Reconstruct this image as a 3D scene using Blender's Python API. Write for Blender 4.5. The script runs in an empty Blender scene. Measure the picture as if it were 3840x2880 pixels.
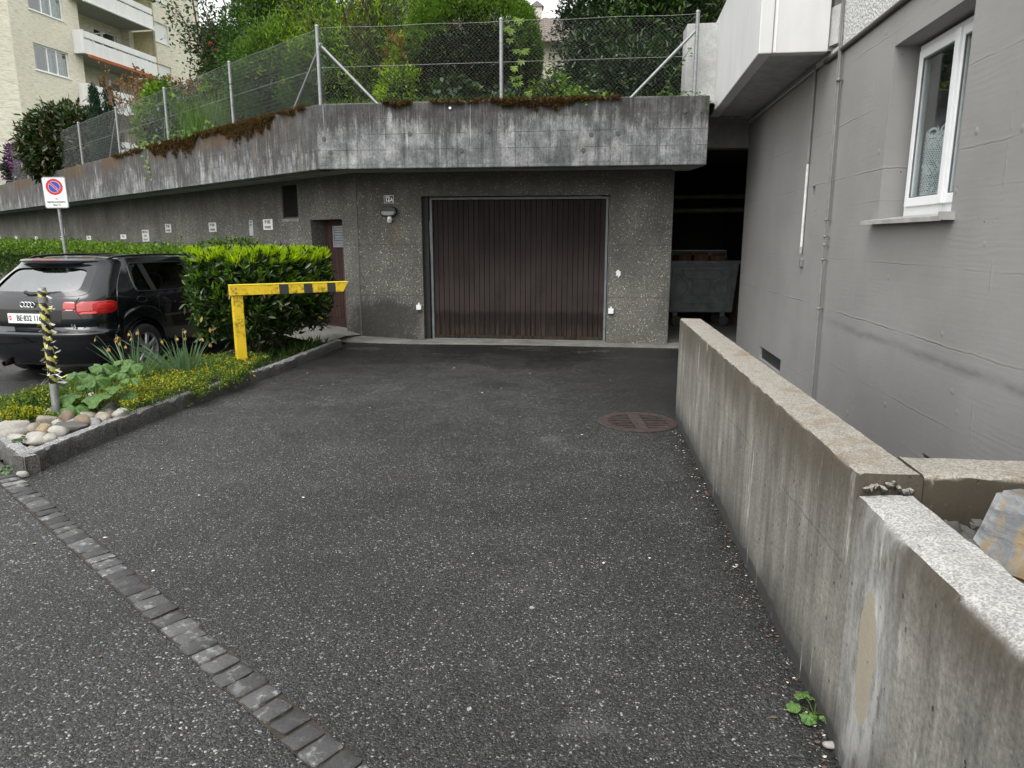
import bpy, math, random
import numpy as np
from mathutils import Vector, Matrix
R = math.radians
random.seed(7); rng = np.random.default_rng(7)
sc = bpy.context.scene
C = sc.collection

# ------------------------------------------------------------------ camera
cam_d = bpy.data.cameras.new('camera'); cam = bpy.data.objects.new('camera', cam_d); C.objects.link(cam)
cam.location = (0, 0, 1.55); cam.rotation_euler = (R(90 - 11.54), 0, 0)
cam_d.sensor_fit = 'HORIZONTAL'; cam_d.sensor_width = 36.0; cam_d.lens = 24.94
cam_d.clip_start = 0.05; cam_d.clip_end = 3000
sc.camera = cam

# ------------------------------------------------------------------ overcast daylight
SUN_EL, SUN_AZ = R(58), R(-150)          # azimuth clockwise from +Y: high, behind and to the left
world = bpy.data.worlds.new('World'); sc.world = world; world.use_nodes = True
wt = world.node_tree; wt.nodes.clear()
sky = wt.nodes.new('ShaderNodeTexSky'); sky.sky_type = 'NISHITA'; sky.sun_disc = False
sky.sun_elevation = SUN_EL; sky.sun_rotation = SUN_AZ
sky.air_density = 3.0; sky.dust_density = 3.0; sky.ozone_density = 3.0
hs = wt.nodes.new('ShaderNodeHueSaturation'); hs.inputs['Saturation'].default_value = 0.12
bg = wt.nodes.new('ShaderNodeBackground'); bg.inputs['Strength'].default_value = 0.15
wo = wt.nodes.new('ShaderNodeOutputWorld')
wt.links.new(sky.outputs[0], hs.inputs['Color']); wt.links.new(hs.outputs[0], bg.inputs['Color'])
wt.links.new(bg.outputs[0], wo.inputs['Surface'])
sl = bpy.data.lights.new('sun', 'SUN'); sl.energy = 0.5; sl.angle = R(35); sl.color = (1, 0.97, 0.93)
so = bpy.data.objects.new('sun', sl); C.objects.link(so)
sd = Vector((math.sin(SUN_AZ) * math.cos(SUN_EL), math.cos(SUN_AZ) * math.cos(SUN_EL), math.sin(SUN_EL)))
so.rotation_euler = sd.to_track_quat('Z', 'Y').to_euler(); so.location = sd * 60
vs = sc.view_settings
vs.view_transform = 'Standard'; vs.look = 'None'; vs.gamma = 1.0; vs.use_curve_mapping = False
vs.exposure = 1.25
sc.render.engine = 'CYCLES'
sc.cycles.max_bounces = 8; sc.cycles.transparent_max_bounces = 12

# ------------------------------------------------------------------ mesh helpers
class MB:
    def __init__(s): s.v = []; s.f = []
    def add(s, vs, fs):
        o = len(s.v); s.v.extend([tuple(p) for p in vs]); s.f.extend([tuple(i + o for i in f) for f in fs]); return s
    def box(s, x0, x1, y0, y1, z0, z1):
        return s.add([(x0,y0,z0),(x1,y0,z0),(x1,y1,z0),(x0,y1,z0),(x0,y0,z1),(x1,y0,z1),(x1,y1,z1),(x0,y1,z1)],
                     [(0,3,2,1),(4,5,6,7),(0,1,5,4),(1,2,6,5),(2,3,7,6),(3,0,4,7)])
    def prism(s, pts, a, b, axis='z'):
        n = len(pts)
        def P(p, h):
            return (p[0], p[1], h) if axis == 'z' else ((p[0], h, p[1]) if axis == 'y' else (h, p[0], p[1]))
        vs = [P(p, a) for p in pts] + [P(p, b) for p in pts]
        return s.add(vs, [tuple(range(n))[::-1], tuple(range(n, 2*n))] + [(i, (i+1) % n, n+(i+1) % n, n+i) for i in range(n)])
    def tube(s, path, r, n=8, cap=True):
        path = [Vector(p) for p in path]; m = len(path)
        rr = r if isinstance(r, (list, tuple)) else [r] * m
        vs = []; up = None
        for i, p in enumerate(path):
            t = (path[min(i+1, m-1)] - path[max(i-1, 0)]).normalized()
            if up is None: up = Vector((0,0,1)) if abs(t.z) < .9 else Vector((1,0,0))
            a = t.cross(up).normalized(); b = a.cross(t).normalized(); up = b
            for k in range(n):
                q = 2*math.pi*k/n; vs.append(p + a*(rr[i]*math.cos(q)) + b*(rr[i]*math.sin(q)))
        fs = [(i*n+k, i*n+(k+1) % n, (i+1)*n+(k+1) % n, (i+1)*n+k) for i in range(m-1) for k in range(n)]
        if cap: fs += [tuple(range(n))[::-1], tuple(range((m-1)*n, m*n))]
        return s.add(vs, fs)
    def lathe(s, prof, n=24, M=None, close=True):
        vs = []; m = len(prof)
        for (r, z) in prof:
            for k in range(n):
                q = 2*math.pi*k/n; vs.append(Vector((r*math.cos(q), r*math.sin(q), z)))
        if M is not None: vs = [M @ v for v in vs]
        fs = [(i*n+k, i*n+(k+1) % n, (i+1)*n+(k+1) % n, (i+1)*n+k) for i in range(m-1) for k in range(n)]
        if close: fs += [tuple(range(n))[::-1], tuple(range((m-1)*n, m*n))]
        return s.add(vs, fs)
    def grid(s, rows):          # rows of equal-length point lists
        n = len(rows[0]); return s.add([p for r in rows for p in r],
            [(i*n+k, i*n+k+1, (i+1)*n+k+1, (i+1)*n+k) for i in range(len(rows)-1) for k in range(n-1)])
    def wall(s, x0, x1, z0, z1, y0, y1, holes=()):   # panel with real rectangular openings
        xs = sorted({x0, x1, *[h[0] for h in holes], *[h[1] for h in holes]}); xs = [x for x in xs if x0 <= x <= x1]
        zs = sorted({z0, z1, *[h[2] for h in holes], *[h[3] for h in holes]}); zs = [z for z in zs if z0 <= z <= z1]
        def solid(i, j):
            if not (0 <= i < len(xs)-1 and 0 <= j < len(zs)-1): return False
            cx, cz = (xs[i]+xs[i+1])/2, (zs[j]+zs[j+1])/2
            return not any(h[0] < cx < h[1] and h[2] < cz < h[3] for h in holes)
        idx = {}; vs = []; fs = []
        def V(i, j, k):
            if (i, j, k) not in idx: idx[(i, j, k)] = len(vs); vs.append((xs[i], (y0, y1)[k], zs[j]))
            return idx[(i, j, k)]
        for i in range(len(xs)-1):
            for j in range(len(zs)-1):
                if not solid(i, j): continue
                fs.append((V(i,j,0), V(i+1,j,0), V(i+1,j+1,0), V(i,j+1,0)))
                fs.append((V(i,j,1), V(i,j+1,1), V(i+1,j+1,1), V(i+1,j,1)))
                if not solid(i-1, j): fs.append((V(i,j,0), V(i,j+1,0), V(i,j+1,1), V(i,j,1)))
                if not solid(i+1, j): fs.append((V(i+1,j,0), V(i+1,j,1), V(i+1,j+1,1), V(i+1,j+1,0)))
                if not solid(i, j-1): fs.append((V(i,j,0), V(i,j,1), V(i+1,j,1), V(i+1,j,0)))
                if not solid(i, j+1): fs.append((V(i,j+1,0), V(i+1,j+1,0), V(i+1,j+1,1), V(i,j+1,1)))
        return s.add(vs, fs)
    def rock(s, c, rad, seed=0, rough=.18, sub=2, rot=None, flat=None):
        bm_v, bm_f = ICO[sub]
        rg = np.random.default_rng(seed); k = rg.normal(size=(7, 3)); k /= np.linalg.norm(k, axis=1)[:, None]
        amp = rg.uniform(-rough, rough, 7); fr = rg.uniform(1, 3, 7)
        d = 1 + (np.sin((bm_v @ k.T) * fr * 2 + rg.uniform(0, 6, 7)) * amp).sum(1) * .5
        v = bm_v * d[:, None]
        if flat is not None:    # facets: clip by random planes for broken stone
            for q in range(flat):
                n = rg.normal(size=3); n /= np.linalg.norm(n); h = rg.uniform(.55, .8)
                o = v @ n; v = v - n[None, :] * np.maximum(o - h, 0)[:, None]
        v = v * np.array(rad)
        if rot is None: rot = (rg.uniform(-.3, .3), rg.uniform(-.3, .3), rg.uniform(0, 6.28))
        M = np.array(Matrix.Rotation(rot[2], 3, 'Z') @ Matrix.Rotation(rot[1], 3, 'Y') @ Matrix.Rotation(rot[0], 3, 'X'))
        v = v @ M.T + np.array(c)
        return s.add(v.tolist(), bm_f)

def _ico(sub):
    import bmesh
    bm = bmesh.new(); bmesh.ops.create_icosphere(bm, subdivisions=sub, radius=1.0)
    bm.verts.ensure_lookup_table()
    v = np.array([p.co[:] for p in bm.verts]); f = [tuple(x.index for x in q.verts) for q in bm.faces]; bm.free(); return v, f
ICO = {k: _ico(k) for k in (1, 2, 3)}

def make_mesh(name, v, f, smooth=False, sharp=None):
    me = bpy.data.meshes.new(name)
    me.from_pydata([tuple(p) for p in v], [], f); me.update()
    if smooth:
        me.shade_smooth()
        if sharp: me.set_sharp_from_angle(angle=R(sharp))
    return me
def np_mesh(name, V, F):     # V (N,3) array, F (M,k) array of equal-size faces
    me = bpy.data.meshes.new(name); V = np.ascontiguousarray(V, np.float32); F = np.ascontiguousarray(F, np.int32)
    m, k = F.shape
    me.vertices.add(len(V)); me.vertices.foreach_set('co', V.ravel())
    me.loops.add(m*k); me.loops.foreach_set('vertex_index', F.ravel())
    me.polygons.add(m); me.polygons.foreach_set('loop_start', np.arange(0, m*k, k, dtype=np.int32))
    me.update(calc_edges=True); return me

def thing(name, label, cat, loc=(0,0,0), rz=0, group=None):
    o = bpy.data.objects.new(name, None); C.objects.link(o); o.empty_display_size = .1
    o.location = loc; o.rotation_euler = (0, 0, rz); o['label'] = label; o['category'] = cat
    if group: o['group'] = group
    return o
def put(name, me, mat=None, parent=None, loc=(0,0,0), rot=(0,0,0), kind=None, label=None):
    o = bpy.data.objects.new(name, me); C.objects.link(o)
    o.location = loc; o.rotation_euler = rot
    if mat is not None and not me.materials: me.materials.append(mat)
    if parent: o.parent = parent
    if kind: o['kind'] = kind
    if label: o['label'] = label
    return o
def part(name, mb, mat, parent=None, loc=(0,0,0), rot=(0,0,0), smooth=False, sharp=40, bevel=0, kind=None, label=None, world=False):
    v = mb.v
    if world:
        p = parent.location; v = [(a[0]-p[0], a[1]-p[1], a[2]-p[2]) for a in v]
    o = put(name, make_mesh(name, v, mb.f, smooth, sharp), mat, parent, loc, rot, kind, label)
    if bevel:
        b = o.modifiers.new('bevel', 'BEVEL'); b.width = bevel; b.segments = 2; b.limit_method = 'ANGLE'; b.angle_limit = R(40)
    return o
def solo(name, mb, mat, label, cat, base=(0,0,0), group=None, **k):   # a thing that is one mesh, verts given in world metres
    v = [(a[0]-base[0], a[1]-base[1], a[2]-base[2]) for a in mb.v]; m2 = MB(); m2.v = v; m2.f = mb.f
    o = part(name, m2, mat, None, base, **k); o['label'] = label; o['category'] = cat
    if group: o['group'] = group
    return o
def struct(name, mb, mat, **k): return part(name, mb, mat, kind='structure', **k)
def text_mesh(name, txt, size, mat, parent, loc, rot, align='CENTER', sx=1.0, extrude=.0006, bold=0.0, spacing=1.0):
    cu = bpy.data.curves.new(name, 'FONT'); cu.body = txt; cu.size = size; cu.align_x = align; cu.align_y = 'CENTER'
    cu.extrude = extrude; cu.offset = bold; cu.space_character = spacing; cu.resolution_u = 3
    t = bpy.data.objects.new(name, cu); C.objects.link(t)
    dg = bpy.context.evaluated_depsgraph_get(); me = bpy.data.meshes.new_from_object(t.evaluated_get(dg))
    bpy.data.objects.remove(t); bpy.data.curves.remove(cu)
    me.transform(Matrix.Diagonal((sx, 1, 1, 1))); me.materials.clear()
    return put(name, me, mat, parent, loc, rot)
class Frame:      # a vertical wall plane: s along it, y into it, z up
    def __init__(s, o, d):
        s.o = Vector((o[0], o[1])); s.d = Vector(d).normalized(); s.rz = math.atan2(s.d.y, s.d.x); s.n = Vector((-s.d.y, s.d.x))
    def w(s, a, y=0, z=0): p = s.o + s.d*a + s.n*y; return (p.x, p.y, z)
    def s_of(s, x, y): return (Vector((x, y)) - s.o).dot(s.d)
# ------------------------------------------------------------------ materials
class NT:
    def __init__(s, name):
        s.m = bpy.data.materials.new(name); s.m.use_nodes = True; s.t = s.m.node_tree; s.t.nodes.clear()
        s.out = s.t.nodes.new('ShaderNodeOutputMaterial'); s.tc = s.t.nodes.new('ShaderNodeTexCoord')
        s.obj = s.tc.outputs['Object']
    def n(s, typ, inp=None, **at):
        q = s.t.nodes.new('ShaderNode' + typ)
        for k, v in at.items(): setattr(q, k, v)
        for k, v in (inp or {}).items():
            if isinstance(v, bpy.types.NodeSocket): s.t.links.new(v, q.inputs[k])
            else: q.inputs[k].default_value = v
        return q
    def scale(s, x, y, z, v=None, loc=(0,0,0)): return s.n('Mapping', {'Vector': v or s.obj, 'Scale': (x,y,z), 'Location': loc}).outputs[0]
    def noise(s, sc_, det=4, ro=.55, v=None, dist=0): return s.n('TexNoise', {'Vector': v or s.obj, 'Scale': sc_, 'Detail': det, 'Roughness': ro, 'Distortion': dist}).outputs['Fac']
    def vor(s, sc_, v=None, rnd=1.0, feat='F1'): return s.n('TexVoronoi', {'Vector': v or s.obj, 'Scale': sc_, 'Randomness': rnd}, feature=feat)
    def math(s, op, a, b=0.0, c=0.0, clamp=False): 
        q = s.n('Math', {0: a, 1: b, 2: c}, operation=op); q.use_clamp = clamp; return q.outputs[0]
    def ramp(s, f, stops, interp='LINEAR'):
        q = s.n('ValToRGB', {0: f}); e = q.color_ramp.elements; q.color_ramp.interpolation = interp
        while len(e) < len(stops): e.new(.5)
        for i, (p, c) in enumerate(stops):
            e[i].position = p; e[i].color = (c, c, c, 1) if not isinstance(c, tuple) else (*c, 1)
        return q.outputs[0]
    def ss(s, f, a, b):  # smoothstep a..b -> 0..1
        return s.n('MapRange', {0: f, 1: a, 2: b, 3: 0.0, 4: 1.0}, interpolation_type='SMOOTHSTEP').outputs[0]
    def mix(s, f, a, b, mode='MIX'):
        q = s.n('Mix', {0: f}, data_type='RGBA', blend_type=mode)
        for i, c in ((6, a), (7, b)):
            if isinstance(c, bpy.types.NodeSocket): s.t.links.new(c, q.inputs[i])
            else: q.inputs[i].default_value = (*c, 1) if isinstance(c, tuple) else (c, c, c, 1)
        return q.outputs[2]
    def xyz(s, v=None): return s.n('SeparateXYZ', {0: v or s.obj}).outputs
    def bump(s, h, st=.3, d=.01, nrm=None):
        i = {'Height': h, 'Strength': st, 'Distance': d}
        if nrm is not None: i['Normal'] = nrm
        return s.n('Bump', i).outputs[0]
    def bsdf(s, col, rough=.8, nrm=None, metal=0.0, **k):
        i = {'Base Color': col if isinstance(col, bpy.types.NodeSocket) else (*col, 1), 'Roughness': rough, 'Metallic': metal}
        if nrm is not None: i['Normal'] = nrm
        i.update(k); return s.n('BsdfPrincipled', i).outputs[0]
    def end(s, sh): s.t.links.new(sh, s.out.inputs['Surface']); return s.m
    def line(s, co, z0, w):   # soft line at co = z0 -> 1 on the line
        return s.math('SUBTRACT', 1.0, s.math('DIVIDE', s.math('ABSOLUTE', s.math('SUBTRACT', co, z0)), w), clamp=True)
def plain(name, col, rough=.6, metal=0.0, vary=.15, sc_=8, bump=0.0, bsc=60, **k):
    t = NT(name); f = t.noise(sc_, 5, .6)
    c = t.mix(t.ss(f, .3, .7), tuple(x*(1-vary) for x in col), tuple(min(1, x*(1+vary)) for x in col))
    nr = t.bump(t.noise(bsc, 3), bump, .004) if bump else None
    return t.end(t.bsdf(c, rough, nr, metal, **k))

def asphalt(name, dark, pale, thresh, wet=False, size=92):
    t = NT(name)
    wob = t.n('VectorMath', {0: t.obj, 1: t.n('VectorMath', {0: t.n('TexNoise', {'Vector': t.obj, 'Scale': 55, 'Detail': 1}).outputs['Color'], 1: (.012, .012, .012)}, operation='MULTIPLY').outputs[0]}, operation='ADD').outputs[0]
    a = t.vor(size, wob); b = t.vor(size*2.3, wob)
    ra = t.xyz(a.outputs['Color'])[0]; rb = t.xyz(b.outputs['Color'])[1]
    stone = t.ramp(ra, [(0, dark*.35), (.45, dark*.9), (.75, dark*1.7), (thresh-.04, dark*2.6), (thresh, dark*3.4), (thresh+.015, pale*.6), (1, pale)])
    tint = t.mix(t.ss(t.xyz(a.outputs['Color'])[2], .78, .95), (1, 1, 1), (1.12, .98, .84))
    stone = t.mix(1.0, stone, tint, 'MULTIPLY')
    fine = t.ramp(rb, [(0, dark*.35), (.6, dark*1.1), (.90, dark*2.4), (.965, pale*.45), (1, pale*.8)])
    m = t.ss(a.outputs['Distance'], .42, .60)
    col = t.mix(m, stone, fine)
    big = t.noise(.55, 4, .6); mid = t.noise(2.6, 4, .65)
    col = t.mix(1.0, col, t.ramp(big, [(.3, .64), (.7, 1.28)]), 'MULTIPLY')
    col = t.mix(1.0, col, t.ramp(mid, [(.3, .86), (.7, 1.12)]), 'MULTIPLY')
    worn = t.math('MULTIPLY', t.ss(t.noise(1.3, 5, .6, t.scale(1, 1, 1, loc=(4, 9, 0))), .62, .75), .35)
    col = t.mix(worn, col, (.13, .13, .125))
    rough = t.ramp(mid, [(.3, .42), (.7, .66)])
    h = t.math('ADD', t.math('MULTIPLY', a.outputs['Distance'], -1.0), t.math('MULTIPLY', b.outputs['Distance'], -.4))
    st = .75
    if wet:
        x, y, z = t.xyz()
        # the damp apron in front of the garage: wide tongue with ragged edge, plus wet blotches
        e = t.math('ADD', y, t.math('MULTIPLY', t.noise(.9, 5, .65), 3.4))
        w = t.ss(e, 9.7, 11.3)
        side = t.math('MULTIPLY', t.ss(t.math('ADD', x, t.math('MULTIPLY', t.noise(1.1, 4), 1.4)), .9, 2.2), t.ss(y, 4.6, 7.0))
        foot = t.math('MULTIPLY', t.ss(t.math('SUBTRACT', t.math('SUBTRACT', x, t.math('MULTIPLY', y, .105)), t.math('MULTIPLY', t.noise(2.2, 4), .35)), .40, .72), .8)
        w = t.math('MAXIMUM', t.math('MAXIMUM', w, t.math('MULTIPLY', side, .8)), foot)
        col = t.mix(w, col, t.mix(1.0, col, (.36, .35, .34), 'MULTIPLY'))
        pud = t.math('MULTIPLY', t.ss(t.noise(1.7, 3, .5, t.scale(.5, 1, 1)), .50, .62), t.ss(y, 8.6, 9.8))
        pud = t.math('MULTIPLY', pud, w)
        rough = t.n('Mix', {0: w, 2: rough, 3: .42}).outputs[0]
        rough = t.n('Mix', {0: pud, 2: rough, 3: .10}).outputs[0]
        st = t.math('SUBTRACT', .75, t.math('MULTIPLY', pud, .55))
    return t.end(t.bsdf(col, rough, t.bump(h, st, .006), 0.0, **{'Specular IOR Level': .32}))
ASPH = asphalt('asphalt_driveway', .0245, .31, .945, True, 116)
PAVE = asphalt('asphalt_pavement', .0265, .34, .925, False, 104)
LOT = asphalt('asphalt_parking', .022, .16, .93, False, 80)

def aggregate():      # washed concrete with pebbles showing
    t = NT('exposed_aggregate_concrete'); x, y, z = t.xyz()
    a = t.vor(52); b = t.vor(120); r = t.xyz(a.outputs['Color'])
    peb = t.ramp(r[0], [(0, (.07,.067,.058)), (.45, (.155,.15,.13)), (.80, (.26,.25,.215)), (.93, (.40,.385,.33)), (1, (.72,.69,.62))])
    mtx = t.ramp(t.xyz(b.outputs['Color'])[0], [(0, (.06,.058,.052)), (1, (.14,.135,.12))])
    m = t.ss(a.outputs['Distance'], .30, .42)
    col = t.mix(m, peb, mtx)
    n1 = t.noise(.8, 5, .65); n2 = t.noise(3, 4, .6, t.scale(1, 1, .35))
    col = t.mix(1.0, col, t.ramp(n1, [(.25, .60), (.72, 1.55)]), 'MULTIPLY')
    col = t.mix(1.0, col, t.ramp(n2, [(.3, .75), (.7, 1.15)]), 'MULTIPLY')
    # darker towards the slab; damp dark splash by the foot of the joint
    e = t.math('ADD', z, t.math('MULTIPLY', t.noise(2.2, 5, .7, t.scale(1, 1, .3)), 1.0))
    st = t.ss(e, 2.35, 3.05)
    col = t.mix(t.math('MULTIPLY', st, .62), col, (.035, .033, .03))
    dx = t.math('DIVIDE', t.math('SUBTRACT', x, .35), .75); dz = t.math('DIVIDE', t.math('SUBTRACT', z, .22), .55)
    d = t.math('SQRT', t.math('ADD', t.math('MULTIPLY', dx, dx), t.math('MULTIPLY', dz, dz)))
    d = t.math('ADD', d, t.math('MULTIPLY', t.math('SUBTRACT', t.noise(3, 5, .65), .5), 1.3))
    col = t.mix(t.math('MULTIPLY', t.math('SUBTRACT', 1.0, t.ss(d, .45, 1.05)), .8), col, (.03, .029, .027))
    rx = t.math('DIVIDE', t.math('SUBTRACT', x, .60), .10); rz_ = t.math('DIVIDE', t.math('SUBTRACT', z, 1.62), .22)
    rr = t.math('SQRT', t.math('ADD', t.math('MULTIPLY', rx, rx), t.math('MULTIPLY', rz_, rz_)))
    col = t.mix(t.math('MULTIPLY', t.math('SUBTRACT', 1.0, t.ss(rr, .2, 1.2)), .35), col, (.16, .11, .05))
    for z0 in (.72, 1.48):
        l = t.line(t.math('ADD', z, t.math('MULTIPLY', t.noise(3), .03)), z0, .014); col = t.mix(t.math('MULTIPLY', l, .6), col, (.05, .05, .045))
    h = t.math('ADD', t.math('MULTIPLY', t.math('SUBTRACT', 1.0, m), 1.0), t.math('MULTIPLY', t.noise(160, 2), .5))
    return t.end(t.bsdf(col, .88, t.bump(h, .8, .006)))
AGG = aggregate()

def shutter_concrete(name, top, h, dirt=1.0, seed=0, warm=0.0):   # board-marked weathered concrete; z up
    t = NT(name); x, y, z = t.xyz()
    n = t.noise(3.2, 8, .68, t.scale(1, 1, .8, loc=(seed, 0, 0))); fine = t.noise(55, 4, .6)
    col = t.ramp(n, [(.28, (.085,.088,.09)), (.45, (.16,.165,.17)), (.58, (.30,.305,.31)), (.75, (.52,.525,.53))])
    hf = t.noise(48, 7, .85, t.scale(1, 1, .6)); col = t.mix(1.0, col, t.ramp(hf, [(.36, .42), (.5, .95), (.66, 1.35)]), 'MULTIPLY')
    sp = t.noise(20, 6, .8, t.scale(1, 1, .28, loc=(seed, 3, 3))); col = t.mix(t.math('MULTIPLY', t.ss(sp, .56, .66), .7), col, (.045, .045, .046))
    cloud = t.noise(1.1, 6, .7, t.scale(1, 1, 2.2, loc=(seed+3, 0, 0)))
    col = t.mix(1.0, col, t.ramp(cloud, [(.3, .62), (.7, 1.2)]), 'MULTIPLY')
    strk = t.noise(13, 7, .78, t.scale(1, 1, .05, loc=(seed, 2, 0)))
    col = t.mix(1.0, col, t.ramp(strk, [(.30, .16), (.48, .85), (.7, 1.25)]), 'MULTIPLY')
    dz = t.math('DIVIDE', t.math('SUBTRACT', top, z), h)         # 0 at the coping, 1 at the foot
    long_ = t.ss(t.noise(11, 9, .85, t.scale(1, 1, .16, loc=(seed+7, 0, 0))), .32, .68); wide = t.noise(.75, 3, .6, t.scale(1, 1, .1, loc=(seed, 5, 0)))
    reach = t.math('ADD', t.math('MULTIPLY', long_, .62), t.math('MULTIPLY', wide, 1.1))
    blk = t.math('SUBTRACT', 1.0, t.ss(t.math('SUBTRACT', dz, t.math('MULTIPLY', t.math('SUBTRACT', reach, .45), dirt)), -.12, .16))
    veil = t.ss(t.noise(34, 5, .75, t.scale(1, 1, .05, loc=(seed, 8, 1))), .30, .62); blot = t.ss(t.noise(5, 6, .75), .28, .60)
    blk = t.math('MULTIPLY', blk, t.math('ADD', .62, t.math('MULTIPLY', t.math('MULTIPLY', veil, blot), .38)))
    col = t.mix(t.math('MULTIPLY', blk, .96), col, t.ramp(long_, [(.0, (.014,.014,.014)), (1, (.040,.037,.033))]))
    wht = t.math('MULTIPLY', t.ss(t.noise(26, 4, .6, t.scale(1, 1, .035, loc=(seed, 0, 4))), .60, .70), t.ss(t.noise(1.6, 3, .5, t.scale(1,1,.5)), .42, .6))
    col = t.mix(t.math('MULTIPLY', wht, .55), col, (.62, .62, .61))
    # blotchy lichen freckles
    fr = t.math('MULTIPLY', t.ss(t.noise(26, 5, .75, t.scale(1, 1, .55)), .60, .66), t.math('SUBTRACT', 1.0, t.ss(dz, .05, .42)))
    col = t.mix(t.math('MULTIPLY', fr, .8), col, (.035, .028, .024))
    hgt = t.math('ADD', t.math('MULTIPLY', fine, .25), t.math('MULTIPLY', n, .5))
    for q, wgt in ((.22, .45), (.46, 1.0), (.70, .9), (.93, .5)):
        zz = t.math('ADD', z, t.math('MULTIPLY', t.noise(1.5, 4, .7, t.scale(1, 1, 0)), .02))
        l = t.math('MULTIPLY', t.line(zz, top - q*h, .007), t.math('MULTIPLY', t.ss(t.noise(2.2, 3, .6, t.scale(1, 1, .2, loc=(q*20, 0, 0))), .38, .55), wgt))
        col = t.mix(t.math('MULTIPLY', l, .85), col, (.03, .03, .03)); hgt = t.math('SUBTRACT', hgt, t.math('MULTIPLY', l, 1.5))
    px = t.math('ABSOLUTE', t.math('SUBTRACT', t.math('FRACT', t.math('ADD', t.math('DIVIDE', x, 3.1), .62)), .5))
    l = t.math('MULTIPLY', t.math('SUBTRACT', 1.0, t.math('DIVIDE', px, .0030), clamp=True), t.ss(z, top-h*.75, top-h*.6)); l = t.math('MULTIPLY', t.math('SUBTRACT', 1.0, t.math('DIVIDE', px, .0032), clamp=True), t.math('SUBTRACT', 1.0, t.ss(dz, .98, 1.0)))
    col = t.mix(t.math('MULTIPLY', l, .55), col, (.05, .05, .05))
    if warm:
        rs = t.math('MULTIPLY', t.math('SUBTRACT', 1.0, t.ss(t.math('SUBTRACT', dz, t.math('MULTIPLY', t.noise(7, 7, .8, t.scale(1, 1, .2)), .7)), -.20, .12)), t.ss(t.noise(.8, 3, .6, t.scale(1, 1, .2)), .42, .58)); col = t.mix(t.math('MULTIPLY', rs, .75), col, (.075, .038, .010))
    if warm: col = t.mix(t.math('MULTIPLY', t.ss(t.noise(5, 5, .7, t.scale(1,1,.08)), .50, .66), warm), col, (.13, .10, .055))
    return t.end(t.bsdf(col, .9, t.bump(hgt, .35, .006)))
PARA_R = shutter_concrete('parapet_concrete', .84, .84, .85, 0)
PARA_L = shutter_concrete('mossy_parapet_concrete', .84, .84, 2.1, 11, .35)

def concrete(name, c0, c1, sc_=4, pores=True, bump=.3):
    t = NT(name); f = t.noise(sc_, 7, .65); col = t.mix(t.ss(f, .3, .72), c0, c1)
    col = t.mix(1.0, col, t.ramp(t.noise(30, 4, .6), [(.3, .85), (.7, 1.1)]), 'MULTIPLY')
    if pores:
        p = t.vor(38); pm = t.math('MULTIPLY', t.math('SUBTRACT', 1.0, t.ss(p.outputs['Distance'], .10, .17)), t.ss(t.xyz(p.outputs['Color'])[0], .72, .78))
        col = t.mix(t.math('MULTIPLY', pm, .8), col, (.03, .028, .025))
    return t.end(t.bsdf(col, .9, t.bump(t.noise(70, 4), bump, .004)))
CONC = concrete('plain_concrete', (.17,.165,.15), (.30,.29,.265))
CONC_LIGHT = concrete('light_concrete', (.36,.36,.35), (.52,.52,.51), 3)
SOFFIT = concrete('soffit_concrete', (.22,.22,.21), (.33,.33,.32), 2)
APRON = concrete('apron_concrete', (.10,.098,.085), (.19,.185,.165), 2.5)
DARKC = concrete('dark_concrete', (.02,.02,.02), (.035,.035,.033), 2)  # near-black concrete tone for the bin bay

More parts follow.
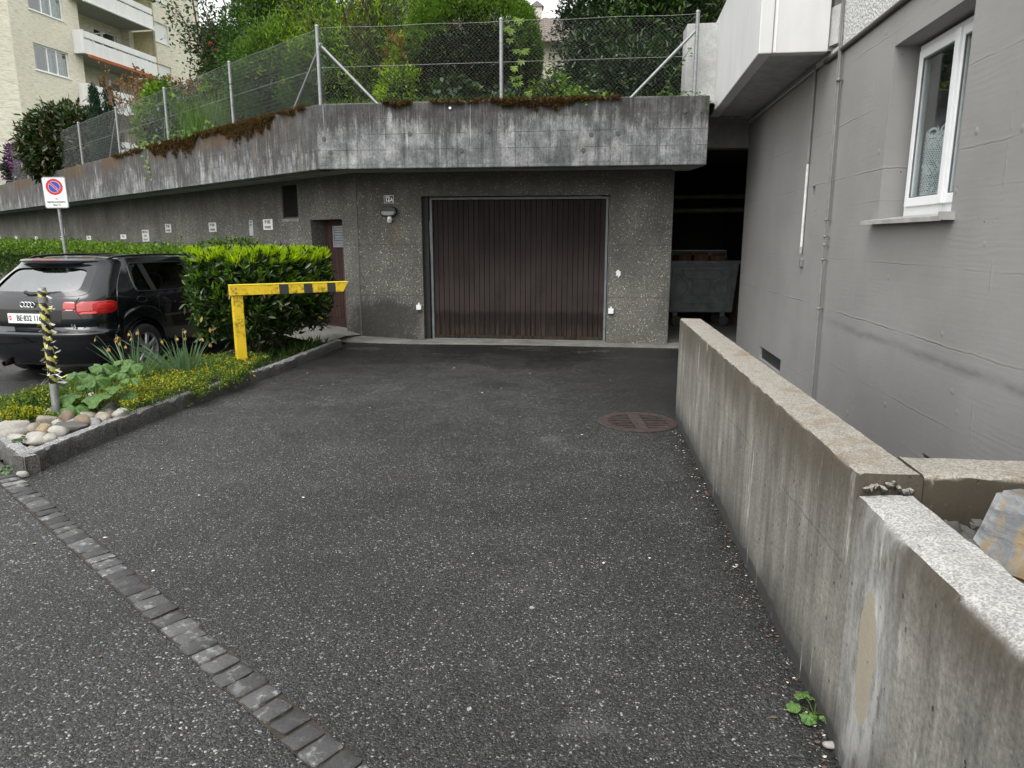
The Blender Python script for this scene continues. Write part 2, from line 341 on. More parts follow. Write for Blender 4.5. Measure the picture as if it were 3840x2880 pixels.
def low_wall(name, side, topc, patch=None, seed=0, topv=1.0):
    t = NT(name); x, y, z = t.xyz(); nz = t.xyz(t.tc.outputs['Normal'])[2]
    f = t.noise(3.0, 7, .68, t.scale(1, 1, .7, loc=(seed, 0, 0)))
    col = t.ramp(f, [(.28, tuple(c*.62 for c in side)), (.5, side), (.72, tuple(c*1.45 for c in side))])
    strk = t.noise(11, 7, .78, t.scale(1, 1, .06, loc=(seed, 1, 0)))
    col = t.mix(1.0, col, t.ramp(strk, [(.30, .48), (.5, .95), (.72, 1.4)]), 'MULTIPLY')
    hf = t.noise(60, 6, .8); col = t.mix(1.0, col, t.ramp(hf, [(.36, .62), (.5, .97), (.66, 1.25)]), 'MULTIPLY')
    agg = t.vor(75); ar = t.xyz(agg.outputs['Color'])[0]
    am = t.math('MULTIPLY', t.math('SUBTRACT', 1.0, t.ss(agg.outputs['Distance'], .2, .4)), t.ss(ar, .80, .88))
    col = t.mix(t.math('MULTIPLY', am, .22), col, (.36, .34, .30))
    po = t.vor(26, t.scale(1, 1, .7)); pm = t.math('MULTIPLY', t.math('SUBTRACT', 1.0, t.ss(po.outputs['Distance'], .10, .16)), t.ss(t.xyz(po.outputs['Color'])[0], .66, .72))
    col = t.mix(t.math('MULTIPLY', pm, .9), col, (.015, .014, .012))
    # run-off dirt under the coping, splash grime along the foot, lime runs
    e = t.math('ADD', z, t.math('MULTIPLY', t.noise(7, 6, .75, t.scale(1, 1, .15)), .55))
    col = t.mix(t.math('MULTIPLY', t.ss(e, .84, 1.12), .80), col, (.055, .042, .027))
    e2 = t.math('SUBTRACT', z, t.math('MULTIPLY', t.noise(3.5, 5, .7, t.scale(1, 1, .25)), .30))
    col = t.mix(t.math('MULTIPLY', t.math('SUBTRACT', 1.0, t.ss(e2, -.13, .10)), .85), col, (.028, .027, .026))
    e3 = t.math('SUBTRACT', z, t.math('MULTIPLY', t.noise(4, 4, .6), .10)); col = t.mix(t.math('MULTIPLY', t.math('SUBTRACT', 1.0, t.ss(e3, .005, .025)), .85), col, (.020, .020, .020))
    lime = t.math('MULTIPLY', t.ss(t.noise(11, 5, .7, t.scale(1, 1, .10, loc=(seed+3, 0, 2))), .57, .68), t.ss(t.noise(3.0, 4, .65, t.scale(1, 1, .8)), .46, .62))
    col = t.mix(t.math('MULTIPLY', lime, .75), col, (.60, .60, .58))
    l = t.math('MULTIPLY', t.line(t.math('ADD', z, t.math('MULTIPLY', t.noise(2.5, 4, .7, t.scale(1, 1, 0)), .05)), .61, .005), t.ss(t.noise(1.8, 3, .6), .42, .55))
    col = t.mix(t.math('MULTIPLY', l, .0 if patch else .6), col, (.04, .035, .03))
    if patch:      # sand-coloured repair mortar, ragged oval, with chalky smears round it
        u, w = patch[0], patch[1]
        du = t.math('DIVIDE', t.math('SUBTRACT', x, u), patch[2]); dw = t.math('DIVIDE', t.math('SUBTRACT', z, w), patch[3])
        d0 = t.math('SQRT', t.math('ADD', t.math('MULTIPLY', du, du), t.math('MULTIPLY', dw, dw)))
        d = t.math('ADD', d0, t.math('MULTIPLY', t.math('SUBTRACT', t.noise(7, 5, .65), .5), 1.1))
        brush = t.noise(14, 6, .75, t.scale(1, 1, .22)); sm = t.math('MULTIPLY', t.math('SUBTRACT', 1.0, t.ss(t.math('ADD', d0, t.math('MULTIPLY', t.math('SUBTRACT', t.noise(4, 5, .7, t.scale(1, 1, .5)), .5), 4.5)), .9, 3.4)), t.ss(brush, .36, .62))
        col = t.mix(t.math('MULTIPLY', sm, .72), col, (.40, .40, .39))
        col = t.mix(t.math('MULTIPLY', t.math('SUBTRACT', 1.0, t.ss(d, .93, 1.0)), .95), col, t.mix(t.noise(120, 2), (.235,.205,.155), (.30,.265,.20)))
    tv = t.vor(210); tn = t.noise(5, 6, .7); tr = t.xyz(tv.outputs['Color'])[0]
    top = t.mix(t.ss(tr, .1, .95), tuple(c*.72 for c in topc), tuple(min(.8, c*1.28) for c in topc))
    top = t.mix(t.math('MULTIPLY', t.ss(tn, .48, .66), .6*topv), top, (.17, .115, .06))
    top = t.mix(1.0, top, t.ramp(t.noise(14, 6, .75), [(.3, .84), (.7, 1.10)]), 'MULTIPLY')
    top = t.mix(t.math('MULTIPLY', t.ss(t.noise(60, 5, .75), .56, .66), .55), top, (.07, .058, .045))
    col = t.mix(t.ss(nz, .35, .75), col, top)
    hgt = t.math('ADD', t.math('MULTIPLY', t.noise(60, 5, .6), .6), t.math('MULTIPLY', pm, -1.2))
    return t.end(t.bsdf(col, .9, t.bump(hgt, .55, .006)))
LOWW = low_wall('mossy_wall_concrete', (.165,.156,.135), (.25,.232,.20))
LOWD = low_wall('dark_sided_concrete', (.024,.022,.015), (.25,.232,.20), None, 2)  # same top colour as the long wall, much darker side colour
LOWF = low_wall('patched_wall_concrete', (.165,.157,.14), (.33,.326,.312), (.17, .42, .060, .20), 5, .25)

def house_paint():
    t = NT('grey_painted_concrete'); x, y, z = t.xyz()
    col = t.mix(t.ss(t.noise(1.2, 5, .6), .3, .7), (.240, .235, .229), (.278, .272, .266))
    grain = t.noise(7, 6, .6, t.scale(.35, 1, 6)); hgt = t.math('MULTIPLY', grain, .16)
    hgt = t.math('ADD', hgt, t.math('MULTIPLY', t.noise(3, 5, .6), .5))
    wav = t.n('TexWave', {'Vector': t.scale(.35, 1, 1), 'Scale': 9.0, 'Distortion': 9.0, 'Detail': 3.0, 'Detail Scale': .8}, bands_direction='Z').outputs['Fac']
    wm = t.ss(t.noise(.9, 3, .5, t.scale(1, 1, 2.5)), .50, .66); hgt = t.math('ADD', hgt, t.math('MULTIPLY', t.math('MULTIPLY', wav, wm), .05))
    for z0, a, b in ((.20, .2, .5), (.47, .3, .4), (.93, .9, 1.0), (1.38, .4, .45), (1.82, .25, .4), (2.05, .9, .9), (2.50, .8, .9), (2.98, .5, .6), (-.1, .3, .4)):
        zz = t.math('ADD', z, t.math('ADD', t.math('MULTIPLY', t.noise(.9, 4, .7, t.scale(1, 1, 0, loc=(z0*9, 0, 0))), .07), -.035))
        br = t.ss(t.noise(.9, 4, .65, t.scale(1, 1, 0, loc=(z0*31, 0, 0))), .42, .62)
        l = t.math('MULTIPLY', t.line(zz, z0, .006), br)
        up = t.math('MULTIPLY', t.line(zz, z0+.010, .010), br)
        col = t.mix(t.math('MULTIPLY', l, .40*b), col, (.10, .097, .093)); hgt = t.math('ADD', hgt, t.math('MULTIPLY', t.math('SUBTRACT', up, l), a*.35))
    for x0 in (4.86, 6.85):
        xx = t.math('ADD', x, t.math('MULTIPLY', t.noise(5, 5, .75), .07))
        l = t.math('MULTIPLY', t.line(xx, x0, .012), t.ss(t.noise(4, 4, .7), .46, .62)); hgt = t.math('ADD', hgt, t.math('MULTIPLY', l, .30))
    p = t.vor(8.5, t.scale(1, 1, 1.3)); pm = t.math('MULTIPLY', t.math('SUBTRACT', 1.0, t.ss(p.outputs['Distance'], .035, .06)), t.ss(t.xyz(p.outputs['Color'])[0], .55, .6))
    col = t.mix(t.math('MULTIPLY', pm, .85), col, (.05, .048, .045)); hgt = t.math('SUBTRACT', hgt, t.math('MULTIPLY', pm, 1.2))
    lum = t.vor(5.0); lm = t.math('MULTIPLY', t.math('SUBTRACT', 1.0, t.ss(lum.outputs['Distance'], .02, .14)), t.ss(t.xyz(lum.outputs['Color'])[1], .6, .7)); hgt = t.math('ADD', hgt, t.math('MULTIPLY', lm, .6))
    # long rubbed smear
    zz = t.math('ADD', z, t.math('MULTIPLY', t.noise(1.7, 5, .6), .10))
    sm = t.math('MULTIPLY', t.math('MULTIPLY', t.line(zz, .885, .045), t.ss(x, 3.6, 5.0)), t.ss(t.noise(3, 5, .7, t.scale(1, 1, 3)), .25, .6))
    col = t.mix(t.math('MULTIPLY', sm, .65), col, (.12, .115, .11))
    return t.end(t.bsdf(col, .62, t.bump(hgt, .55, .012)))
HOUSE = house_paint()
def white_paint(name, c=.74):
    t = NT(name); f = t.noise(2, 6, .65, t.scale(1, 1, .5)); s_ = t.noise(8, 4, .6, t.scale(1, 1, .08))
    col = t.mix(t.ss(f, .3, .7), (c*.90, c*.90, c*.89), (c, c, c*.99)); col = t.mix(1.0, col, t.ramp(s_, [(.3, .93), (.6, 1.0)]), 'MULTIPLY')
    return t.end(t.bsdf(col, .6, t.bump(t.noise(120, 3), .12, .002)))
WHITEP = white_paint('white_painted_concrete', .66)
def roughcast(name, c, sc_, st=1.0, d=.02):
    t = NT(name); n = t.noise(sc_, 4, .6, dist=.6); v = t.vor(sc_*.9)
    h = t.math('ADD', n, t.math('MULTIPLY', v.outputs['Distance'], .6))
    col = t.mix(t.ss(n, .3, .7), tuple(q*.72 for q in c), c); col = t.mix(1.0, col, t.ramp(t.noise(.35, 4), [(.3, .9), (.7, 1.06)]), 'MULTIPLY')
    return t.end(t.bsdf(col, .9, t.bump(h, st, d)))
ROUGH = roughcast('white_roughcast', (.70,.70,.68), 42, 1.0, .02)
def apt_render():
    t = NT('cream_scratch_render'); v = t.scale(1.2, 1.2, 6)
    n = t.noise(2.6, 6, .7, v); col = t.ramp(n, [(.3, (.50,.46,.36)), (.5, (.72,.68,.56)), (.7, (.82,.78,.67))])
    col = t.mix(1.0, col, t.ramp(t.noise(.2, 4), [(.3, .88), (.7, 1.05)]), 'MULTIPLY')
    return t.end(t.bsdf(col, .92, t.bump(n, .7, .05)))
APT = apt_render()
def wood(name, c0, c1, wear=True):
    t = NT(name); x, y, z = t.xyz(); oi = t.n('ObjectInfo').outputs['Random']
    v = t.n('VectorMath', {0: t.scale(1, 1, .06), 1: t.n('CombineXYZ', {0: t.math('MULTIPLY', oi, 30), 2: t.math('MULTIPLY', oi, 17)}).outputs[0]}, operation='ADD').outputs[0]
    g = t.noise(30, 5, .65, v); col = t.mix(t.ss(g, .3, .7), c0, c1)
    col = t.mix(1.0, col, t.ramp(oi, [(0, .8), (1, 1.2)]), 'MULTIPLY')
    if wear:     # bleached veil above a damp skirt, whose edge wanders along the door
        wp = t.n('NewGeometry').outputs['Position']; wx, wy, wz = t.xyz(wp)
        e = t.math('ADD', wz, t.math('MULTIPLY', t.noise(4.0, 5, .7, wp), .22))
        pale = t.math('MULTIPLY', t.math('MULTIPLY', t.ss(e, .52, .60), t.math('SUBTRACT', 1.0, t.ss(e, .85, 1.9))), t.ss(t.noise(1.2, 4, .6, wp), .22, .60))
        col = t.mix(t.math('MULTIPLY', pale, .60), col, (.060, .046, .043))
        foot = t.math('MULTIPLY', t.math('SUBTRACT', 1.0, t.ss(e, .22, .46)), t.ss(g, .35, .65)); col = t.mix(t.math('MULTIPLY', foot, .55), col, (.07, .05, .032))
    return t.end(t.bsdf(col, .7, t.bump(g, .3, .002), 0.0, **{'Specular IOR Level': .22}))
DOORW = wood('dark_stained_boards', (.0112,.0078,.0073), (.0215,.0142,.0132))
DOOR2 = wood('red_brown_boards', (.034,.019,.017), (.058,.031,.027), False)
def galv(name='galvanised_steel', c=.30, ro=.5):
    t = NT(name); v = t.vor(38); f = t.noise(12, 5, .65)
    col = t.mix(t.xyz(v.outputs['Color'])[0], (c*.82, c*.85, c*.88), (c*1.08, c*1.1, c*1.12)); col = t.mix(t.math('MULTIPLY', t.ss(f, .52, .7), .5), col, (c*.6, c*.6, c*.58))
    return t.end(t.bsdf(col, ro, None, .55))
GALV = galv(); GALV_D = galv('weathered_steel', .26, .65); WIRE = plain('fence_wire_steel', (.27,.275,.28), .6, .25, .2, 30)
FRAME = plain('grey_green_door_frame', (.15,.178,.178), .5, .0, .2, 10)
PIPE = plain('grey_painted_pipe', (.19,.186,.18), .6); PIPEW = plain('white_pipe', (.66,.66,.65), .45)
PVC = plain('white_window_plastic', (.78,.79,.80), .3, vary=.03); ALU = plain('painted_sill_metal', (.36,.35,.335), .5)
BLACK = plain('black_plastic', (.012,.012,.013), .45); RUBBER = plain('tyre_rubber', (.016,.016,.017), .8, bump=.3)
LOUV = plain('dark_bronze_louvre', (.022,.022,.022), .5); LOUV_G = plain('grey_louvre', (.26,.27,.29), .45)
SIGNW = plain('sign_white', (.76,.77,.77), .4, vary=.05); SIGNG = plain('sign_weathered_white', (.60,.62,.60), .55, vary=.1); INK = plain('sign_black_lettering', (.02,.022,.022), .5)
SIGNGL = plain('sign_pale_glass', (.36,.42,.42), .3); RED = plain('sign_red', (.55,.015,.02), .4, vary=.05); BLUE = plain('sign_blue', (.012,.06,.36), .4, vary=.05); NAVY = plain('enamel_navy', (.006,.009,.035), .25)
def yellow():
    t = NT('yellow_paint_with_algae'); f = t.noise(6, 6, .7, t.scale(1, 1, .7)); m = t.noise(38, 5, .75)
    col = t.mix(t.ss(t.noise(3, 4), .3, .7), (.66,.44,.012), (.74,.52,.02)); oi = t.n('ObjectInfo')
    dirt = t.math('MULTIPLY', t.ss(f, .46, .60), t.ss(m, .40, .58)); col = t.mix(t.math('MULTIPLY', dirt, .8), col, (.075,.065,.012))
    return t.end(t.bsdf(col, .5, t.bump(m, .1, .002)))
YEL = yellow(); YEL_C = plain('yellow_paint', (.74,.56,.03), .45, vary=.08); TAPE_Y = plain('yellow_tape', (.70,.62,.05), .4); TAPE_K = plain('black_tape', (.015,.015,.014), .35)
TAPE_W = plain('shredded_clear_tape', (.52,.53,.48), .3, **{'Alpha': .85})
STRIPE = plain('black_stripe_paint', (.035,.037,.042), .5)
def cobble():
    t = NT('split_cobble_stone'); oi = t.n('ObjectInfo').outputs['Random']
    v = t.n('VectorMath', {0: t.obj, 1: t.n('CombineXYZ', {0: t.math('MULTIPLY', oi, 40)}).outputs[0]}, operation='ADD').outputs[0]
    f = t.noise(16, 6, .7, v); g = t.noise(90, 4, .6, v)
    base = t.ramp(oi, [(0, .028), (.55, .045), (.85, .075), (1, .13)])
    col = t.mix(t.math('MULTIPLY', t.ss(f, .52, .64), t.ramp(oi, [(.3, .1), (.8, .9)])), base, (.24,.24,.235)); col = t.mix(1.0, col, t.ramp(g, [(.3, .75), (.7, 1.2)]), 'MULTIPLY')
    return t.end(t.bsdf(col, .72, t.bump(t.math('ADD', f, t.math('MULTIPLY', g, .3)), .6, .008)))
COBBLE = cobble()
def granite():
    t = NT('granite_kerb'); v = t.vor(170); nz = t.xyz(t.tc.outputs['Normal'])[2]; f = t.noise(9, 6, .7)
    col = t.ramp(t.xyz(v.outputs['Color'])[0], [(0, .10), (.5, .22), (.85, .34), (1, .5)]); col = t.mix(1.0, col, t.ramp(f, [(.3, .55), (.7, 1.1)]), 'MULTIPLY')
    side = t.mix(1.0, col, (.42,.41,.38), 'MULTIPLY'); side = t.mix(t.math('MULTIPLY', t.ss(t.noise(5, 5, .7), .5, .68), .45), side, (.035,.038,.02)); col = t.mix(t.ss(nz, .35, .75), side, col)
    return t.end(t.bsdf(col, .8, t.bump(t.math('ADD', f, t.math('MULTIPLY', t.noise(60, 4), .3)), .8, .012)))
GRAN = granite()
def stone(name, c, vein=(.5,.48,.44), vf=.3):
    t = NT(name); f = t.noise(9, 6, .65); g = t.noise(70, 4, .6); w = t.noise(5, 5, .7, t.scale(1, 1, 3), dist=1.5)
    col = t.mix(t.ss(f, .3, .7), tuple(x*.78 for x in c), tuple(min(.8, x*1.15) for x in c)); col = t.mix(t.math('MULTIPLY', t.ss(w, .55, .66), vf), col, vein); col = t.mix(1.0, col, t.ramp(g, [(.3, .86), (.7, 1.08)]), 'MULTIPLY')
    return t.end(t.bsdf(col, .75, t.bump(t.math('ADD', f, t.math('MULTIPLY', g, .4)), .35, .006)))
ST = {'pale': stone('pale_river_stone', (.31,.295,.265)), 'tan': stone('tan_river_stone', (.24,.18,.11), (.5,.42,.3)), 'grey': stone('grey_river_stone', (.20,.20,.20)), 'dark': stone('dark_river_stone', (.085,.08,.075), (.2,.18,.16)), 'brown': stone('brown_river_stone', (.17,.125,.085), (.4,.33,.25)), 'buff': stone('buff_river_stone', (.25,.22,.18))}
def boulder():
    t = NT('banded_boulder_stone'); f = t.noise(4, 6, .7, t.scale(1, 1, 3), dist=.8); g = t.noise(40, 5, .65); o = t.noise(6, 5, .7, t.scale(3, 3, .6, loc=(3, 1, 0)))
    col = t.ramp(f, [(.3, (.06,.066,.075)), (.48, (.14,.146,.152)), (.6, (.22,.226,.228)), (.74, (.38,.38,.37))]); col = t.mix(t.math('MULTIPLY', t.ss(o, .47, .60), .8), col, (.25,.165,.06)); col = t.mix(1.0, col, t.ramp(g, [(.3, .8), (.7, 1.12)]), 'MULTIPLY')
    return t.end(t.bsdf(col, .7, t.bump(f, .5, .015)))
BOULD = boulder()
SOIL = plain('dark_garden_soil', (.035,.026,.018), .95, vary=.4, sc_=25, bump=.8, bsc=50)
LAWN = plain('rough_grass_ground', (.035,.06,.016), .95, vary=.5, sc_=6, bump=.8)
def leaf(name, cols, trans=.35, rough=.45, sheen=.25):     # every leaf island gets its own tone
    t = NT(name); ri = t.n('NewGeometry').outputs['Random Per Island']; n = len(cols)
    col = t.ramp(ri, [(i/max(1, n-1), c) for i, c in enumerate(cols)])
    p = t.bsdf(col, rough, None, 0.0, **{'Specular IOR Level': sheen}); tr = t.n('BsdfTranslucent', {'Color': t.mix(1.0, col, (1.5, 1.6, .7), 'MULTIPLY')}).outputs[0]
    return t.end(t.n('MixShader', {0: trans, 1: p, 2: tr}).outputs[0])
L_LAUREL = leaf('laurel_leaf', [(.014,.032,.007), (.024,.054,.010), (.04,.08,.014), (.02,.042,.008)], .2, .28, .6)
L_LIME = leaf('laurel_young_shoot', [(.20,.31,.006), (.28,.40,.008), (.36,.47,.012), (.17,.28,.008)], .42, .4)
L_MID = leaf('mid_green_leaf', [(.022,.05,.010), (.042,.085,.015), (.07,.13,.02)], .35, .4)
L_IVY = leaf('bright_ivy_leaf', [(.06,.12,.016), (.11,.20,.022), (.17,.27,.03)], .35, .4)
L_DARK = leaf('dark_evergreen_leaf', [(.008,.020,.007), (.015,.033,.010), (.026,.052,.015)], .15, .4, .4)
L_YEW = leaf('yew_needle', [(.016,.046,.008), (.03,.075,.010), (.052,.11,.013)], .25, .55)
L_TIP = leaf('conifer_tip', [(.06,.12,.015), (.09,.17,.02), (.13,.22,.025)], .35, .5)
L_WILL = leaf('light_green_narrow_leaf', [(.10,.18,.010), (.18,.28,.012), (.27,.38,.018), (.06,.12,.010)], .45, .45)
L_BROWN = leaf('brown_dry_twig', [(.010,.008,.004), (.022,.016,.007), (.050,.046,.016), (.016,.030,.008)], .1, .9, .02)
L_PHOT = leaf('olive_glossy_leaf', [(.016,.026,.009), (.028,.04,.013), (.05,.058,.02), (.07,.05,.022)], .15, .28, .6)
L_RED = leaf('orange_red_leaf', [(.22,.05,.018), (.26,.085,.025), (.16,.13,.03), (.10,.14,.025)], .3, .45)
L_PURP = leaf('purple_flower', [(.10,.02,.12), (.17,.04,.20), (.25,.09,.30)], .25, .6); L_LILA = leaf('dark_lilac_flower', [(.07,.008,.02), (.12,.015,.035), (.10,.03,.06)], .2, .7)
L_RUST = leaf('dry_flower_head', [(.16,.06,.025), (.24,.10,.04), (.12,.07,.03), (.20,.14,.06)], .15, .8)
L_SED = leaf('sedum_leaf', [(.035,.075,.018), (.07,.125,.02), (.12,.18,.025)], .3, .5); L_SEDY = leaf('sedum_yellow_flower', [(.30,.30,.02), (.42,.37,.02), (.22,.27,.025), (.38,.27,.012)], .3, .5)
L_BIG = NT('broad_lobed_leaf'); _c = L_BIG.mix(L_BIG.ss(L_BIG.noise(38, 6, .75), .3, .7), (.045,.115,.02), (.13,.25,.05)); L_BIG = L_BIG.end(L_BIG.n('MixShader', {0: .3, 1: L_BIG.bsdf(_c, .38, L_BIG.bump(L_BIG.noise(55, 4, .7), .8, .01)), 2: L_BIG.n('BsdfTranslucent', {'Color': _c}).outputs[0]}).outputs[0]); L_BLADE = leaf('daffodil_blade', [(.06,.11,.06), (.09,.15,.085), (.13,.20,.11)], .3, .45); L_WITH = leaf('withered_flower', [(.50,.29,.07), (.60,.38,.12), (.42,.27,.10)], .3, .6)
L_GRASS = leaf('grass_blade', [(.05,.10,.02), (.08,.15,.03), (.12,.2,.05)], .35, .5); L_MOSS = leaf('rusty_moss', [(.012,.007,.002), (.05,.025,.004), (.11,.055,.007), (.03,.027,.005)], .1, .9)
L_CYP = leaf('cypress_leaf', [(.008,.028,.014), (.014,.042,.02), (.022,.056,.026)], .1, .6); L_VINE = leaf('creeper_leaf', [(.12,.21,.03), (.18,.29,.04), (.24,.34,.06)], .4, .4); L_HAZE = leaf('far_tree_leaf', [(.13,.17,.06), (.18,.24,.07), (.10,.13,.06)], .4, .6)
L_PLUM = leaf('plum_leaf', [(.035,.008,.012), (.06,.012,.018)], .2, .4)
BARK = plain('brown_bark', (.055,.042,.03), .9, vary=.4, sc_=20, bump=.6); TWIG = plain('grey_brown_twig', (.11,.085,.06), .9, vary=.3, sc_=20)
def schlick(t, ior):      # two-sided Fresnel of a thin pane
    ge = t.n('NewGeometry'); c = t.math('ABSOLUTE', t.n('VectorMath', {0: ge.outputs['Normal'], 1: ge.outputs['Incoming']}, operation='DOT_PRODUCT').outputs['Value'])
    f0 = ((ior-1)/(ior+1))**2*1.9; return t.math('ADD', min(.9, f0), t.math('MULTIPLY', 1-min(.9, f0), t.math('POWER', t.math('SUBTRACT', 1.0, c), 5.0)), 0.0, True)
def glass(name, tint=(.9,.95,.93), ior=1.5, rough=0.0, alpha=None):
    t = NT(name); fr = schlick(t, ior); g = t.n('BsdfGlossy', {'Color': (1,1,1,1), 'Roughness': rough}).outputs[0]; tr = t.n('BsdfTransparent', {'Color': (*tint, 1)}).outputs[0]
    return t.end(t.n('MixShader', {0: fr, 1: tr, 2: g}).outputs[0])
# ------------------------------------------------------------------ frames of the big walls
FR = Frame((-2.35, 11.03), (1, -.1286)); RZ_R = FR.rz            # garage front
FL = Frame((-2.35, 11.03), (1, -1)); RZ_L = FL.rz                # angled parking wall (s runs negative to the left)
FH = Frame((3.343, 10.5), (-.125, -1))                           # grey house, s runs towards the camera
PR = Frame((-2.66, 10.15), (5.16, -.65)); PL = Frame((-2.66, 10.15), (1, -1))   # parapet faces
LOWX = lambda y: .795 + .1055*y                                  # driveway face of the low wall

# ------------------------------------------------------------------ ground
g = MB(); g.add([(-1500,-1500,-.35),(1500,-1500,-.35),(1500,1500,-.35),(-1500,1500,-.35)], [(0,1,2,3)]); struct('ground', g, LAWN)
S0 = Vector((-.55, 1.88)); SD = Vector((-.733, .680)).normalized(); SN = Vector((.680, .733))   # cobble strip line, normal to the driveway
def strip(t, o=0): p = S0 + SD*t + SN*o; return (p.x, p.y)
# pavement: camera side of the strip
g = MB(); a, b, c = strip(40, -.055), strip(-40, -.055), None
q = SN*-60
g.add([(a[0],a[1],0),(b[0],b[1],0),(b[0]+q.x,b[1]+q.y,0),(a[0]+q.x,a[1]+q.y,0)], [(0,1,2,3)][:1]); struct('pavement', g, PAVE)
# driveway: between strip, planter kerb, garage and low wall
g = MB(); rows = []
KERB = [(-3.25,4.53),(-3.165,5.49),(-3.05,6.46),(-2.72,8.27),(-2.50,10.32),(-2.47,10.75)]
d1, d2 = strip(3.78, .055), strip(-6, .055)
g.add([(d1[0],d1[1],.0),(d2[0],d2[1],.0),(LOWX(-3.2)+.1,-3.2,0),(LOWX(6.1)+.1,6.1,0),(3.6,6.3,0),(3.6,10.48,0),(2.3,10.43,0),(-2.35,11.03,0),(-4.6,13.3,0),(-4.4,12.6,0),(-2.75,11.0,0)] + [(k[0]-.05,k[1],0) for k in KERB[::-1]], [tuple(range(17))])
struct('driveway', g, ASPH)
# parking lot left of the planter: dips slightly
g = MB(); rows = []
for i in range(42):
    y0 = i/41
    r = []
    for j in range(30):
        tt = 4.35 + (j/29)**1.5*36; oo = -.12 + y0**1.6*36
        p = Vector(strip(tt, .055)) + SN*oo
        if tt < 9:       # the edge by the planter follows it into the depth
            p.x -= 0
        r.append((p.x, p.y, -.134*max(0, min(1, oo/1.1)) - .004))
    rows.append(r)
g.grid(rows); struct('parking_lot', g, LOT)
# asphalt between parking lot mesh and driveway, under the planter and hedge
g = MB(); g.add([(-6.2,6.0,-.15),(-2.6,4.2,-.15),(-2.3,11.2,-.15),(-4.6,13.4,-.15),(-9,17.8,-.15)], [(0,1,2,3,4)]); struct('planter_subsoil', g, LOT)

g = MB(); g.add([(LOWX(6.0)+.1,6.4,-.03),(LOWX(1.8)+.1,1.8,-.03),(2.26,1.8,-.03),(2.85,6.4,-.03)], [(0,1,2,3)]); struct('side_passage', g, LOT)
# cobble strip: single stones, each proud and uneven
cob = bpy.data.objects.new('paving_strip', None); C.objects.link(cob); cob.location = (*strip(0), 0); cob['kind'] = 'structure'
base_j = MB(); e0, e1, e2, e3 = strip(-2.2, -.062), strip(-2.2, .062), strip(9.5, .062), strip(9.5, -.062)
base_j.add([(p[0], p[1], .004) for p in (e0, e1, e2, e3)], [(0,1,2,3)])
part('joint_bed', base_j, SOIL, cob, world=True)
t_ = -2.15; k = 0
while t_ < 7.0:
    w = random.uniform(.076, .094); l = random.uniform(.104, .122); h = random.uniform(.007, .013)
    m = MB(); n = 9
    per = []
    for q in range(4):
        c0 = [(-w/2,-l/2),(w/2,-l/2),(w/2,l/2),(-w/2,l/2)]
        a, b = Vector(c0[q]), Vector(c0[(q+1) % 4])
        for s_ in (0.08, .36, .64, .92): 
            p = a.lerp(b, s_); per.append((p.x*random.uniform(.92, 1.03), p.y*random.uniform(.95, 1.03)))
    n = len(per); tx, ty = random.uniform(-.05, .05), random.uniform(-.10, .10)
    inner = [(x*.82, y*.86, h + tx*y + ty*x + random.uniform(-.003, .003)) for x, y in per]
    outer = [(x, y, h*.55 + tx*y + ty*x) for x, y in per]; low = [(x, y, -.01) for x, y in per]
    m.add(low + outer + inner + [(0, 0, h*1.08)], [(i, (i+1) % n, n+(i+1) % n, n+i) for i in range(n)] + [(n+i, n+(i+1) % n, 2*n+(i+1) % n, 2*n+i) for i in range(n)] + [(2*n+i, 2*n+(i+1) % n, 3*n) for i in range(n)])
    me = make_mesh('paving_stone', m.v, m.f, True, 50)
    p = Vector(strip(t_ + w/2, random.uniform(-.006, .006))) - Vector(strip(0)); put('paving_stone', me, COBBLE, cob, (p.x, p.y, .004), (0, 0, math.atan2(SD.y, SD.x) + random.uniform(-.06, .06) + .10))
    t_ += w + random.uniform(.004, .010); k += 1

# roof garden behind the parapet, level with its coping, rising gently to the back
g = MB(); rows = []
for i in range(26):
    r = []
    for j in range(60):
        u = j/59
        if u < .75: base = Vector(PL.w(-44 + u/.75*44, .28)[:2]); nrm = Vector((-.10, 1)).normalized() if u > .72 else Vector((.25, 1)).normalized()
        else: base = Vector(PR.w((u-.75)/.25*5.9, .28)[:2]); nrm = Vector((0.03*(u-.75), 1)).normalized()
        dd = (i/25)**1.6*75; p = base + nrm*dd
        r.append((p.x, p.y, 3.27 + .05*min(dd, 18) + .05*math.sin(p.x*1.3)*min(1, dd/2)))
    rows.append(r)
g.grid(rows); struct('garden_terrain', g, LAWN)
# ------------------------------------------------------------------ garage building
G0 = (-2.35, 11.03, 0)
gar = thing('garage_building', 'low concrete garage with a brown board door and a stained overhanging parapet', 'garage', G0)
LEN = 4.69
sR = lambda x, y: FR.s_of(x, y)
DO = (sR(-1.355, 10.9), sR(1.42, 10.543), 0.0, 2.175)            # garage door opening
m = MB(); m.wall(0, LEN, -.3, 2.52, 0, .28, [(DO[0], DO[1], -.4, DO[3])])
part('front_wall', m, AGG, gar, rot=(0, 0, RZ_R))
m = MB(); m.box(LEN-.28, LEN, .28, 6.2, -.3, 2.9); part('side_wall', m, CONC, gar, rot=(0, 0, RZ_R))
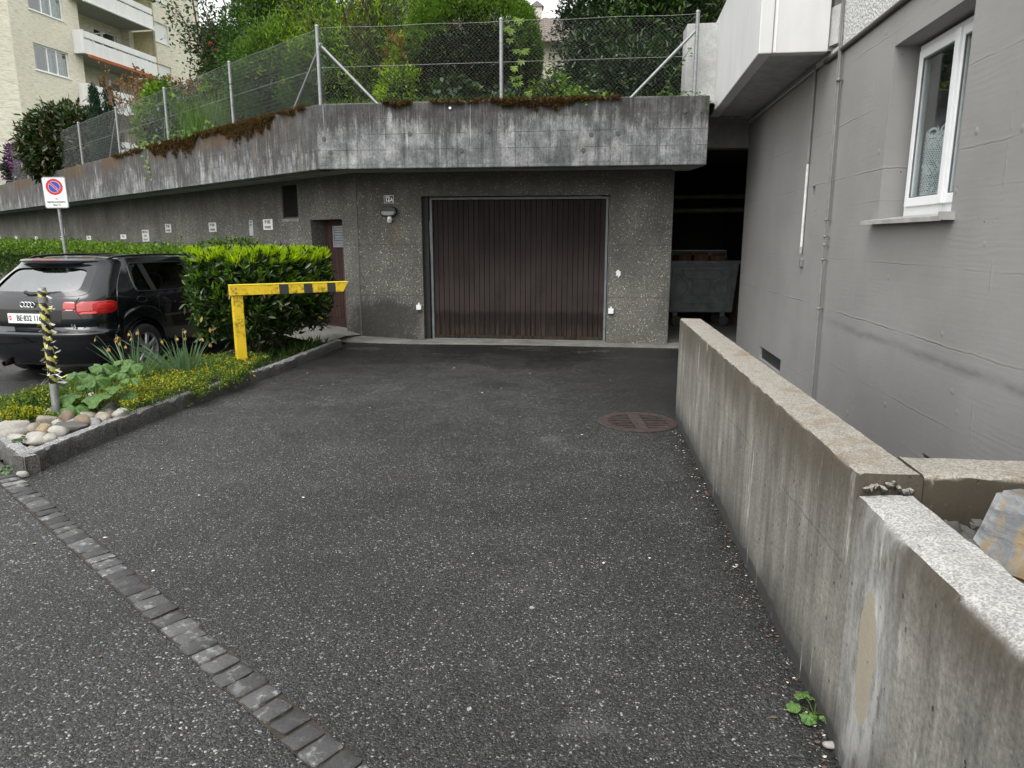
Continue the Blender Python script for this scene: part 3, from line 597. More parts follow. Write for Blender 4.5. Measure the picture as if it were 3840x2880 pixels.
# joint groove at the bend: a narrow raised fillet
m = MB(); m.box(-.012, .012, -.006, .004, 0, 2.5); part('corner_joint', m, plain('joint_mortar', (.10,.095,.085), .9), gar, rot=(0, 0, RZ_R - .33))
sL = lambda x, y: FL.s_of(x, y)
DS = (sL(-3.326, 12.006), sL(-2.645, 11.325), .10, 1.86)          # recessed side door
VT = (sL(-3.981, 12.661), sL(-3.598, 12.278), 1.894, 2.47)        # louvred vent
m = MB(); m.wall(-46, 0, -.3, 2.52, 0, .30, [DS, VT])
part('parking_wall', m, AGG, gar, rot=(0, 0, RZ_L))
part('vent_sill', MB().box(VT[0]-.03, VT[1]+.03, -.012, .05, VT[2]-.05, VT[2]-.002), CONC, gar, rot=(0, 0, RZ_L))

# slab soffit + parapet beams
def loc_of(fr, a, y=0, z=0): p = fr.w(a, y, z); return (p[0]-G0[0], p[1]-G0[1], p[2])
Zb, Zt = 2.49, 3.33
lenP = math.hypot(5.16, .65)
m = MB(); mitR = .25*math.tan((RZ_R-RZ_L)/2)
m.prism([(0, 0), (lenP, 0), (lenP, .25), (mitR*-1+.0, .25)], 0, Zt-Zb)
o = part('parapet', m, PARA_R, gar, loc_of(PR, 0, 0, Zb), (0, 0, PR.rz), bevel=.012)
m = MB(); m.prism([(-46, 0), (0, 0), (mitR, .25), (-46, .25)], 0, Zt-Zb)
part('parapet', m, PARA_L, gar, loc_of(PL, 0, 0, Zb), (0, 0, PL.rz), bevel=.012, label='mossy angled parapet beam')
m = MB(); A = [PL.w(-46, .25), PL.w(0, .25), PR.w(lenP-.12, .25), (2.40, 10.62, 0), FL.w(-.05, .4), FL.w(-46, .4)]
m.prism([(p[0], p[1]) for p in A], Zb+.03, Zb+.38); part('roof_slab', m, SOFFIT, gar, world=True)
m = MB(); m.prism([(p[0], p[1]) for p in (PR.w(lenP-.02, .25), (2.50, 10.40, 0), (2.30, 10.42, 0), PR.w(lenP-.5, .25))], Zb+.005, Zb+.25); part('slab_end', m, SOFFIT, gar, world=True)
# chamfer lips under the parapet and form-tie holes and the drain spout
for a in (.35, 1.55, 2.55, 3.32, 4.1, 4.75):
    pass
hole = make_mesh('tie_hole', *(lambda b: (b.v, b.f))(MB().lathe([(.022, -.003), (.030, .0), (.030, .004), (.018, .006)], 14, Matrix.Rotation(R(90), 4, 'X'))), True, 40)
hole.materials.append(plain('tie_hole_mortar', (.075,.075,.075), .9))
for a, z in ((.10, .40), (1.30, .44), (2.37, .46), (3.72, .39), (4.06, .40), (4.90, .66), (3.62, .20), (2.0, .22), (-.5, .30), (.18, .22)):
    p = loc_of(PR, a, -.003, Zb+z)
    if a > 0: put('tie_hole', hole, None, gar, p, (0, 0, PR.rz))
m = MB().lathe([(.0, .02), (.017, .02), (.017, -.02), (.0, -.02)], 12, Matrix.Rotation(R(90), 4, 'X'), False)
part('drain_spout', m, PVC, gar, loc_of(PR, 1.86, -.01, Zb+.755), (0, 0, PR.rz), smooth=True)

# garage door: steel frame, leaf of vertical boards
gd = put('garage_door', make_mesh('garage_door', *(lambda b: (b.v, b.f))(MB().box(DO[0]+.10, DO[1]-.05, .215, .235, .02, DO[3]-.02))), plain('door_backing', (.012,.010,.010), .9), gar, rot=(0, 0, RZ_R))
fx0, fx1 = DO[0]+.125, DO[1]-.06
for (x0, x1, z0, z1) in ((fx0-.035, fx0, .035, 2.13), (fx1, fx1+.035, .035, 2.13), (fx0-.035, fx1+.035, .0, .034), (fx0-.035, fx1+.035, 2.131, 2.165)):
    part('frame_rail', MB().box(x0, x1, .15, .205, z0, z1), FRAME, gd, bevel=.003)
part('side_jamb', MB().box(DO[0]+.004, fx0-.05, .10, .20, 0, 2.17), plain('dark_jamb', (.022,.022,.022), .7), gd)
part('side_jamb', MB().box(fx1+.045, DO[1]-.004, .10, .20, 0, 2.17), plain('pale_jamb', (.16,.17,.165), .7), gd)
nb = 33; bw = (fx1-fx0)/nb
bm_ = MB(); w = bw/2 - .0022
bm_.prism([(-w, 0), (-w+.0005, -.006), (-w+.003, -.010), (w-.003, -.010), (w-.0005, -.006), (w, 0)], .085, 2.12)
brd = make_mesh('plank', bm_.v, bm_.f); brd.materials.append(DOORW)
for i in range(nb): put('plank', brd, None, gd, (fx0 + (i+.5)*bw, .205, 0), (0, random.uniform(-.0006, .0006), 0))
part('bottom_rail', MB().box(fx0, fx1, .180, .204, .036, .084), DOORW, gd, bevel=.003)
# concrete threshold + apron with rising left end
m = MB(); top = [(0 - .30, .10), (.45, .05), (1.0, .018), (2.4, .012), (4.69, .03), (5.35, .03)]; rows = []
for (a, z) in top:
    wv = .26 + .05*math.sin(a*2.1)
    rows.append([FR.w(a, -wv-.02, .0015), FR.w(a, -wv, z*.25+.004), FR.w(a, -wv*.5, z*.7+.004), FR.w(a, .12, z+.004)])
m.grid(rows)
rows = [];
for (a, z) in ((-1.9, .10), (-1.0, .10), (-.3, .10), (0, .09)):
    rows.append([FL.w(a, -.62, .001), FL.w(a, -.56, z*.5), FL.w(a, -.3, z), FL.w(a, .3, z+.004)])
m.grid(rows)
struct('concrete_apron', m, APRON, smooth=True)
part('threshold', MB().box(DO[0], DO[1], .02, .14, -.1, .028), APRON, gar, rot=(0, 0, RZ_R), bevel=.01)
part('threshold', MB().box(DO[0], DO[1], .14, .5, -.1, .012), APRON, gar, rot=(0, 0, RZ_R))

# side door: recessed board door with louvre
sdm = MB(); sdm.box(DS[0]-.02, DS[1]+.02, .27, .29, .1, 1.87); sdr = part('side_door', sdm, plain('door_backing_red', (.012,.009,.009), .9), gar, rot=(0, 0, RZ_L))
nb2 = 10; bw2 = (DS[1]-DS[0])/nb2; w = bw2/2-.0015
bm_ = MB(); bm_.prism([(-w, 0), (-w+.006, -.01), (w-.006, -.01), (w, 0)], .24, 1.85); brd2 = make_mesh('plank', bm_.v, bm_.f); brd2.materials.append(DOOR2)
for i in range(nb2): put('plank', brd2, None, sdr, (DS[0] + (i+.5)*bw2, .27, 0))
part('bottom_rail', MB().box(DS[0], DS[1], .238, .268, .105, .238), DOOR2, sdr)
lx0, lx1, lz0, lz1 = DS[0]+.30, DS[1]-.03, 1.42, 1.76
for (x0, x1, z0, z1) in ((lx0, lx0+.02, lz0, lz1), (lx1-.02, lx1, lz0, lz1), (lx0+.02, lx1-.02, lz0, lz0+.02), (lx0+.02, lx1-.02, lz1-.02, lz1)):
    part('louvre_frame', MB().box(x0, x1, .225, .258, z0, z1), LOUV_G, sdr)
for i in range(7):
    z = lz0 + .03 + i*.042; m = MB(); m.add([(lx0+.02,.228,z),(lx1-.02,.228,z),(lx1-.02,.255,z+.034),(lx0+.02,.255,z+.034),(lx0+.02,.231,z-.003),(lx1-.02,.231,z-.003),(lx1-.02,.258,z+.031),(lx0+.02,.258,z+.031)], [(0,1,2,3),(7,6,5,4),(0,4,5,1),(2,6,7,3)])
    part('louvre_slat', m, LOUV_G, sdr)
# wall vent
vt = part('wall_vent', MB().box(VT[0], VT[1], .10, .12, VT[2], VT[3]), BLACK, gar, rot=(0, 0, RZ_L))
for (x0, x1, z0, z1) in ((VT[0], VT[0]+.025, VT[2], VT[3]), (VT[1]-.025, VT[1], VT[2], VT[3]), (VT[0]+.025, VT[1]-.025, VT[2], VT[2]+.025), (VT[0]+.025, VT[1]-.025, VT[3]-.025, VT[3])):
    part('vent_frame', MB().box(x0, x1, .01, .06, z0, z1), LOUV, vt)
for i in range(19):
    z = VT[2]+.035+i*.0275; m = MB(); m.add([(VT[0]+.025,.02,z),(VT[1]-.025,.02,z),(VT[1]-.025,.05,z+.022),(VT[0]+.025,.05,z+.022),(VT[0]+.025,.023,z-.003),(VT[1]-.025,.023,z-.003),(VT[1]-.025,.053,z+.019),(VT[0]+.025,.053,z+.019)], [(0,1,2,3),(7,6,5,4),(0,4,5,1),(2,6,7,3)])
    part('vent_slat', m, LOUV, vt)

# dark bin bay between garage and house
bay = thing('bin_bay', 'dark roofed recess for the rubbish container between garage and grey house', 'recess', (3.2, 12.0, 0))
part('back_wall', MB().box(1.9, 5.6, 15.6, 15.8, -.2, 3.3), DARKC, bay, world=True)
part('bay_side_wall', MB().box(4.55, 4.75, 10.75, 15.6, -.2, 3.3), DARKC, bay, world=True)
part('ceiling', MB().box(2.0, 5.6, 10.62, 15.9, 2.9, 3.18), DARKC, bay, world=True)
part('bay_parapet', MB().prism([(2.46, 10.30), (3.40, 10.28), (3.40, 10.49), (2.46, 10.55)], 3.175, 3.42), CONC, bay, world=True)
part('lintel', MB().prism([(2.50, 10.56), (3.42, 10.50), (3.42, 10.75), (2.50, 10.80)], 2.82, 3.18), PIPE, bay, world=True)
m = MB(); m.add([(2.3,10.43,.006),(3.6,10.4,.006),(4.7,10.7,.006),(4.7,15.7,.006),(2.2,15.7,.006)], [(0,1,2,3,4)]); struct('bay_floor', m, APRON)
for z in (2.30, 2.06):
    solo('wall_pipe', MB().tube([(2.3, 13.4, z), (2.95, 13.4, z+.005), (4.5, 13.4, z+.02)], .045, 12), plain('dull_pipe_%d' % (z*100), (.10,.10,.10), .5),
         'upper of two grey pipes crossing the dark bin recess' if z > 2.2 else 'lower of two grey pipes crossing the dark bin recess', 'pipe', (3.4, 13.4, z), 'pipes across the bin recess', smooth=True)

# things fixed to the garage front
def on(fr, a, z, y=0): return fr.w(a, y, z)
a0 = sR(-1.843, 10.962)
hn = thing('house_number_plate', 'small navy enamel plate reading 12A on the garage front', 'house number', on(FR, a0, 2.136, -.002), RZ_R)
part('plate', MB().box(-.075, .075, -.006, 0, -.057, .057), SIGNW, hn, bevel=.002); part('panel', MB().box(-.069, .069, -.0075, -.006, -.051, .051), NAVY, hn)
text_mesh('lettering', '12', .105, SIGNW, hn, (-.021, -.0085, .0), (R(90), 0, 0), sx=.70, bold=.004); text_mesh('lettering', 'A', .074, SIGNW, hn, (.043, -.0085, -.012), (R(90), 0, 0), sx=.85, bold=.002)
lp = thing('wall_lamp', 'oval black bulkhead lamp with half-lidded glass under the number plate', 'wall lamp', on(FR, sR(-1.845, 10.963), 1.955, -.002), RZ_R)
def oval(w, h, n=28, e=2.6): return [(w*math.copysign(abs(math.cos(q))**(2/e), math.cos(q)), h*math.copysign(abs(math.sin(q))**(2/e), math.sin(q))) for q in [2*math.pi*k/n for k in range(n)]]
part('body', MB().prism([(x, z) for x, z in oval(.128, .075)], 0, -.065, 'y'), BLACK, lp, bevel=.008, smooth=True)
part('glass', MB().prism([(x, z-.018) for x, z in oval(.102, .042)], -.060, -.078, 'y'), plain('frosted_glass', (.22,.25,.25), .2), lp, bevel=.01, smooth=True)
part('lid', MB().prism([(x, max(z, .002)) for x, z in oval(.122, .068)], -.055, -.081, 'y'), BLACK, lp, bevel=.006, smooth=True)
part('sensor', MB().lathe([(.0, -.062), (.022, -.06), (.036, -.04), (.04, -.015), (.034, .02), (.02, .034), (.0, .036)], 18, Matrix.Translation((.015, -.04, -.105)), False), PVC, lp, smooth=True, sharp=80)
part('sensor_eye', MB().lathe([(.0, -.052), (.02, -.049), (.027, -.03), (.03, -.01)], 16, Matrix.Translation((.015, -.058, -.098)), False), plain('sensor_lens', (.62,.60,.55), .2), lp, smooth=True)
for nm, xy, z, lb in (('left', (-1.423, 10.909), .528, 'small white light-barrier box left of the garage door'), ('right', (1.468, 10.537), .506, 'small white light-barrier box right of the garage door')):
    bx = thing('light_barrier_box', lb, 'sensor box', on(FR, sR(*xy), z, -.002), RZ_R, 'light barrier boxes beside the garage door')
    part('housing', MB().box(-.038, .038, -.05, 0, -.038, .038), SIGNW, bx, bevel=.004); part('cable_gland', MB().box(-.010, .010, -.03, 0, .038, .068), SIGNW, bx); part('foot', MB().box(-.03, .03, -.035, 0, -.05, -.038), BLACK, bx)
# torn paper patch and vent nub on the right pier
m = MB(); pts = [(math.cos(q)*.05*random.uniform(.45, 1.1), math.sin(q)*.075*random.uniform(.4, 1.05)) for q in np.linspace(0, 6.28, 22)[:-1]]
m.prism([(x, z) for x, z in pts], 0, -.003, 'y'); pp = part('paper_scrap', m, SIGNW, None, on(FR, sR(1.56, 10.525), 1.06, -.003), (0, 0, RZ_R)); pp['label'] = 'torn white paper scrap stuck on the pier right of the garage door'; pp['category'] = 'paper scrap'

# plaques along the parking wall
def plaque(x0, z0, w, h, lines, label, mat=SIGNW, size=.07, sx=.62, grp=None, tilt=0):
    a = FL.s_of(x0, 8.68-x0)
    p = thing('parking_sign', label, 'sign', on(FL, a, z0, -.002), RZ_L, grp or 'reserved-parking plates along the wall')
    part('plate', MB().box(-w/2, w/2, -.008, 0, -h/2, h/2), mat, p, rot=(0, tilt, 0), bevel=.003)
    for i, tx in enumerate(lines):
        if tx: text_mesh('lettering', tx, size, INK, p, (0, -.0095, h/2 - h*(i+.62)/(len(lines)+.25)), (R(90), 0, 0), sx=sx, bold=size*.015)
plaque(-4.38, 1.807, .36, .185, ['PP 10/05', 'vermietet'], 'white plate reading PP 10/05 vermietet, nearest the louvred vent', size=.085, sx=.70)
plaque(-6.075, 1.787, .36, .185, ['PP 10/06', 'vermietet'], 'off-white plate reading PP 10/06 vermietet, second from the louvred vent', SIGNG, .085, .70)
plaque(-7.79, 1.792, .36, .19, ['PP 10/07', 'vermietet'], 'off-white plate reading PP 10/07 vermietet, beside the grey three-line sign', SIGNG, .085, .70)
plaque(-4.85, 1.753, .155, .28, ['VERBOT', 'PRIVAT', '', '', ''], 'narrow tall pale plate with small print beside the PP 10/05 plate', SIGNGL, .036, .8, tilt=.03)
plaque(-8.86, 1.63, .46, .285, ['PARKPLATZ Nr. 1-4', 'reserviert', 'für Haus Nr. 12'], 'grey three-line reserved sign just above the low hedge', SIGNG, .07, .62)
for x, tx, lb in ((-10.03, 'PP 10/11', 'small white plate nearest to the three-line grey sign'), (-12.18, 'PP 10/12', 'small white plate right of the no-parking sign pole'), (-14.19, 'PP 10/13', 'small white plate half behind the no-parking sign pole'), (-16.58, '12 1', 'second small white plate left of the sign pole'), (-18.82, '12 2', 'third small white plate left of the sign pole'), (-20.96, '12 3', 'small white plate cut by the left picture edge')):
    plaque(x, 1.61 if x > -11 else 1.585, .43, .118, [tx], lb, SIGNW, .08, .7)
plaque(-13.965, 1.77, .06, .25, [], 'thin upright white strip behind the no-parking sign pole', SIGNW)
# ------------------------------------------------------------------ grey house on the right
H0 = (3.343, 10.5, 0)
hou = thing('grey_house', 'grey painted house with white balcony and lace-curtained window on the right', 'house', H0)
sH = lambda x, y: FH.s_of(x, y)
WO = (sH(2.696, 5.385), sH(2.557, 4.262), 1.695, 2.885)
V1 = (sH(3.149, 8.93), sH(3.010, 7.84), .07, .225); V2 = (sH(2.556, 4.254), sH(2.49, 3.70), .08, .245)
m = MB(); m.wall(0, 15, -.6, 3.135, 0, .32, [WO, V1, V2, (sH(2.92, 7.14), sH(2.905, 7.05), 1.965, 2.05)])
part('wall', m, HOUSE, hou, rot=(0, 0, FH.rz))
m = MB(); m.wall(0, 15, 3.15, 9.5, -.018, .32, [(3.2, 3.9, 3.2, 5.2)]); part('upper_wall', m, ROUGH, hou, rot=(0, 0, FH.rz))
part('interior', MB().box(.0, 15, 2.2, 2.3, -.6, 9), plain('dim_room_wall', (.10,.095,.09), .9), hou, rot=(0, 0, FH.rz))
part('end_wall', MB().box(-.001, .25, .32, 2.2, -.6, 9.3), HOUSE, hou, rot=(0, 0, FH.rz))
part('floor_slab', MB().box(.25, 15, .32, 2.2, .8, 1.0), CONC, hou, rot=(0, 0, FH.rz)); part('floor_slab', MB().box(.25, 15, .32, 2.2, 3.05, 3.3), CONC, hou, rot=(0, 0, FH.rz))
part('partition', MB().box(WO[0]-.8, WO[0]-.7, .32, 2.2, 1.0, 3.05), plain('room_wall', (.25,.24,.22), .9), hou, rot=(0, 0, FH.rz))
part('drip_rail', MB().tube([(3.55, -.022, 3.142), (15, -.022, 3.142)], .020, 8), plain('brown_drip_rail', (.085,.075,.068), .6), hou, rot=(0, 0, FH.rz), smooth=True)
for V in (V1, V2): part('vent_shade_sheet', MB().box(V[0]+.002, V[1]-.002, .035, .05, V[2]+.002, V[3]-.002), plain('vent_shade_dark', (.026,.028,.030), .6), hou, rot=(0, 0, FH.rz))  # dark sheet added in each vent opening, its colour stands for the shade inside
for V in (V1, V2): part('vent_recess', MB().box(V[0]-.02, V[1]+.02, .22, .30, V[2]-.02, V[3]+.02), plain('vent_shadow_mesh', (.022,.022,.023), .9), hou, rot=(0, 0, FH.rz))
# window
wx0, wx1, wz0, wz1 = WO[0]+.05, WO[1]+.04, WO[2]+.015, WO[3]-.02
wi = put('window', None, None, hou, (0, 0, 0), (0, 0, FH.rz))
wi = None
win = part('window', MB().wall(wx0, wx1, wz0, wz1, .155, .215, [(wx0+.055, wx1-.055, wz0+.075, wz1-.055)]), PVC, hou, rot=(0, 0, FH.rz), bevel=.004)
for o in list(hou.children):
    if o.data is None and o.name.startswith('window'): bpy.data.objects.remove(o)
win.name = 'window'
mid = wx0 + (wx1-wx0)*.56
for (x0, x1) in ((wx0+.045, mid), (mid+.002, wx1-.045)):
    part('casement', MB().wall(x0, x1, wz0+.065, wz1-.045, .135, .19, [(x0+.058, x1-.058, wz0+.125, wz1-.10)]), PVC, win, bevel=.004)
    part('pane', MB().box(x0+.05, x1-.05, .160, .164, wz0+.12, wz1-.095), glass('window_glass', (.82,.86,.86), 1.45), win)
    part('glazing_bead', MB().wall(x0+.058, x1-.058, wz0+.125, wz1-.10, .140, .150, [(x0+.066, x1-.066, wz0+.133, wz1-.108)]), plain('grey_gasket', (.12,.125,.13), .6), win)
m = MB(); m.box(mid-.03, mid+.032, .118, .136, wz0+.065, wz1-.045); part('meeting_rail', m, PVC, win, bevel=.004)
m = MB(); m.prism([(-.085, 0), (-.085, -.028), (-.078, -.028), (-.078, -.008), (.14, .022), (.14, .028)], WO[0]-.10, WO[1]+.06, 'x')
part('window_sill', m, ALU, hou, (0, 0, 0), (0, 0, FH.rz)).location.z = WO[2]-.012
part('sill_end', MB().box(WO[1]+.045, WO[1]+.0605, -.087, .0, WO[2]-.035, WO[2]+.012), ALU, hou, rot=(0, 0, FH.rz))
# lace curtain, gathered: real holes in a net
def lace(name, x0, x1, z0, z1, label):
    m = MB(); cell = .0165; y = .20
    fold = lambda x: y + .012*math.sin(x*52) + .006*math.sin(x*23+1)
    def ring(cx, cz, r, t, n=6):
        o_ = [(cx + r*math.cos(2*math.pi*k/n+.5), cz + r*math.sin(2*math.pi*k/n+.5)) for k in range(n)]; i_ = [(cx + (r-t)*math.cos(2*math.pi*k/n+.5), cz + (r-t)*math.sin(2*math.pi*k/n+.5)) for k in range(n)]
        m.add([(p[0], fold(p[0]), p[1]) for p in o_ + i_], [(k, (k+1) % n, n+(k+1) % n, n+k) for k in range(n)])
    def disc(cx, cz, r, n=8): m.add([(cx + r*math.cos(2*math.pi*k/n), fold(cx + r*math.cos(2*math.pi*k/n)) - .001, cz + r*math.sin(2*math.pi*k/n)) for k in range(n)], [tuple(range(n))])
    nz = int((z1-z0)/(cell*.87)); nx = int((x1-x0)/cell)
    for j in range(nz):
        for i in range(nx): ring(x0 + (i+.5+.5*(j % 2))*cell, z0 + (j+.5)*cell*.87, cell*.60, .0042)
    for i in range(int((x1-x0)/.075)):      # scalloped hem, flower band, ruffled top with ring motifs
        cx = x0 + (i+.5)*.075
        for r in (.034, .020): ring(cx, z0+.04, r, .008, 12)
        disc(cx+.03, z0+.085, .014)
        for q in range(5): disc(cx + .022*math.cos(q*1.257), z0 + (z1-z0)*.46 + .022*math.sin(q*1.257), .012)
        disc(cx+.035, z0 + (z1-z0)*.40, .010); disc(cx-.03, z0 + (z1-z0)*.53, .010)
        for r in (.030, .018): ring(cx, z1-.085, r, .007, 12)
        ring(cx, z1-.008, .034, .014, 12); disc(cx+.037, z1-.05, .014)
        for q in range(3): ring(cx+.01*q, z0 + (z1-z0)*(.22+.04*q), .014, .006, 10)
    L = FH.w(0, 0, 0)
    o = part(name, m, plain('white_lace', (.74,.75,.74), .9, vary=.04), None, L, (0, 0, FH.rz)); o['label'] = label; o['category'] = 'curtain'; o['group'] = 'lace curtains in the window'
lace('lace_curtain', wx0+.12, mid-.01, wz0+.09, wz0+.56, 'white lace half-curtain behind the left window pane')
lace('lace_curtain', mid+.11, wx1-.06, wz0+.09, wz0+.60, 'narrow strip of white lace curtain behind the right window pane')
# balcony (upper floor) with its soffit
P = [(2.226,6.878),(2.818,6.80),(2.90,6.80),(3.318,10.278),(2.714,10.278)]
bal = part('balcony', MB().prism([(2.26,6.90), (2.99,6.82), (3.34,10.26), (2.74,10.26)], 3.205, 3.34), plain('balcony_soffit', (.36,.36,.35), .8), hou, world=True)
n1 = (Vector(P[4])-Vector(P[0])).normalized(); n2 = Vector((n1.y, -n1.x))
def off2(p, a, b): q = Vector(p) + n1*a + n2*b; return (q.x, q.y)
part('balcony_panel', MB().prism([P[0], off2(P[0], 0, .12), off2(P[4], 0, .12), P[4]], 3.19, 4.35), WHITEP, bal, bevel=.01).location = bal.location*0
for ch in bal.children: ch.location = (-bal.parent.location.x, -bal.parent.location.y, 0)
e1 = Vector((2.818-2.226, 6.80-6.878)).normalized(); e2 = Vector((-e1.y, e1.x))
def offe(a, b): q = Vector(P[0]) + e1*a + e2*b; return (q.x, q.y)
o = part('balcony_panel', MB().prism([offe(.125, .004), offe(.60, .004), offe(.60, .12), offe(.125, .12)], 3.192, 4.348), WHITEP, bal, bevel=.008); o.location = (-H0[0], -H0[1], 0)
o = part('panel_joint', MB().prism([offe(.138, -.002), offe(.150, -.002), offe(.150, .006), offe(.138, .006)], 3.20, 4.34), PVC, bal); o.location = (-H0[0], -H0[1], 0)
part('balcony_bearing', MB().prism([(2.86,6.70),(2.93,6.70),(2.95,6.86),(2.83,6.86)], 3.24, 3.56), CONC_LIGHT, hou, world=True); part('balcony_bearing', MB().prism([(2.87,6.86),(3.0,6.86),(3.02,7.0),(2.88,7.0)], 3.56, 4.3), CONC, hou, world=True)
# pipes on the wall
P1 = sH(2.94, 7.30)
part('conduit', MB().tube([(P1-.004, -.020, 3.185), (P1, -.020, 2.9), (P1, -.020, 2.28)], .014, 10), PIPE, hou, rot=(0, 0, FH.rz), smooth=True)
part('conduit', MB().tube([(P1, -.020, 2.275), (P1, -.020, 1.455)], .013, 10), PIPEW, hou, rot=(0, 0, FH.rz), smooth=True, label='white lower conduit')
part('conduit', MB().tube([(P1-.03, -.022, 3.183), (sH(3.318, 10.27)+.05, -.022, 3.183)], .016, 8), PIPE, hou, rot=(0, 0, FH.rz), smooth=True)
part('conduit_end', MB().tube([(P1, -.020, 1.475), (P1, -.020, 1.41)], .015, 10), ALU, hou, rot=(0, 0, FH.rz), smooth=True)
P2 = sH(2.838, 6.49)
lr = [( -.0, 4.6, .010), (0, 3.0, .010)]
part('lightning_rod', MB().tube([(P2-.09, -.045, 4.6), (P2-.02, -.045, 2.9), (P2+.0, -.04, 1.75), (P2+.005, -.04, 1.30)], .006, 8), PIPE, hou, rot=(0, 0, FH.rz), smooth=True)
part('conduit', MB().tube([(P2-.06, -.032, 3.55), (P2-.012, -.030, 2.90), (P2+.01, -.030, 1.72)], .010, 10), PIPE, hou, rot=(0, 0, FH.rz), smooth=True)
part('earth_pipe', MB().tube([(P2+.0, -.04, 1.31), (P2+.01, -.04, .95), (P2+.015, -.04, -.2)], .013, 12), PIPE, hou, rot=(0, 0, FH.rz), smooth=True)
for z, rr in ((2.89, .022), (1.72, .020), (1.575, .022), (1.50, .018), (1.37, .022), (.93, .026)):
    part('pipe_clip', MB().lathe([(.0, -.010), (rr*.8, -.010), (rr, -.004), (rr, .004), (rr*.8, .010), (.0, .010)], 12, Matrix.Translation((P2+.004, -.036, z)), False), PIPE, hou, rot=(0, 0, FH.rz), smooth=True)
    part('clip_arm', MB().box(P2-.004, P2+.010, -.03, .0, z-.006, z+.006), PIPE, hou, rot=(0, 0, FH.rz))
ky = part('key_switch', MB().prism(oval(.030, .050, 20, 4), 0, -.028, 'y'), GALV_D, hou, loc=(0, 0, 0), rot=(0, 0, FH.rz), bevel=.004)
ky.location = Vector(FH.w(sH(2.937, 7.277), -.001, 1.315)) - Vector(H0)
part('switch_cap', MB().lathe([(.0, -.05), (.018, -.05), (.022, -.03), (.022, 0)], 14, Matrix.Translation((0, -.004, .004)) @ Matrix.Rotation(R(-90), 4, 'X') @ Matrix.Scale(-1, 4, (0,0,1)), False), BLACK, ky, smooth=True)
# pale grey concrete block standing behind the fence end
solo('concrete_block', MB().prism([(2.27, 9.92), (2.66, 9.86), (2.72, 10.22), (2.30, 10.27)], 3.30, 4.28), CONC_LIGHT, 'pale grey concrete block behind the fence end beside the balcony', 'concrete block', (2.48, 10.05, 3.30), bevel=.01)
# ------------------------------------------------------------------ low walls beside the ramp
WZ = .89; TH = .178
def lw(y, o=0): d = Vector((.1055, 1)).normalized(); n = Vector((d.y, -d.x)); p = Vector((.795, 0)) + d*(y) + n*o; return (p.x, p.y)
rzL = math.atan2(-1, -.1055)
FW = Frame((LOWX(6.03), 6.03), (-.1055, -1)); WL = 4.10
rw = thing('retaining_wall', 'weathered L-shaped concrete wall with lichen on its top, before the grey house', 'low wall', (*FW.o, 0), FW.rz)
def rough_box(m, L, th, z0, z1, nx=60, chip=.004, seed=0):     # long box whose top arrises are worn
    rg = random.Random(seed); rows = []
    for i in range(nx+1):
        x = L*i/nx; j = lambda a: rg.uniform(-a, a)
        rows.append([(x, 0, z0), (x, 0, z1-.02+j(chip)), (x, .004+j(chip*.5), z1-.008+j(chip)), (x, .014+abs(j(chip)), z1+j(chip*.4)), (x, th*.5, z1+j(chip*.4)), (x, th-.012, z1+j(chip*.4)), (x, th, z1-.012), (x, th, z0)])
    m.grid(rows); k = len(rows[0]); o = len(m.v)
    m.add(rows[0], [tuple(range(k))[::-1]]); m.add(rows[-1], [tuple(range(k))])
m = MB(); rough_box(m, WL, TH, -.1, WZ, 90, .004, 3); part('long_wall', m, LOWW, rw, smooth=True, sharp=35)
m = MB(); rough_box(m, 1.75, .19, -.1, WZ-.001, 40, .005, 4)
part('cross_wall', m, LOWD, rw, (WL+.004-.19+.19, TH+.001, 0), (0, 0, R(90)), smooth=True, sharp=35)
fw = thing('front_planter_wall', 'clean-topped concrete wall with sand-coloured repair patch, nearest the camera', 'low wall', (*FW.w(WL+.012)[:2], 0), FW.rz)
m = MB(); rg = random.Random(9); rows = []
for i in range(70):
    x = i/69*3.4; j = lambda a: rg.uniform(-a, a); c = min(1, .25 + x*2.5); z1 = .83
    rows.append([(x, -.004, -.1), (x, -.004, z1-.035*c-.01+j(.003)), (x, .006*c+j(.002), z1-.016*c+j(.003)), (x, .022*c+abs(j(.003)), z1-.004+j(.002)), (x, .085, z1+j(.002)), (x, .146, z1+j(.003)), (x, .156, z1-.01), (x, .156, -.1)])
m.grid(rows); m.add(rows[0], [tuple(range(8))[::-1]]); m.add(rows[-1], [tuple(range(8))])
part('wall_body', m, LOWF, fw, smooth=True, sharp=35)
# broken edge at the corner: mortar crumbs under the coping
for i in range(9):
    p = FW.w(WL+.005+random.uniform(0, .012), .02+i*.015, WZ-.035+random.uniform(-.015, .01)); m = MB(); m.rock((0,0,0), (.016, .010, .011), 40+i, .3, 1)
    part('crumbled_edge', m, LOWW, rw, tuple(Matrix.Rotation(-FW.rz, 3, 'Z') @ (Vector(p) - rw.location)))
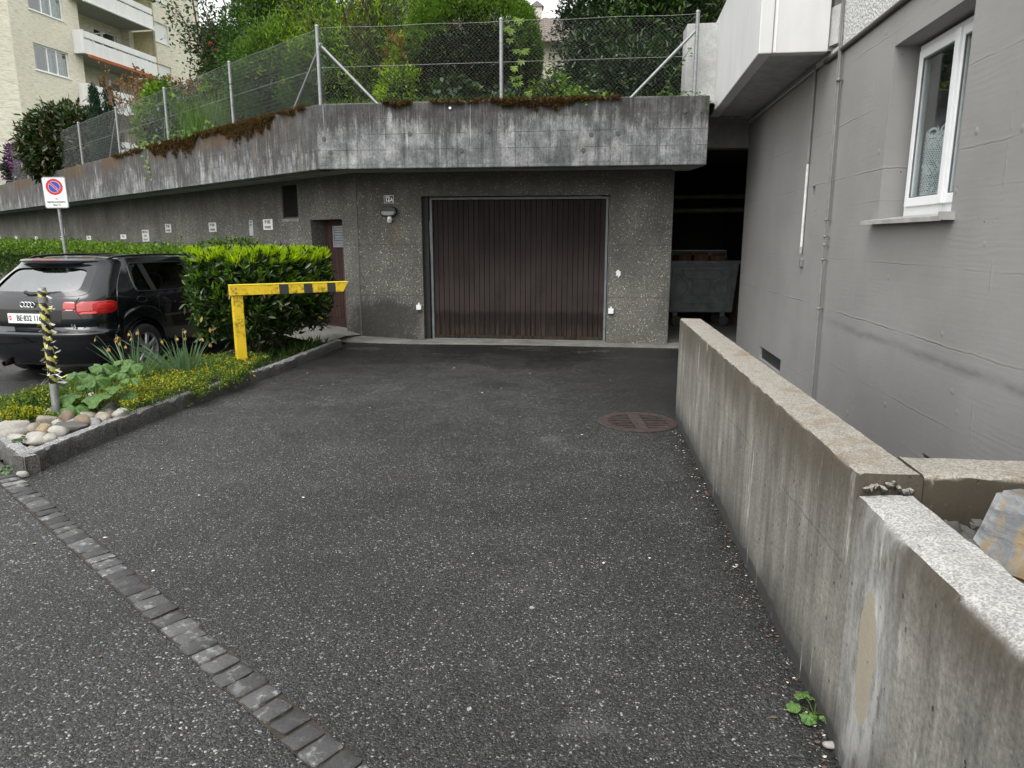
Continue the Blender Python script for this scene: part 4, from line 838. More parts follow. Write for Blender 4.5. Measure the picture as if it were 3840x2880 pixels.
# planter fill behind the near wall
a, b, c, d = FW.w(WL+.007, .157, .735), FW.w(WL+3.4, .157, .735), FW.w(WL+3.4, 1.6, .75), FW.w(WL+.007, 1.5, .75)
m = MB(); m.add([a, b, c, d], [(0, 1, 2, 3)]); struct('planter_soil', m, SOIL)
def rk(label, cat, c, rad, mat, seed, rough=.1, flat=7, rot=None, name='broken_rock', grp='rocks in the planter behind the near wall'):
    m = MB(); m.rock(c, rad, seed, rough, 3 if max(rad) > .1 else 2, rot, flat); return solo(name, m, mat, label, cat, c, grp, smooth=True, sharp=25)
def block(c, size, seed, rot):      # quarried block: bevelled irregular hexahedron with broken faces
    rg = np.random.default_rng(seed); import bmesh; bm = bmesh.new(); bmesh.ops.create_cube(bm, size=1.0)
    for v in bm.verts: v.co = Vector([a*b*rg.uniform(.86, 1.10) for a, b in zip(v.co, size)])
    bmesh.ops.bevel(bm, geom=bm.edges[:], offset=min(size)*.06, segments=2, affect='EDGES'); bmesh.ops.triangulate(bm, faces=bm.faces[:]); bmesh.ops.subdivide_edges(bm, edges=bm.edges[:], cuts=3, use_grid_fill=True)
    f1, f2 = lump_(rg), lump_(rg)
    M = Matrix.Rotation(rot[2], 3, 'Z') @ Matrix.Rotation(rot[1], 3, 'Y') @ Matrix.Rotation(rot[0], 3, 'X'); m = MB(); bm.verts.ensure_lookup_table()
    m.v = [tuple(M @ (v.co*(1+.035*f1(v.co*14)+.02*f2(v.co*40))) + Vector(c)) for v in bm.verts]; m.f = [tuple(v.index for v in f.verts) for f in bm.faces]; bm.free(); return m
def lump_(rg): K = rg.normal(size=(5, 3)); ph = rg.uniform(0, 6, 5); return lambda p: float(np.sin(K @ np.array(p)+ph).sum())/3
solo('boulder', block((1.345, 1.645, .80), (.30, .26, .20), 12, (.12, .30, .55)), BOULD, 'large banded grey and ochre boulder behind the near wall', 'boulder', (1.345, 1.645, .80), 'rocks in the planter behind the near wall', smooth=True, sharp=28)
rk('dark slab-like rock leaning at the wall corner', 'rock', (1.155, 1.77, .78), (.055, .035, .05), ST['dark'], 21, .1, 8, (.2, .5, .6))
rk('dark angular rock between leaning slab and boulder', 'rock', (1.155, 1.67, .775), (.042, .034, .040), ST['dark'], 22, .1, 8)
rk('small dark rock at the foot of the boulder', 'rock', (1.205, 1.755, .765), (.03, .028, .028), ST['dark'], 23, .1, 7)
rk('pale grey stone just under the boulder', 'rock', (1.135, 1.56, .775), (.042, .05, .03), ST['pale'], 24, .1, 6)
rk('flat pale brown stone at the inner wall edge', 'rock', (1.135, 1.45, .775), (.04, .06, .032), ST['buff'], 25, .1, 6)
rk('rounded pale stone nearest the right picture edge', 'rock', (1.13, 1.33, .78), (.04, .05, .036), ST['pale'], 26, .1, 5)
gs = MB(); rg = np.random.default_rng(5)
for i in range(260):
    u, v = rg.uniform(.03, 1.6), rg.uniform(.18, .7); p = FW.w(WL+u, v, .745+rg.uniform(0, .02)); gs.rock(p, rg.uniform(.012, .032, 3), 100+i, .2, 1, None, 4)
o = part('gravel', gs, ST['dark'], None); o['kind'] = 'stuff'; o['label'] = 'dark crushed gravel filling the planter behind the near wall'
# manhole cover
mh = thing('manhole_cover', 'rusty round slotted drain cover set in the asphalt by the low wall', 'manhole cover', (1.085, 5.945, 0))
RUST = plain('rusty_cast_iron', (.034,.022,.018), .85, .2, .45, 14, .5, 120); RUSTD = plain('rust_brown_rim', (.032,.020,.017), .9, .0, .4, 18)
part('rim', MB().lathe([(.27, .002), (.27, .009), (.325, .009), (.34, .003)], 48, None, False), RUSTD, mh, smooth=True, sharp=30)
part('slot_shade_disc', MB().lathe([(.0, .0035), (.27, .0035)], 36, None, False), BLACK, mh)  # flat black disc, the shade of the pit below is put into its colour
for i in range(9):
    y = -.232+i*.058; hw = math.sqrt(max(.0001, .266**2-y*y))
    for x0, x1 in ((-hw, -.055), (.055, hw)):
        if x1-x0 > .02: part('grate_bar', MB().box(x0, x1, y-.017, y+.017, .0042, .0075), RUST, mh)
part('grate_web', MB().box(-.052, .052, -.26, .26, .004, .008), RUSTD, mh)
part('grate_web', MB().lathe([(.252, .004), (.252, .0085), (.2695, .0085)], 48, None, False), RUST, mh)
# ------------------------------------------------------------------ parked car (rear three-quarter view)
CAR = thing('parked_car', 'black five-door hatchback estate parked tail-first behind the flower bed', 'car', (-5.687, 8.248, -.134), -.168); CAR.scale = (1.03, 1.03, 1.03)
def interp(xs, ys):
    xs = np.array(xs, float); ys = np.array(ys, float)
    d = np.gradient(ys, xs)
    def f(x):
        i = int(np.clip(np.searchsorted(xs, x) - 1, 0, len(xs)-2)); h = xs[i+1]-xs[i]; t = min(1, max(0, (x-xs[i])/h))
        return float((2*t**3-3*t**2+1)*ys[i] + (t**3-2*t**2+t)*h*d[i] + (-2*t**3+3*t**2)*ys[i+1] + (t**3-t**2)*h*d[i+1])
    return f
zk = [.22, .30, .42, .54, .580, .592, .61, .70, .80, .90, .97, 1.02, 1.10, 1.20, 1.30, 1.355, 1.395]
Xk = [.74, .79, .82, .832, .834, .830, .820, .822, .824, .818, .806, .788, .742, .688, .636, .606, .57]
Yk = [.13, .06, .02, .005, .000, .012, .050, .062, .072, .085, .105, .135, .205, .315, .435, .485, .47]
fX, fY = interp(zk, Xk), interp(zk, Yk); RC = .40; NE = 2.9
ZB, ZR = .99, 1.395
WHY, WHR = (.86, 3.44), .36
def zbot(Y):
    z = .20
    for wy in WHY:
        if abs(Y-wy) < WHR: z = max(z, .305 + math.sqrt(WHR**2 - (Y-wy)**2))
    return z
belt = interp([0, .4, 1.0, 2.0, 3.0, 3.4, 4.2], [.99, .99, .975, .955, .935, .92, .72])
roof = interp([0, .45, .8, 1.4, 2.0, 2.55, 2.75, 3.30, 3.5, 4.0, 4.2], [1.395, 1.395, 1.402, 1.408, 1.400, 1.365, 1.34, .985, .955, .86, .74])
widf = interp([.3, .8, 1.4, 2.8, 3.6, 4.0, 4.22], [1.0, 1.045, 1.062, 1.06, 1.03, .94, .80])
def side(Y, zr):     # body side at station Y for reference level zr
    x = fX(zr); w = widf(Y)
    if zr <= ZB: z = zbot(Y) + (zr-.22)/(ZB-.22)*(belt(Y)-zbot(Y)) if zr < .61 or zbot(Y) > .25 else zr/ZB*belt(Y); z = zbot(Y) + (zr-.22)/(ZB-.22)*(belt(Y)-zbot(Y))
    else: z = belt(Y) + (zr-ZB)/(ZR-ZB)*(max(roof(Y), belt(Y)+.004) - belt(Y)); w = 1+(w-1)*.9
    k = min(1, max(0, (Y-.5)/.4))
    if zr < .62: x = x*(1-k) + (.83 if zr > .28 else .78)*k
    if zr > ZB: x = min(x, .79) if Y < .6 else x + .012*min(1, (Y-.6)/.6)
    return (x*w, z)
def rear(f, z):      # rear surface: f = -1..1 across (angle fraction), level z
    q = abs(f)*math.pi/2; x = fX(z)*math.sin(q)**(2/NE); y = fY(z) + RC - RC*math.cos(q)**(2/NE) if abs(f) < 1 else fY(z)+RC
    return (math.copysign(x, f), y)
zrows = sorted(set([.22,.26,.30,.36,.42,.48,.54,.572,.580,.588,.598,.61,.65,.70,.75,.80,.85,.90,.945,.985,1.03,1.075,1.12,1.165,1.21,1.255,1.30,1.325,1.36,1.395]))
phis = [0,.03,.08,.14,.2,.27,.34,.41,.48,.55,.62,.69,.75,.80,.84,.88,.91,.935,.955,.972,.985,.994,1.0]
phis = [p**1.55 if p < .999 else 1.0 for p in phis]
sts = [.42,.46,.50,.53,.57,.62,.68,.74,.80,.86,.92,.98,1.04,1.09,1.13,1.17,1.20,1.222,1.26,1.34,1.5,1.7,1.9,1.96,2.04,2.2,2.45,2.65,2.80,2.95,3.05,3.082,3.12,3.2,3.3,3.44,3.58,3.68,3.76,3.798,3.85,4.0,4.12,4.22]
REARWIN = lambda f, z: abs(f) < .50 and 1.03 <= z <= 1.30
def side_hole(y0, y1, z0, z1):
    return z0 >= 1.02 and z1 <= 1.33 and ((y0 >= .795 and y1 <= 1.105) or (y0 >= 1.165 and y1 <= 1.965) or (y0 >= 2.03 and y1 <= 2.81))
PAINT = NT('black_car_paint'); PAINT = PAINT.end(PAINT.bsdf((.0045,.005,.0075), .22, None, 0.0, **{'Coat Weight': 1.0, 'Coat Roughness': .03, 'Specular IOR Level': .15}))
GLB = plain('black_window_frit', (.006,.006,.007), .12)
body = MB(); pts = {}
def put_pt(k, p):
    if k not in pts: pts[k] = len(body.v); body.v.append(p)
    return pts[k]
fs = [-p for p in phis[::-1]] + phis[1:]
def col_pt(i, j):     # i column across girth, j row
    z = zrows[j]; n = len(fs); m = len(sts)
    if i < 0: y = sts[-i-1]; x, zz = side(y+.0, z); yy = y + (fY(z)+RC - .42)*max(0, 1-(y-.42)/.5) if y < .92 else y; return (-x, yy, zz)
    if i >= n: y = sts[i-n]; x, zz = side(y, z); yy = y + (fY(z)+RC - .42)*max(0, 1-(y-.42)/.5) if y < .92 else y; return (x, yy, zz)
    x, y = rear(fs[i], z); return (x, y, z)
cols = list(range(-len(sts), 0)) + list(range(len(fs))) + list(range(len(fs), len(fs)+len(sts)))
def gy(i): return sts[-i-1] if i < 0 else sts[i-len(fs)]
for a in range(len(cols)-1):
    i, k = cols[a], cols[a+1]
    for j in range(len(zrows)-1):
        z0, z1 = zrows[j], zrows[j+1]
        if 0 <= i and k < len(fs):
            if REARWIN(fs[i], z0) and REARWIN(fs[k], z0) and z1 <= 1.33: continue
        elif (i < 0 and k < 0) or (i >= len(fs) and k >= len(fs)):
            y0, y1 = sorted((gy(i), gy(k)))
            if side_hole(y0, y1, z0, z1): continue
        body.f.append((put_pt((i, j), col_pt(i, j)), put_pt((k, j), col_pt(k, j)), put_pt((k, j+1), col_pt(k, j+1)), put_pt((i, j+1), col_pt(i, j+1))))
# roof, windscreen and bonnet between the top rows
J = len(zrows)-1; nr = 8; rr = []
rowsR = [[(x, y) for x, y in [rear(f, zrows[J]) for f in fs]]]
for s_, y in enumerate(sts):
    L = col_pt(-s_-1, J); Rr = col_pt(len(fs)+s_, J); row = []
    for q in range(nr+1):
        u = -1+2*q/nr; row.append((L[0]*(1-(u+1)/2)+Rr[0]*(u+1)/2, L[1] - .0, L[2] + .030*(1-u*u)))
    rr.append(row)
hatch = [(f, z) for f, z in zip(fs, fs)]
rr0 = []
for q in range(nr+1):
    u = -1+2*q/nr; x = u*fX(zrows[J]); 
    y = fY(zrows[J]) + RC - RC*max(0, 1-abs(u)**NE)**(1/NE); rr0.append((x, y, zrows[J] + .022*(1-u*u)*.5))
rr = [rr0] + rr
roofm = MB(); roofm.grid(rr[:31])
part('roof', roofm, PAINT, CAR, smooth=True)
wsm = MB(); wsm.grid(rr[30:36]); part('windscreen', wsm, GLB, CAR, smooth=True)
bon = MB(); bon.grid(rr[35:]); part('bonnet', bon, PAINT, CAR, smooth=True)
# nose cap and underside
Lp = [col_pt(-len(sts), j) for j in range(len(zrows))]; Rp = [col_pt(len(fs)+len(sts)-1, j) for j in range(len(zrows))]
body.grid([[tuple(Vector(a).lerp(Vector(b), q/8) + Vector((0, .10*math.sin(math.pi*q/8), 0))) for q in range(9)] for a, b in zip(Rp, Lp)])
part('body', body, PAINT, CAR, smooth=True, sharp=42)
part('underbody', MB().box(-.66, .66, .30, 4.1, .17, .30), BLACK, CAR)
under = MB(); rowa = [rear(f, .22) for f in fs]; under.grid([[(x, y, .22) for x, y in rowa], [(x*.85, y+.06, .245) for x, y in rowa], [(x*.80, .6, .25) for x, y in rowa]]); part('bumper_lip', under, BLACK, CAR, smooth=True)
for wy in WHY:      # wheel housings
    for sx in (-1, 1):
        m = MB(); r = []
        for k in range(17):
            q = math.pi*k/16; r.append([(sx*.865, wy+WHR*math.cos(q), .305+WHR*math.sin(q)), (sx*.60, wy+WHR*math.cos(q), .305+WHR*math.sin(q))])
        m.grid(r); m.add([(sx*.60, wy-WHR, .2), (sx*.60, wy+WHR, .2), (sx*.60, wy+WHR, .7), (sx*.60, wy-WHR, .7)], [(0,1,2,3)]); part('wheel_housing', m, BLACK, CAR)
# wheels
SILV = plain('silver_wheel_cover', (.36,.37,.38), .32, .6, .1); SILD = plain('wheel_gap', (.012,.012,.012), .6)
for wy in WHY:
    for sx in (-1, 1):
        M = Matrix.Translation((sx*.775, wy, .308)) @ Matrix.Rotation(R(90*sx), 4, 'Y')
        ty = part('wheel', MB().lathe([(.205, -.10), (.27, -.105), (.30, -.095), (.308, -.06), (.308, .06), (.30, .095), (.27, .105), (.205, .10), (.20, .085)], 40, M, False), RUBBER, CAR, smooth=True, sharp=35)
        part('rim_back', MB().lathe([(.0, .045), (.20, .045), (.206, .09)], 32, M, False), SILD, ty, smooth=True)
        rm = MB(); rm.lathe([(.188, .055), (.192, .088), (.203, .097), (.207, .088)], 40, M, False)
        for k in range(7):
            q = 2*math.pi*k/7+.2
            def pr(r, a, h): return M @ Vector((r*math.cos(a), r*math.sin(a), h))
            vs = []
            for (r, wa) in ((.055, .42), (.10, .27), (.15, .19), (.193, .20)):
                vs += [pr(r, q-wa, .070), pr(r, q-wa*.7, .088), pr(r, q+wa*.7, .088), pr(r, q+wa, .070)]
            rm.add(vs, [(4*i+j, 4*i+j+1, 4*i+j+5, 4*i+j+4) for i in range(3) for j in range(3)])
        part('rim', rm, SILV, ty, smooth=True, sharp=30)
        part('hub_cap', MB().lathe([(.0, .098), (.045, .096), (.062, .085), (.066, .07)], 24, M, False), SILV, ty, smooth=True)
# glazing
TINT = glass('car_side_glass', (.42,.50,.47), 1.5); RTINT = glass('car_rear_glass', (.42,.50,.47), 2.1)
def rear_patch(f0, f1, z0, z1, off, nf=16, nz=8, edge=None):
    m = MB(); rows = []
    for j in range(nz+1):
        z = z0+(z1-z0)*j/nz; row = []
        for i in range(nf+1):
            f = f0+(f1-f0)*i/nf
            if edge: f = edge(f, z)
            p = Vector((*rear(f, z), z)); a = Vector((*rear(f+.004, z), z)); b = Vector((*rear(f, z+.004), z+.004))
            n = (a-p).cross(b-p).normalized(); row.append(p + n*off)
        rows.append(row)
    return m.grid(rows)
part('rear_window', rear_patch(-.565, .565, 1.015, 1.345, -.012, 24, 10), RTINT, CAR, smooth=True)
# black frit border with rounded corners on the rear glass
def frit():
    m = MB(); n = 64; rows = [[], []]
    for k in range(n+1):
        q = 2*math.pi*k/n; e = 5
        cx, cz = math.copysign(abs(math.cos(q))**(2/e), math.cos(q)), math.copysign(abs(math.sin(q))**(2/e), math.sin(q))
        for r_, (fx, zz) in enumerate(((.455, .128), (.60, .178))):
            f = cx*fx*(1+.03*cz); z = 1.172+cz*zz
            p = Vector((*rear(f, z), z)); a = Vector((*rear(f+.004, z), z)); b = Vector((*rear(f, z+.004), z+.004)); nn = (a-p).cross(b-p).normalized(); rows[r_].append(p + nn*(.004 if r_ == 0 else .003))
    return m.grid(rows)
part('window_border', frit(), PAINT, CAR, smooth=True)
def side3(y, zr): x, z = side(y, zr); return (x, y + (fY(zr)+RC-.42)*max(0, 1-(y-.42)/.5) if y < .92 else y, z)
def side_patch(y0, y1, z0, z1, off, sx, n=8, mtop=0):
    m = MB(); rows = []
    for j in range(7):
        zr = z0+(z1-z0)*j/6; row = []
        for i in range(n+1):
            y = y0+(y1-y0)*i/n + mtop*(j/6); x, yy, z = side3(y, zr); row.append((sx*(x+off), yy, z))
        rows.append(row)
    return m.grid(rows)
for sx in (-1, 1):
    for (y0, y1) in ((.77, 1.12), (1.15, 1.98), (2.01, 2.83)): part('side_window', side_patch(y0, y1, 1.0, 1.345, -.010, sx), TINT, CAR, smooth=True)
    for (y0, y1) in ((1.085, 1.185), (1.945, 2.05)): part('pillar_trim', side_patch(y0, y1, 1.0, 1.345, .003, sx, 3), BLACK, CAR, smooth=True)
    part('window_trim', MB().tube([(sx*(side3(y, 1.02)[0]+.003), *side3(y, 1.02)[1:]) for y in np.linspace(.80, 2.82, 18)], .007, 6), BLACK, CAR, smooth=True)
    q = [(sx*(side3(y, z)[0]+.003), *side3(y, z)[1:]) for y, z in ((.86, 1.02), (.815, 1.04), (.80, 1.08), (.80, 1.16), (.815, 1.24), (.86, 1.315), (.95, 1.33))]; part('window_trim', MB().tube(q, .011, 6), BLACK, CAR, smooth=True)
    part('window_trim', MB().tube([(sx*(side3(y, 1.335)[0]+.003), *side3(y, 1.335)[1:]) for y in np.linspace(.90, 2.82, 16)], .008, 6), BLACK, CAR, smooth=True)
    part('roof_rail', MB().tube([(sx*.535, .74, 1.400), (sx*.55, .84, 1.424), (sx*.56, 1.05, 1.436), (sx*.565, 1.5, 1.440), (sx*.56, 2.1, 1.430), (sx*.545, 2.4, 1.408), (sx*.53, 2.48, 1.385)], [.010, .014, .014, .014, .014, .014, .008], 10), BLACK, CAR, smooth=True)
    part('door_handle', MB().tube([(sx*(side(1.30, .83)[0]+.004), 1.28, .835), (sx*(side(1.36, .83)[0]+.028), 1.33, .84), (sx*(side(1.40, .83)[0]+.028), 1.43, .842), (sx*(side(1.45, .83)[0]+.004), 1.48, .84)], [.010, .012, .012, .010], 8), PAINT, CAR, smooth=True)
    for yy in (1.16, 2.03):
        ln = [(sx*(side(yy+(.12*max(0, .62-z) if yy < 1.5 else 0), z)[0]+.0012), yy + (.30*max(0, .70-z) if yy < 1.5 else 0), side(yy+(.30*max(0, .70-z) if yy < 1.5 else 0), z)[1]) for z in np.linspace(.34, .985, 10)]
        part('door_gap', MB().tube(ln, .0028, 4), SILD, CAR)
    part('sill_strip', MB().tube([(sx*.865, y, .27) for y in (1.24, 1.8, 2.5, 3.05)], .022, 8), BLACK, CAR, smooth=True)
    mi = part('door_mirror', MB().rock((sx*1.0, 2.66, 1.0), (.11, .06, .075), 3, .02, 2, (0, 0, 0)), PAINT, CAR, smooth=True)
fl = [(side(y, z)[0]+.002, y, side(y, z)[1]) for y, z in [(.86+.085*math.cos(q), .84+.085*math.sin(q)) for q in np.linspace(0, 6.283, 22)]]
part('fuel_flap', MB().tube(fl, .003, 4), SILD, CAR)
# spoiler, brake light, rear lights
sp = MB(); rows = []
for i in range(21):
    u = -1+i/10; x = u*.575; y0 = fY(1.395)+RC-RC*max(0, 1-abs(u)**NE)**(1/NE)
    rows.append([(x, y0+.05, 1.402+.010*(1-u*u)), (x, y0-.035+.03*u*u, 1.392+.012*(1-u*u)), (x, y0-.055+.035*u*u, 1.378+.012*(1-u*u)), (x*.99, y0-.025+.03*u*u, 1.362+.010*(1-u*u)), (x*.985, y0+.03, 1.350)])
sp.grid(rows); part('roof_spoiler', sp, PAINT, CAR, smooth=True)
bl = MB(); rows = []
for i in range(9):
    u = -.32+.08*i; x = u*.575; y0 = fY(1.395)+RC-RC*max(0, 1-abs(u)**NE)**(1/NE); rows.append([(x, y0-.052, 1.402), (x, y0-.060, 1.389)])
bl.grid(rows); LRED = NT('rear_lamp_red'); LRED = LRED.end(LRED.bsdf(LRED.mix(LRED.ss(LRED.vor(60).outputs['Distance'], .1, .6), (.50,.012,.018), (.34,.006,.010)), .08, LRED.bump(LRED.noise(18, 2), .10, .01), 0.0, **{'Coat Weight': 1.0}))
LPINK = plain('rear_lamp_pale_red', (.60,.10,.09), .1, vary=.3, sc_=30); LCLEAR = plain('reversing_lamp', (.60,.50,.48), .12)
part('brake_light', bl, plain('dark_red_lens', (.18,.01,.012), .15), CAR)
for sx in (-1, 1):
    def lens(f0, f1, zt0, zb0, zt1, zb1, off=.008, n=14):
        m = MB(); rows = []
        for i in range(n+1):
            t_ = i/n; f = f0+(f1-f0)*t_; zt, zb = zt0+(zt1-zt0)*t_, zb0+(zb1-zb0)*t_
            if t_ < .12: k = (1-(t_/.12))**2*.028; zt -= k; zb += k*.2
            if t_ > .85: k = ((t_-.85)/.15)**2*.028; zt -= k; zb += k
            row = []
            for j in range(7):
                z = zb+(zt-zb)*j/6; p = Vector((*rear(f, z), z)); a = Vector((*rear(f+.003, z), z)); b = Vector((*rear(f, z+.004), z+.004))
                nn = (a-p).cross(b-p).normalized(); row.append(Vector((sx*(p+nn*off*(1 if 0 < i < n and 0 < j < 6 else .2)).x, (p+nn*off*(1 if 0 < i < n and 0 < j < 6 else .2)).y, z)))
            rows.append(row)
        return m.grid(rows)
    tl = part('tail_light', lens(.405, .997, .938, .795, .945, .80), LRED, CAR, smooth=True)
    part('inner_tail_light', lens(.255, .397, .938, .838, .938, .835), LRED, tl, smooth=True)
    part('reversing_lens', lens(.265, .385, .854, .838, .854, .838, .011, 6), LCLEAR, tl, smooth=True)
    part('lower_lens', lens(.42, .70, .822, .795, .832, .800, .011, 8), LPINK, tl, smooth=True)
    part('side_lens', lens(.66, .985, .925, .838, .915, .845, .011, 8), plain('rear_lamp_bright_red_%d' % sx, (.45,.015,.015), .06), tl, smooth=True)
# seams of the tailgate
sg = [Vector((*rear(f, z), z))+Vector((.001, -.0015, 0)) for f, z in ((.44, .985), (.401, .94), (.401, .83), (.47, .74), (.50, .66), (.46, .625), (.3, .612), (0, .610), (-.3, .612), (-.46, .625), (-.5, .66), (-.401, .83), (-.44, .985))]
part('tailgate_gap', MB().tube(sg, .0032, 5), SILD, CAR)
# number plate in its recess, rings emblem, badge, wiper, exhaust
rp = part('plate_recess', rear_patch(-.235, .235, .655, .845, .0025, 12, 6), plain('recess_black', (.004,.004,.005), .35), CAR, smooth=True)
yp = rear(0, .75)[1]-.012
npl = part('number_plate', MB().box(-.25, .25, yp-.012, yp, .695, .805), SIGNW, CAR, bevel=.003); part('plate_holder', MB().box(-.262, .262, yp-.006, yp+.012, .683, .817), BLACK, CAR, bevel=.004)
text_mesh('lettering', 'BE\u00b7832 116', .088, INK, npl, (.028, yp-.0135, .751), (R(90), 0, 0), sx=.80, bold=.0018)
sh = MB(); sh.prism([(-.018, .024), (.018, .024), (.018, -.004), (.010, -.02), (0, -.027), (-.010, -.02), (-.018, -.004)], 0, -.002, 'y'); shd = part('crest', sh, RED, npl, (-.218, yp-.012, .752))
cr = MB(); cr.box(-.004, .004, -.003, -.0022, -.012, .014); cr.box(-.012, -.0042, -.003, -.0022, -.003, .005); cr.box(.0042, .012, -.003, -.0022, -.003, .005); part('crest_cross', cr, SIGNW, shd)
CHR = plain('chrome', (.72,.73,.74), .12, 1.0, .03)
emb = MB(); ye = rear(0, .90)[1]-.012
for k in range(4):
    cx = (k-1.5)*.0425
    emb.tube([(cx+.029*math.cos(q), ye + (.002 if k % 2 else 0), .905+.029*math.sin(q)) for q in np.linspace(0, 2*math.pi, 25)], .0048, 6, False)
part('ring_emblem', emb, CHR, CAR, smooth=True)
text_mesh('engine_badge', '1.6', .045, CHR, CAR, (rear(.36, .685)[0], rear(.36, .685)[1]-.004, .67), (R(90), 0, R(9)), sx=1.0, bold=.001, extrude=.002)
wp = MB(); wa = Vector((.02, rear(0, 1.035)[1]-.02, 1.02)); wb = Vector((.36, rear(.3, 1.045)[1]-.012, 1.045))
wp.tube([wa+Vector((-.10, .03, .03)), wa+Vector((-.06, -.01, .02)), wa, wa.lerp(wb, .5)+Vector((0, -.012, 0)), wb], [.012, .022, .020, .014, .010], 8); part('wiper', wp, BLACK, CAR, smooth=True)
part('exhaust', MB().lathe([(.026, .0), (.034, .0), (.034, .25), (.026, .02)], 18, Matrix.Translation((-.40, .06, .215)) @ Matrix.Rotation(R(-84), 4, 'X'), False), plain('exhaust_pipe', (.05,.045,.042), .4, .7), CAR, smooth=True)
part('silencer', MB().rock((-.42, .55, .235), (.22, .18, .07), 8, .02, 2, (0, 0, 0)), BLACK, CAR, smooth=True)
# seats and headrests seen through the glass
SEAT = plain('dark_seat_cloth', (.018,.018,.02), .9)
part('cabin_floor', MB().box(-.66, .66, .55, 3.0, .45, .50), SEAT, CAR); part('parcel_shelf', MB().box(-.62, .62, .50, 1.18, .93, .95), SEAT, CAR)
for y, xs in ((1.28, (-.36, 0, .36)), (2.35, (-.36, .36))):
    m = MB()
    if y < 2: m.box(-.60, .60, y-.05, y+.10, .5, 1.02)
    else:
        for x in xs: m.box(x-.24, x+.24, y-.06, y+.10, .5, 1.05)
    part('seat_back', m, SEAT, CAR, bevel=.04)
    for x in xs: part('headrest', MB().box(x-.125, x+.125, y-.04, y+.06, 1.06, 1.20 if y < 2 else 1.24), SEAT, CAR, bevel=.03)
part('steering_wheel', MB().tube([(-.36+.18*math.cos(q), 2.72+.06*math.sin(q), .98+.16*math.sin(q)) for q in np.linspace(0, 6.283, 20)], .014, 6), BLACK, CAR, smooth=True)
# ------------------------------------------------------------------ foliage tools
def nrm(a): return a / np.maximum(np.linalg.norm(a, axis=-1, keepdims=True), 1e-9)
TEMPL = {
 'diamond': (np.array([(0,0,0),(.5,.45,.12),(0,1,0),(-.5,.45,.12)]), np.array([(0,1,2),(0,2,3)])),
 'leaf': (np.array([(0,0,0),(.36,.28,.10),(.34,.68,.10),(0,1,-.05),(-.34,.68,.10),(-.36,.28,.10)]), np.array([(0,1,2,3),(0,3,4,5)])),
 'blade': (np.array([(-.5,0,0),(.5,0,0),(.36,.55,.0),(-.36,.55,.0),(0,1,-.10)]), np.array([(0,1,2,3),(3,2,4,4)])),
}
def leaf_mesh(name, P, D, N, L, W, kind='diamond'):     # P base points, D long axes, N leaf normals
    T, F = TEMPL[kind]; n = len(P)
    D = nrm(D); S = nrm(np.cross(D, N)); N2 = nrm(np.cross(S, D))
    L = np.broadcast_to(L, (n,))[:, None, None]; W = np.broadcast_to(W, (n,))[:, None, None]
    V = P[:, None, :] + T[None, :, 0:1]*W*S[:, None, :] + T[None, :, 1:2]*L*D[:, None, :] + T[None, :, 2:3]*W*N2[:, None, :]
    Fa = (F[None] + (np.arange(n)*len(T))[:, None, None]).reshape(-1, F.shape[1])
    if kind == 'blade':
        V = V.reshape(-1, 3); F3 = np.array([(0,1,2),(0,2,3),(3,2,4)]); Fa = (F3[None] + (np.arange(n)*5)[:, None, None]).reshape(-1, 3); return np_mesh(name, V, Fa)
    return np_mesh(name, V.reshape(-1, 3), Fa)
def clumps(Cn, Out, per, r, rg, up=.2, spread=.8):      # leaves scattered round clump centres
    n = len(Cn)*per; P = np.repeat(Cn, per, 0) + rg.normal(size=(n, 3))*r
    D = nrm(np.repeat(Out, per, 0)*.8 + rg.normal(size=(n, 3))*spread + np.array([0, 0, up])); N = nrm(rg.normal(size=(n, 3))*.7 + np.array([0, 0, .9]) + np.repeat(Out, per, 0)*.4)
    return P, D, N
def lump(rg, k=6):
    K = nrm(rg.normal(size=(k, 3))); F = rg.uniform(1.5, 4.5, k); A = rg.uniform(.3, 1, k); ph = rg.uniform(0, 6.28, k)
    return lambda d: (np.sin((d @ K.T)*F*2+ph)*A).sum(-1)/k
def ellipsoid(n, c, rad, rg, shell=.55, bump=.25, zmin=-.9):
    d = nrm(rg.normal(size=(int(n*2.2), 3))); d = d[d[:, 2] > zmin][:n]; f = 1 + bump*lump(rg)(d)
    rr = (shell + (1-shell)*rg.uniform(0, 1, len(d))**.6)*f
    return np.array(c) + d*np.array(rad)*rr[:, None], nrm(d/np.array(rad))
def shrub(name, label, cat, base, parts_, stems=None, group=None, bark=None):
    t = thing(name, label, cat, base, 0, group); b = np.array(base)
    for (pn, mat, P, D, N, L, W, kd) in parts_: put(pn, leaf_mesh(pn, P-b, D, N, L, W, kd), mat, t, kind='stuff')
    if stems:
        if len(stems) <= 8:
            for path, r in stems: part('trunk' if cat == 'tree' else 'stem', MB().tube(path, r, 6), bark or BARK, t, world=True, smooth=True)
        else:
            for path, r in stems[:6]: part('trunk' if cat == 'tree' else 'stem', MB().tube(path, r, 6), bark or BARK, t, world=True, smooth=True)
            m = MB()
            for path, r in stems[6:]: m.tube(path, r, 5)
            part('branches', m, bark or BARK, t, world=True, smooth=True, kind='stuff')
    return t
def bent(a, b, r0, r1, rg, n=5, w=.06):
    a, b = np.array(a, float), np.array(b, float); L = np.linalg.norm(b-a)
    return [tuple(a+(b-a)*i/n + rg.normal(size=3)*w*L*math.sin(math.pi*i/n)) for i in range(n+1)], [r0+(r1-r0)*i/n for i in range(n+1)]

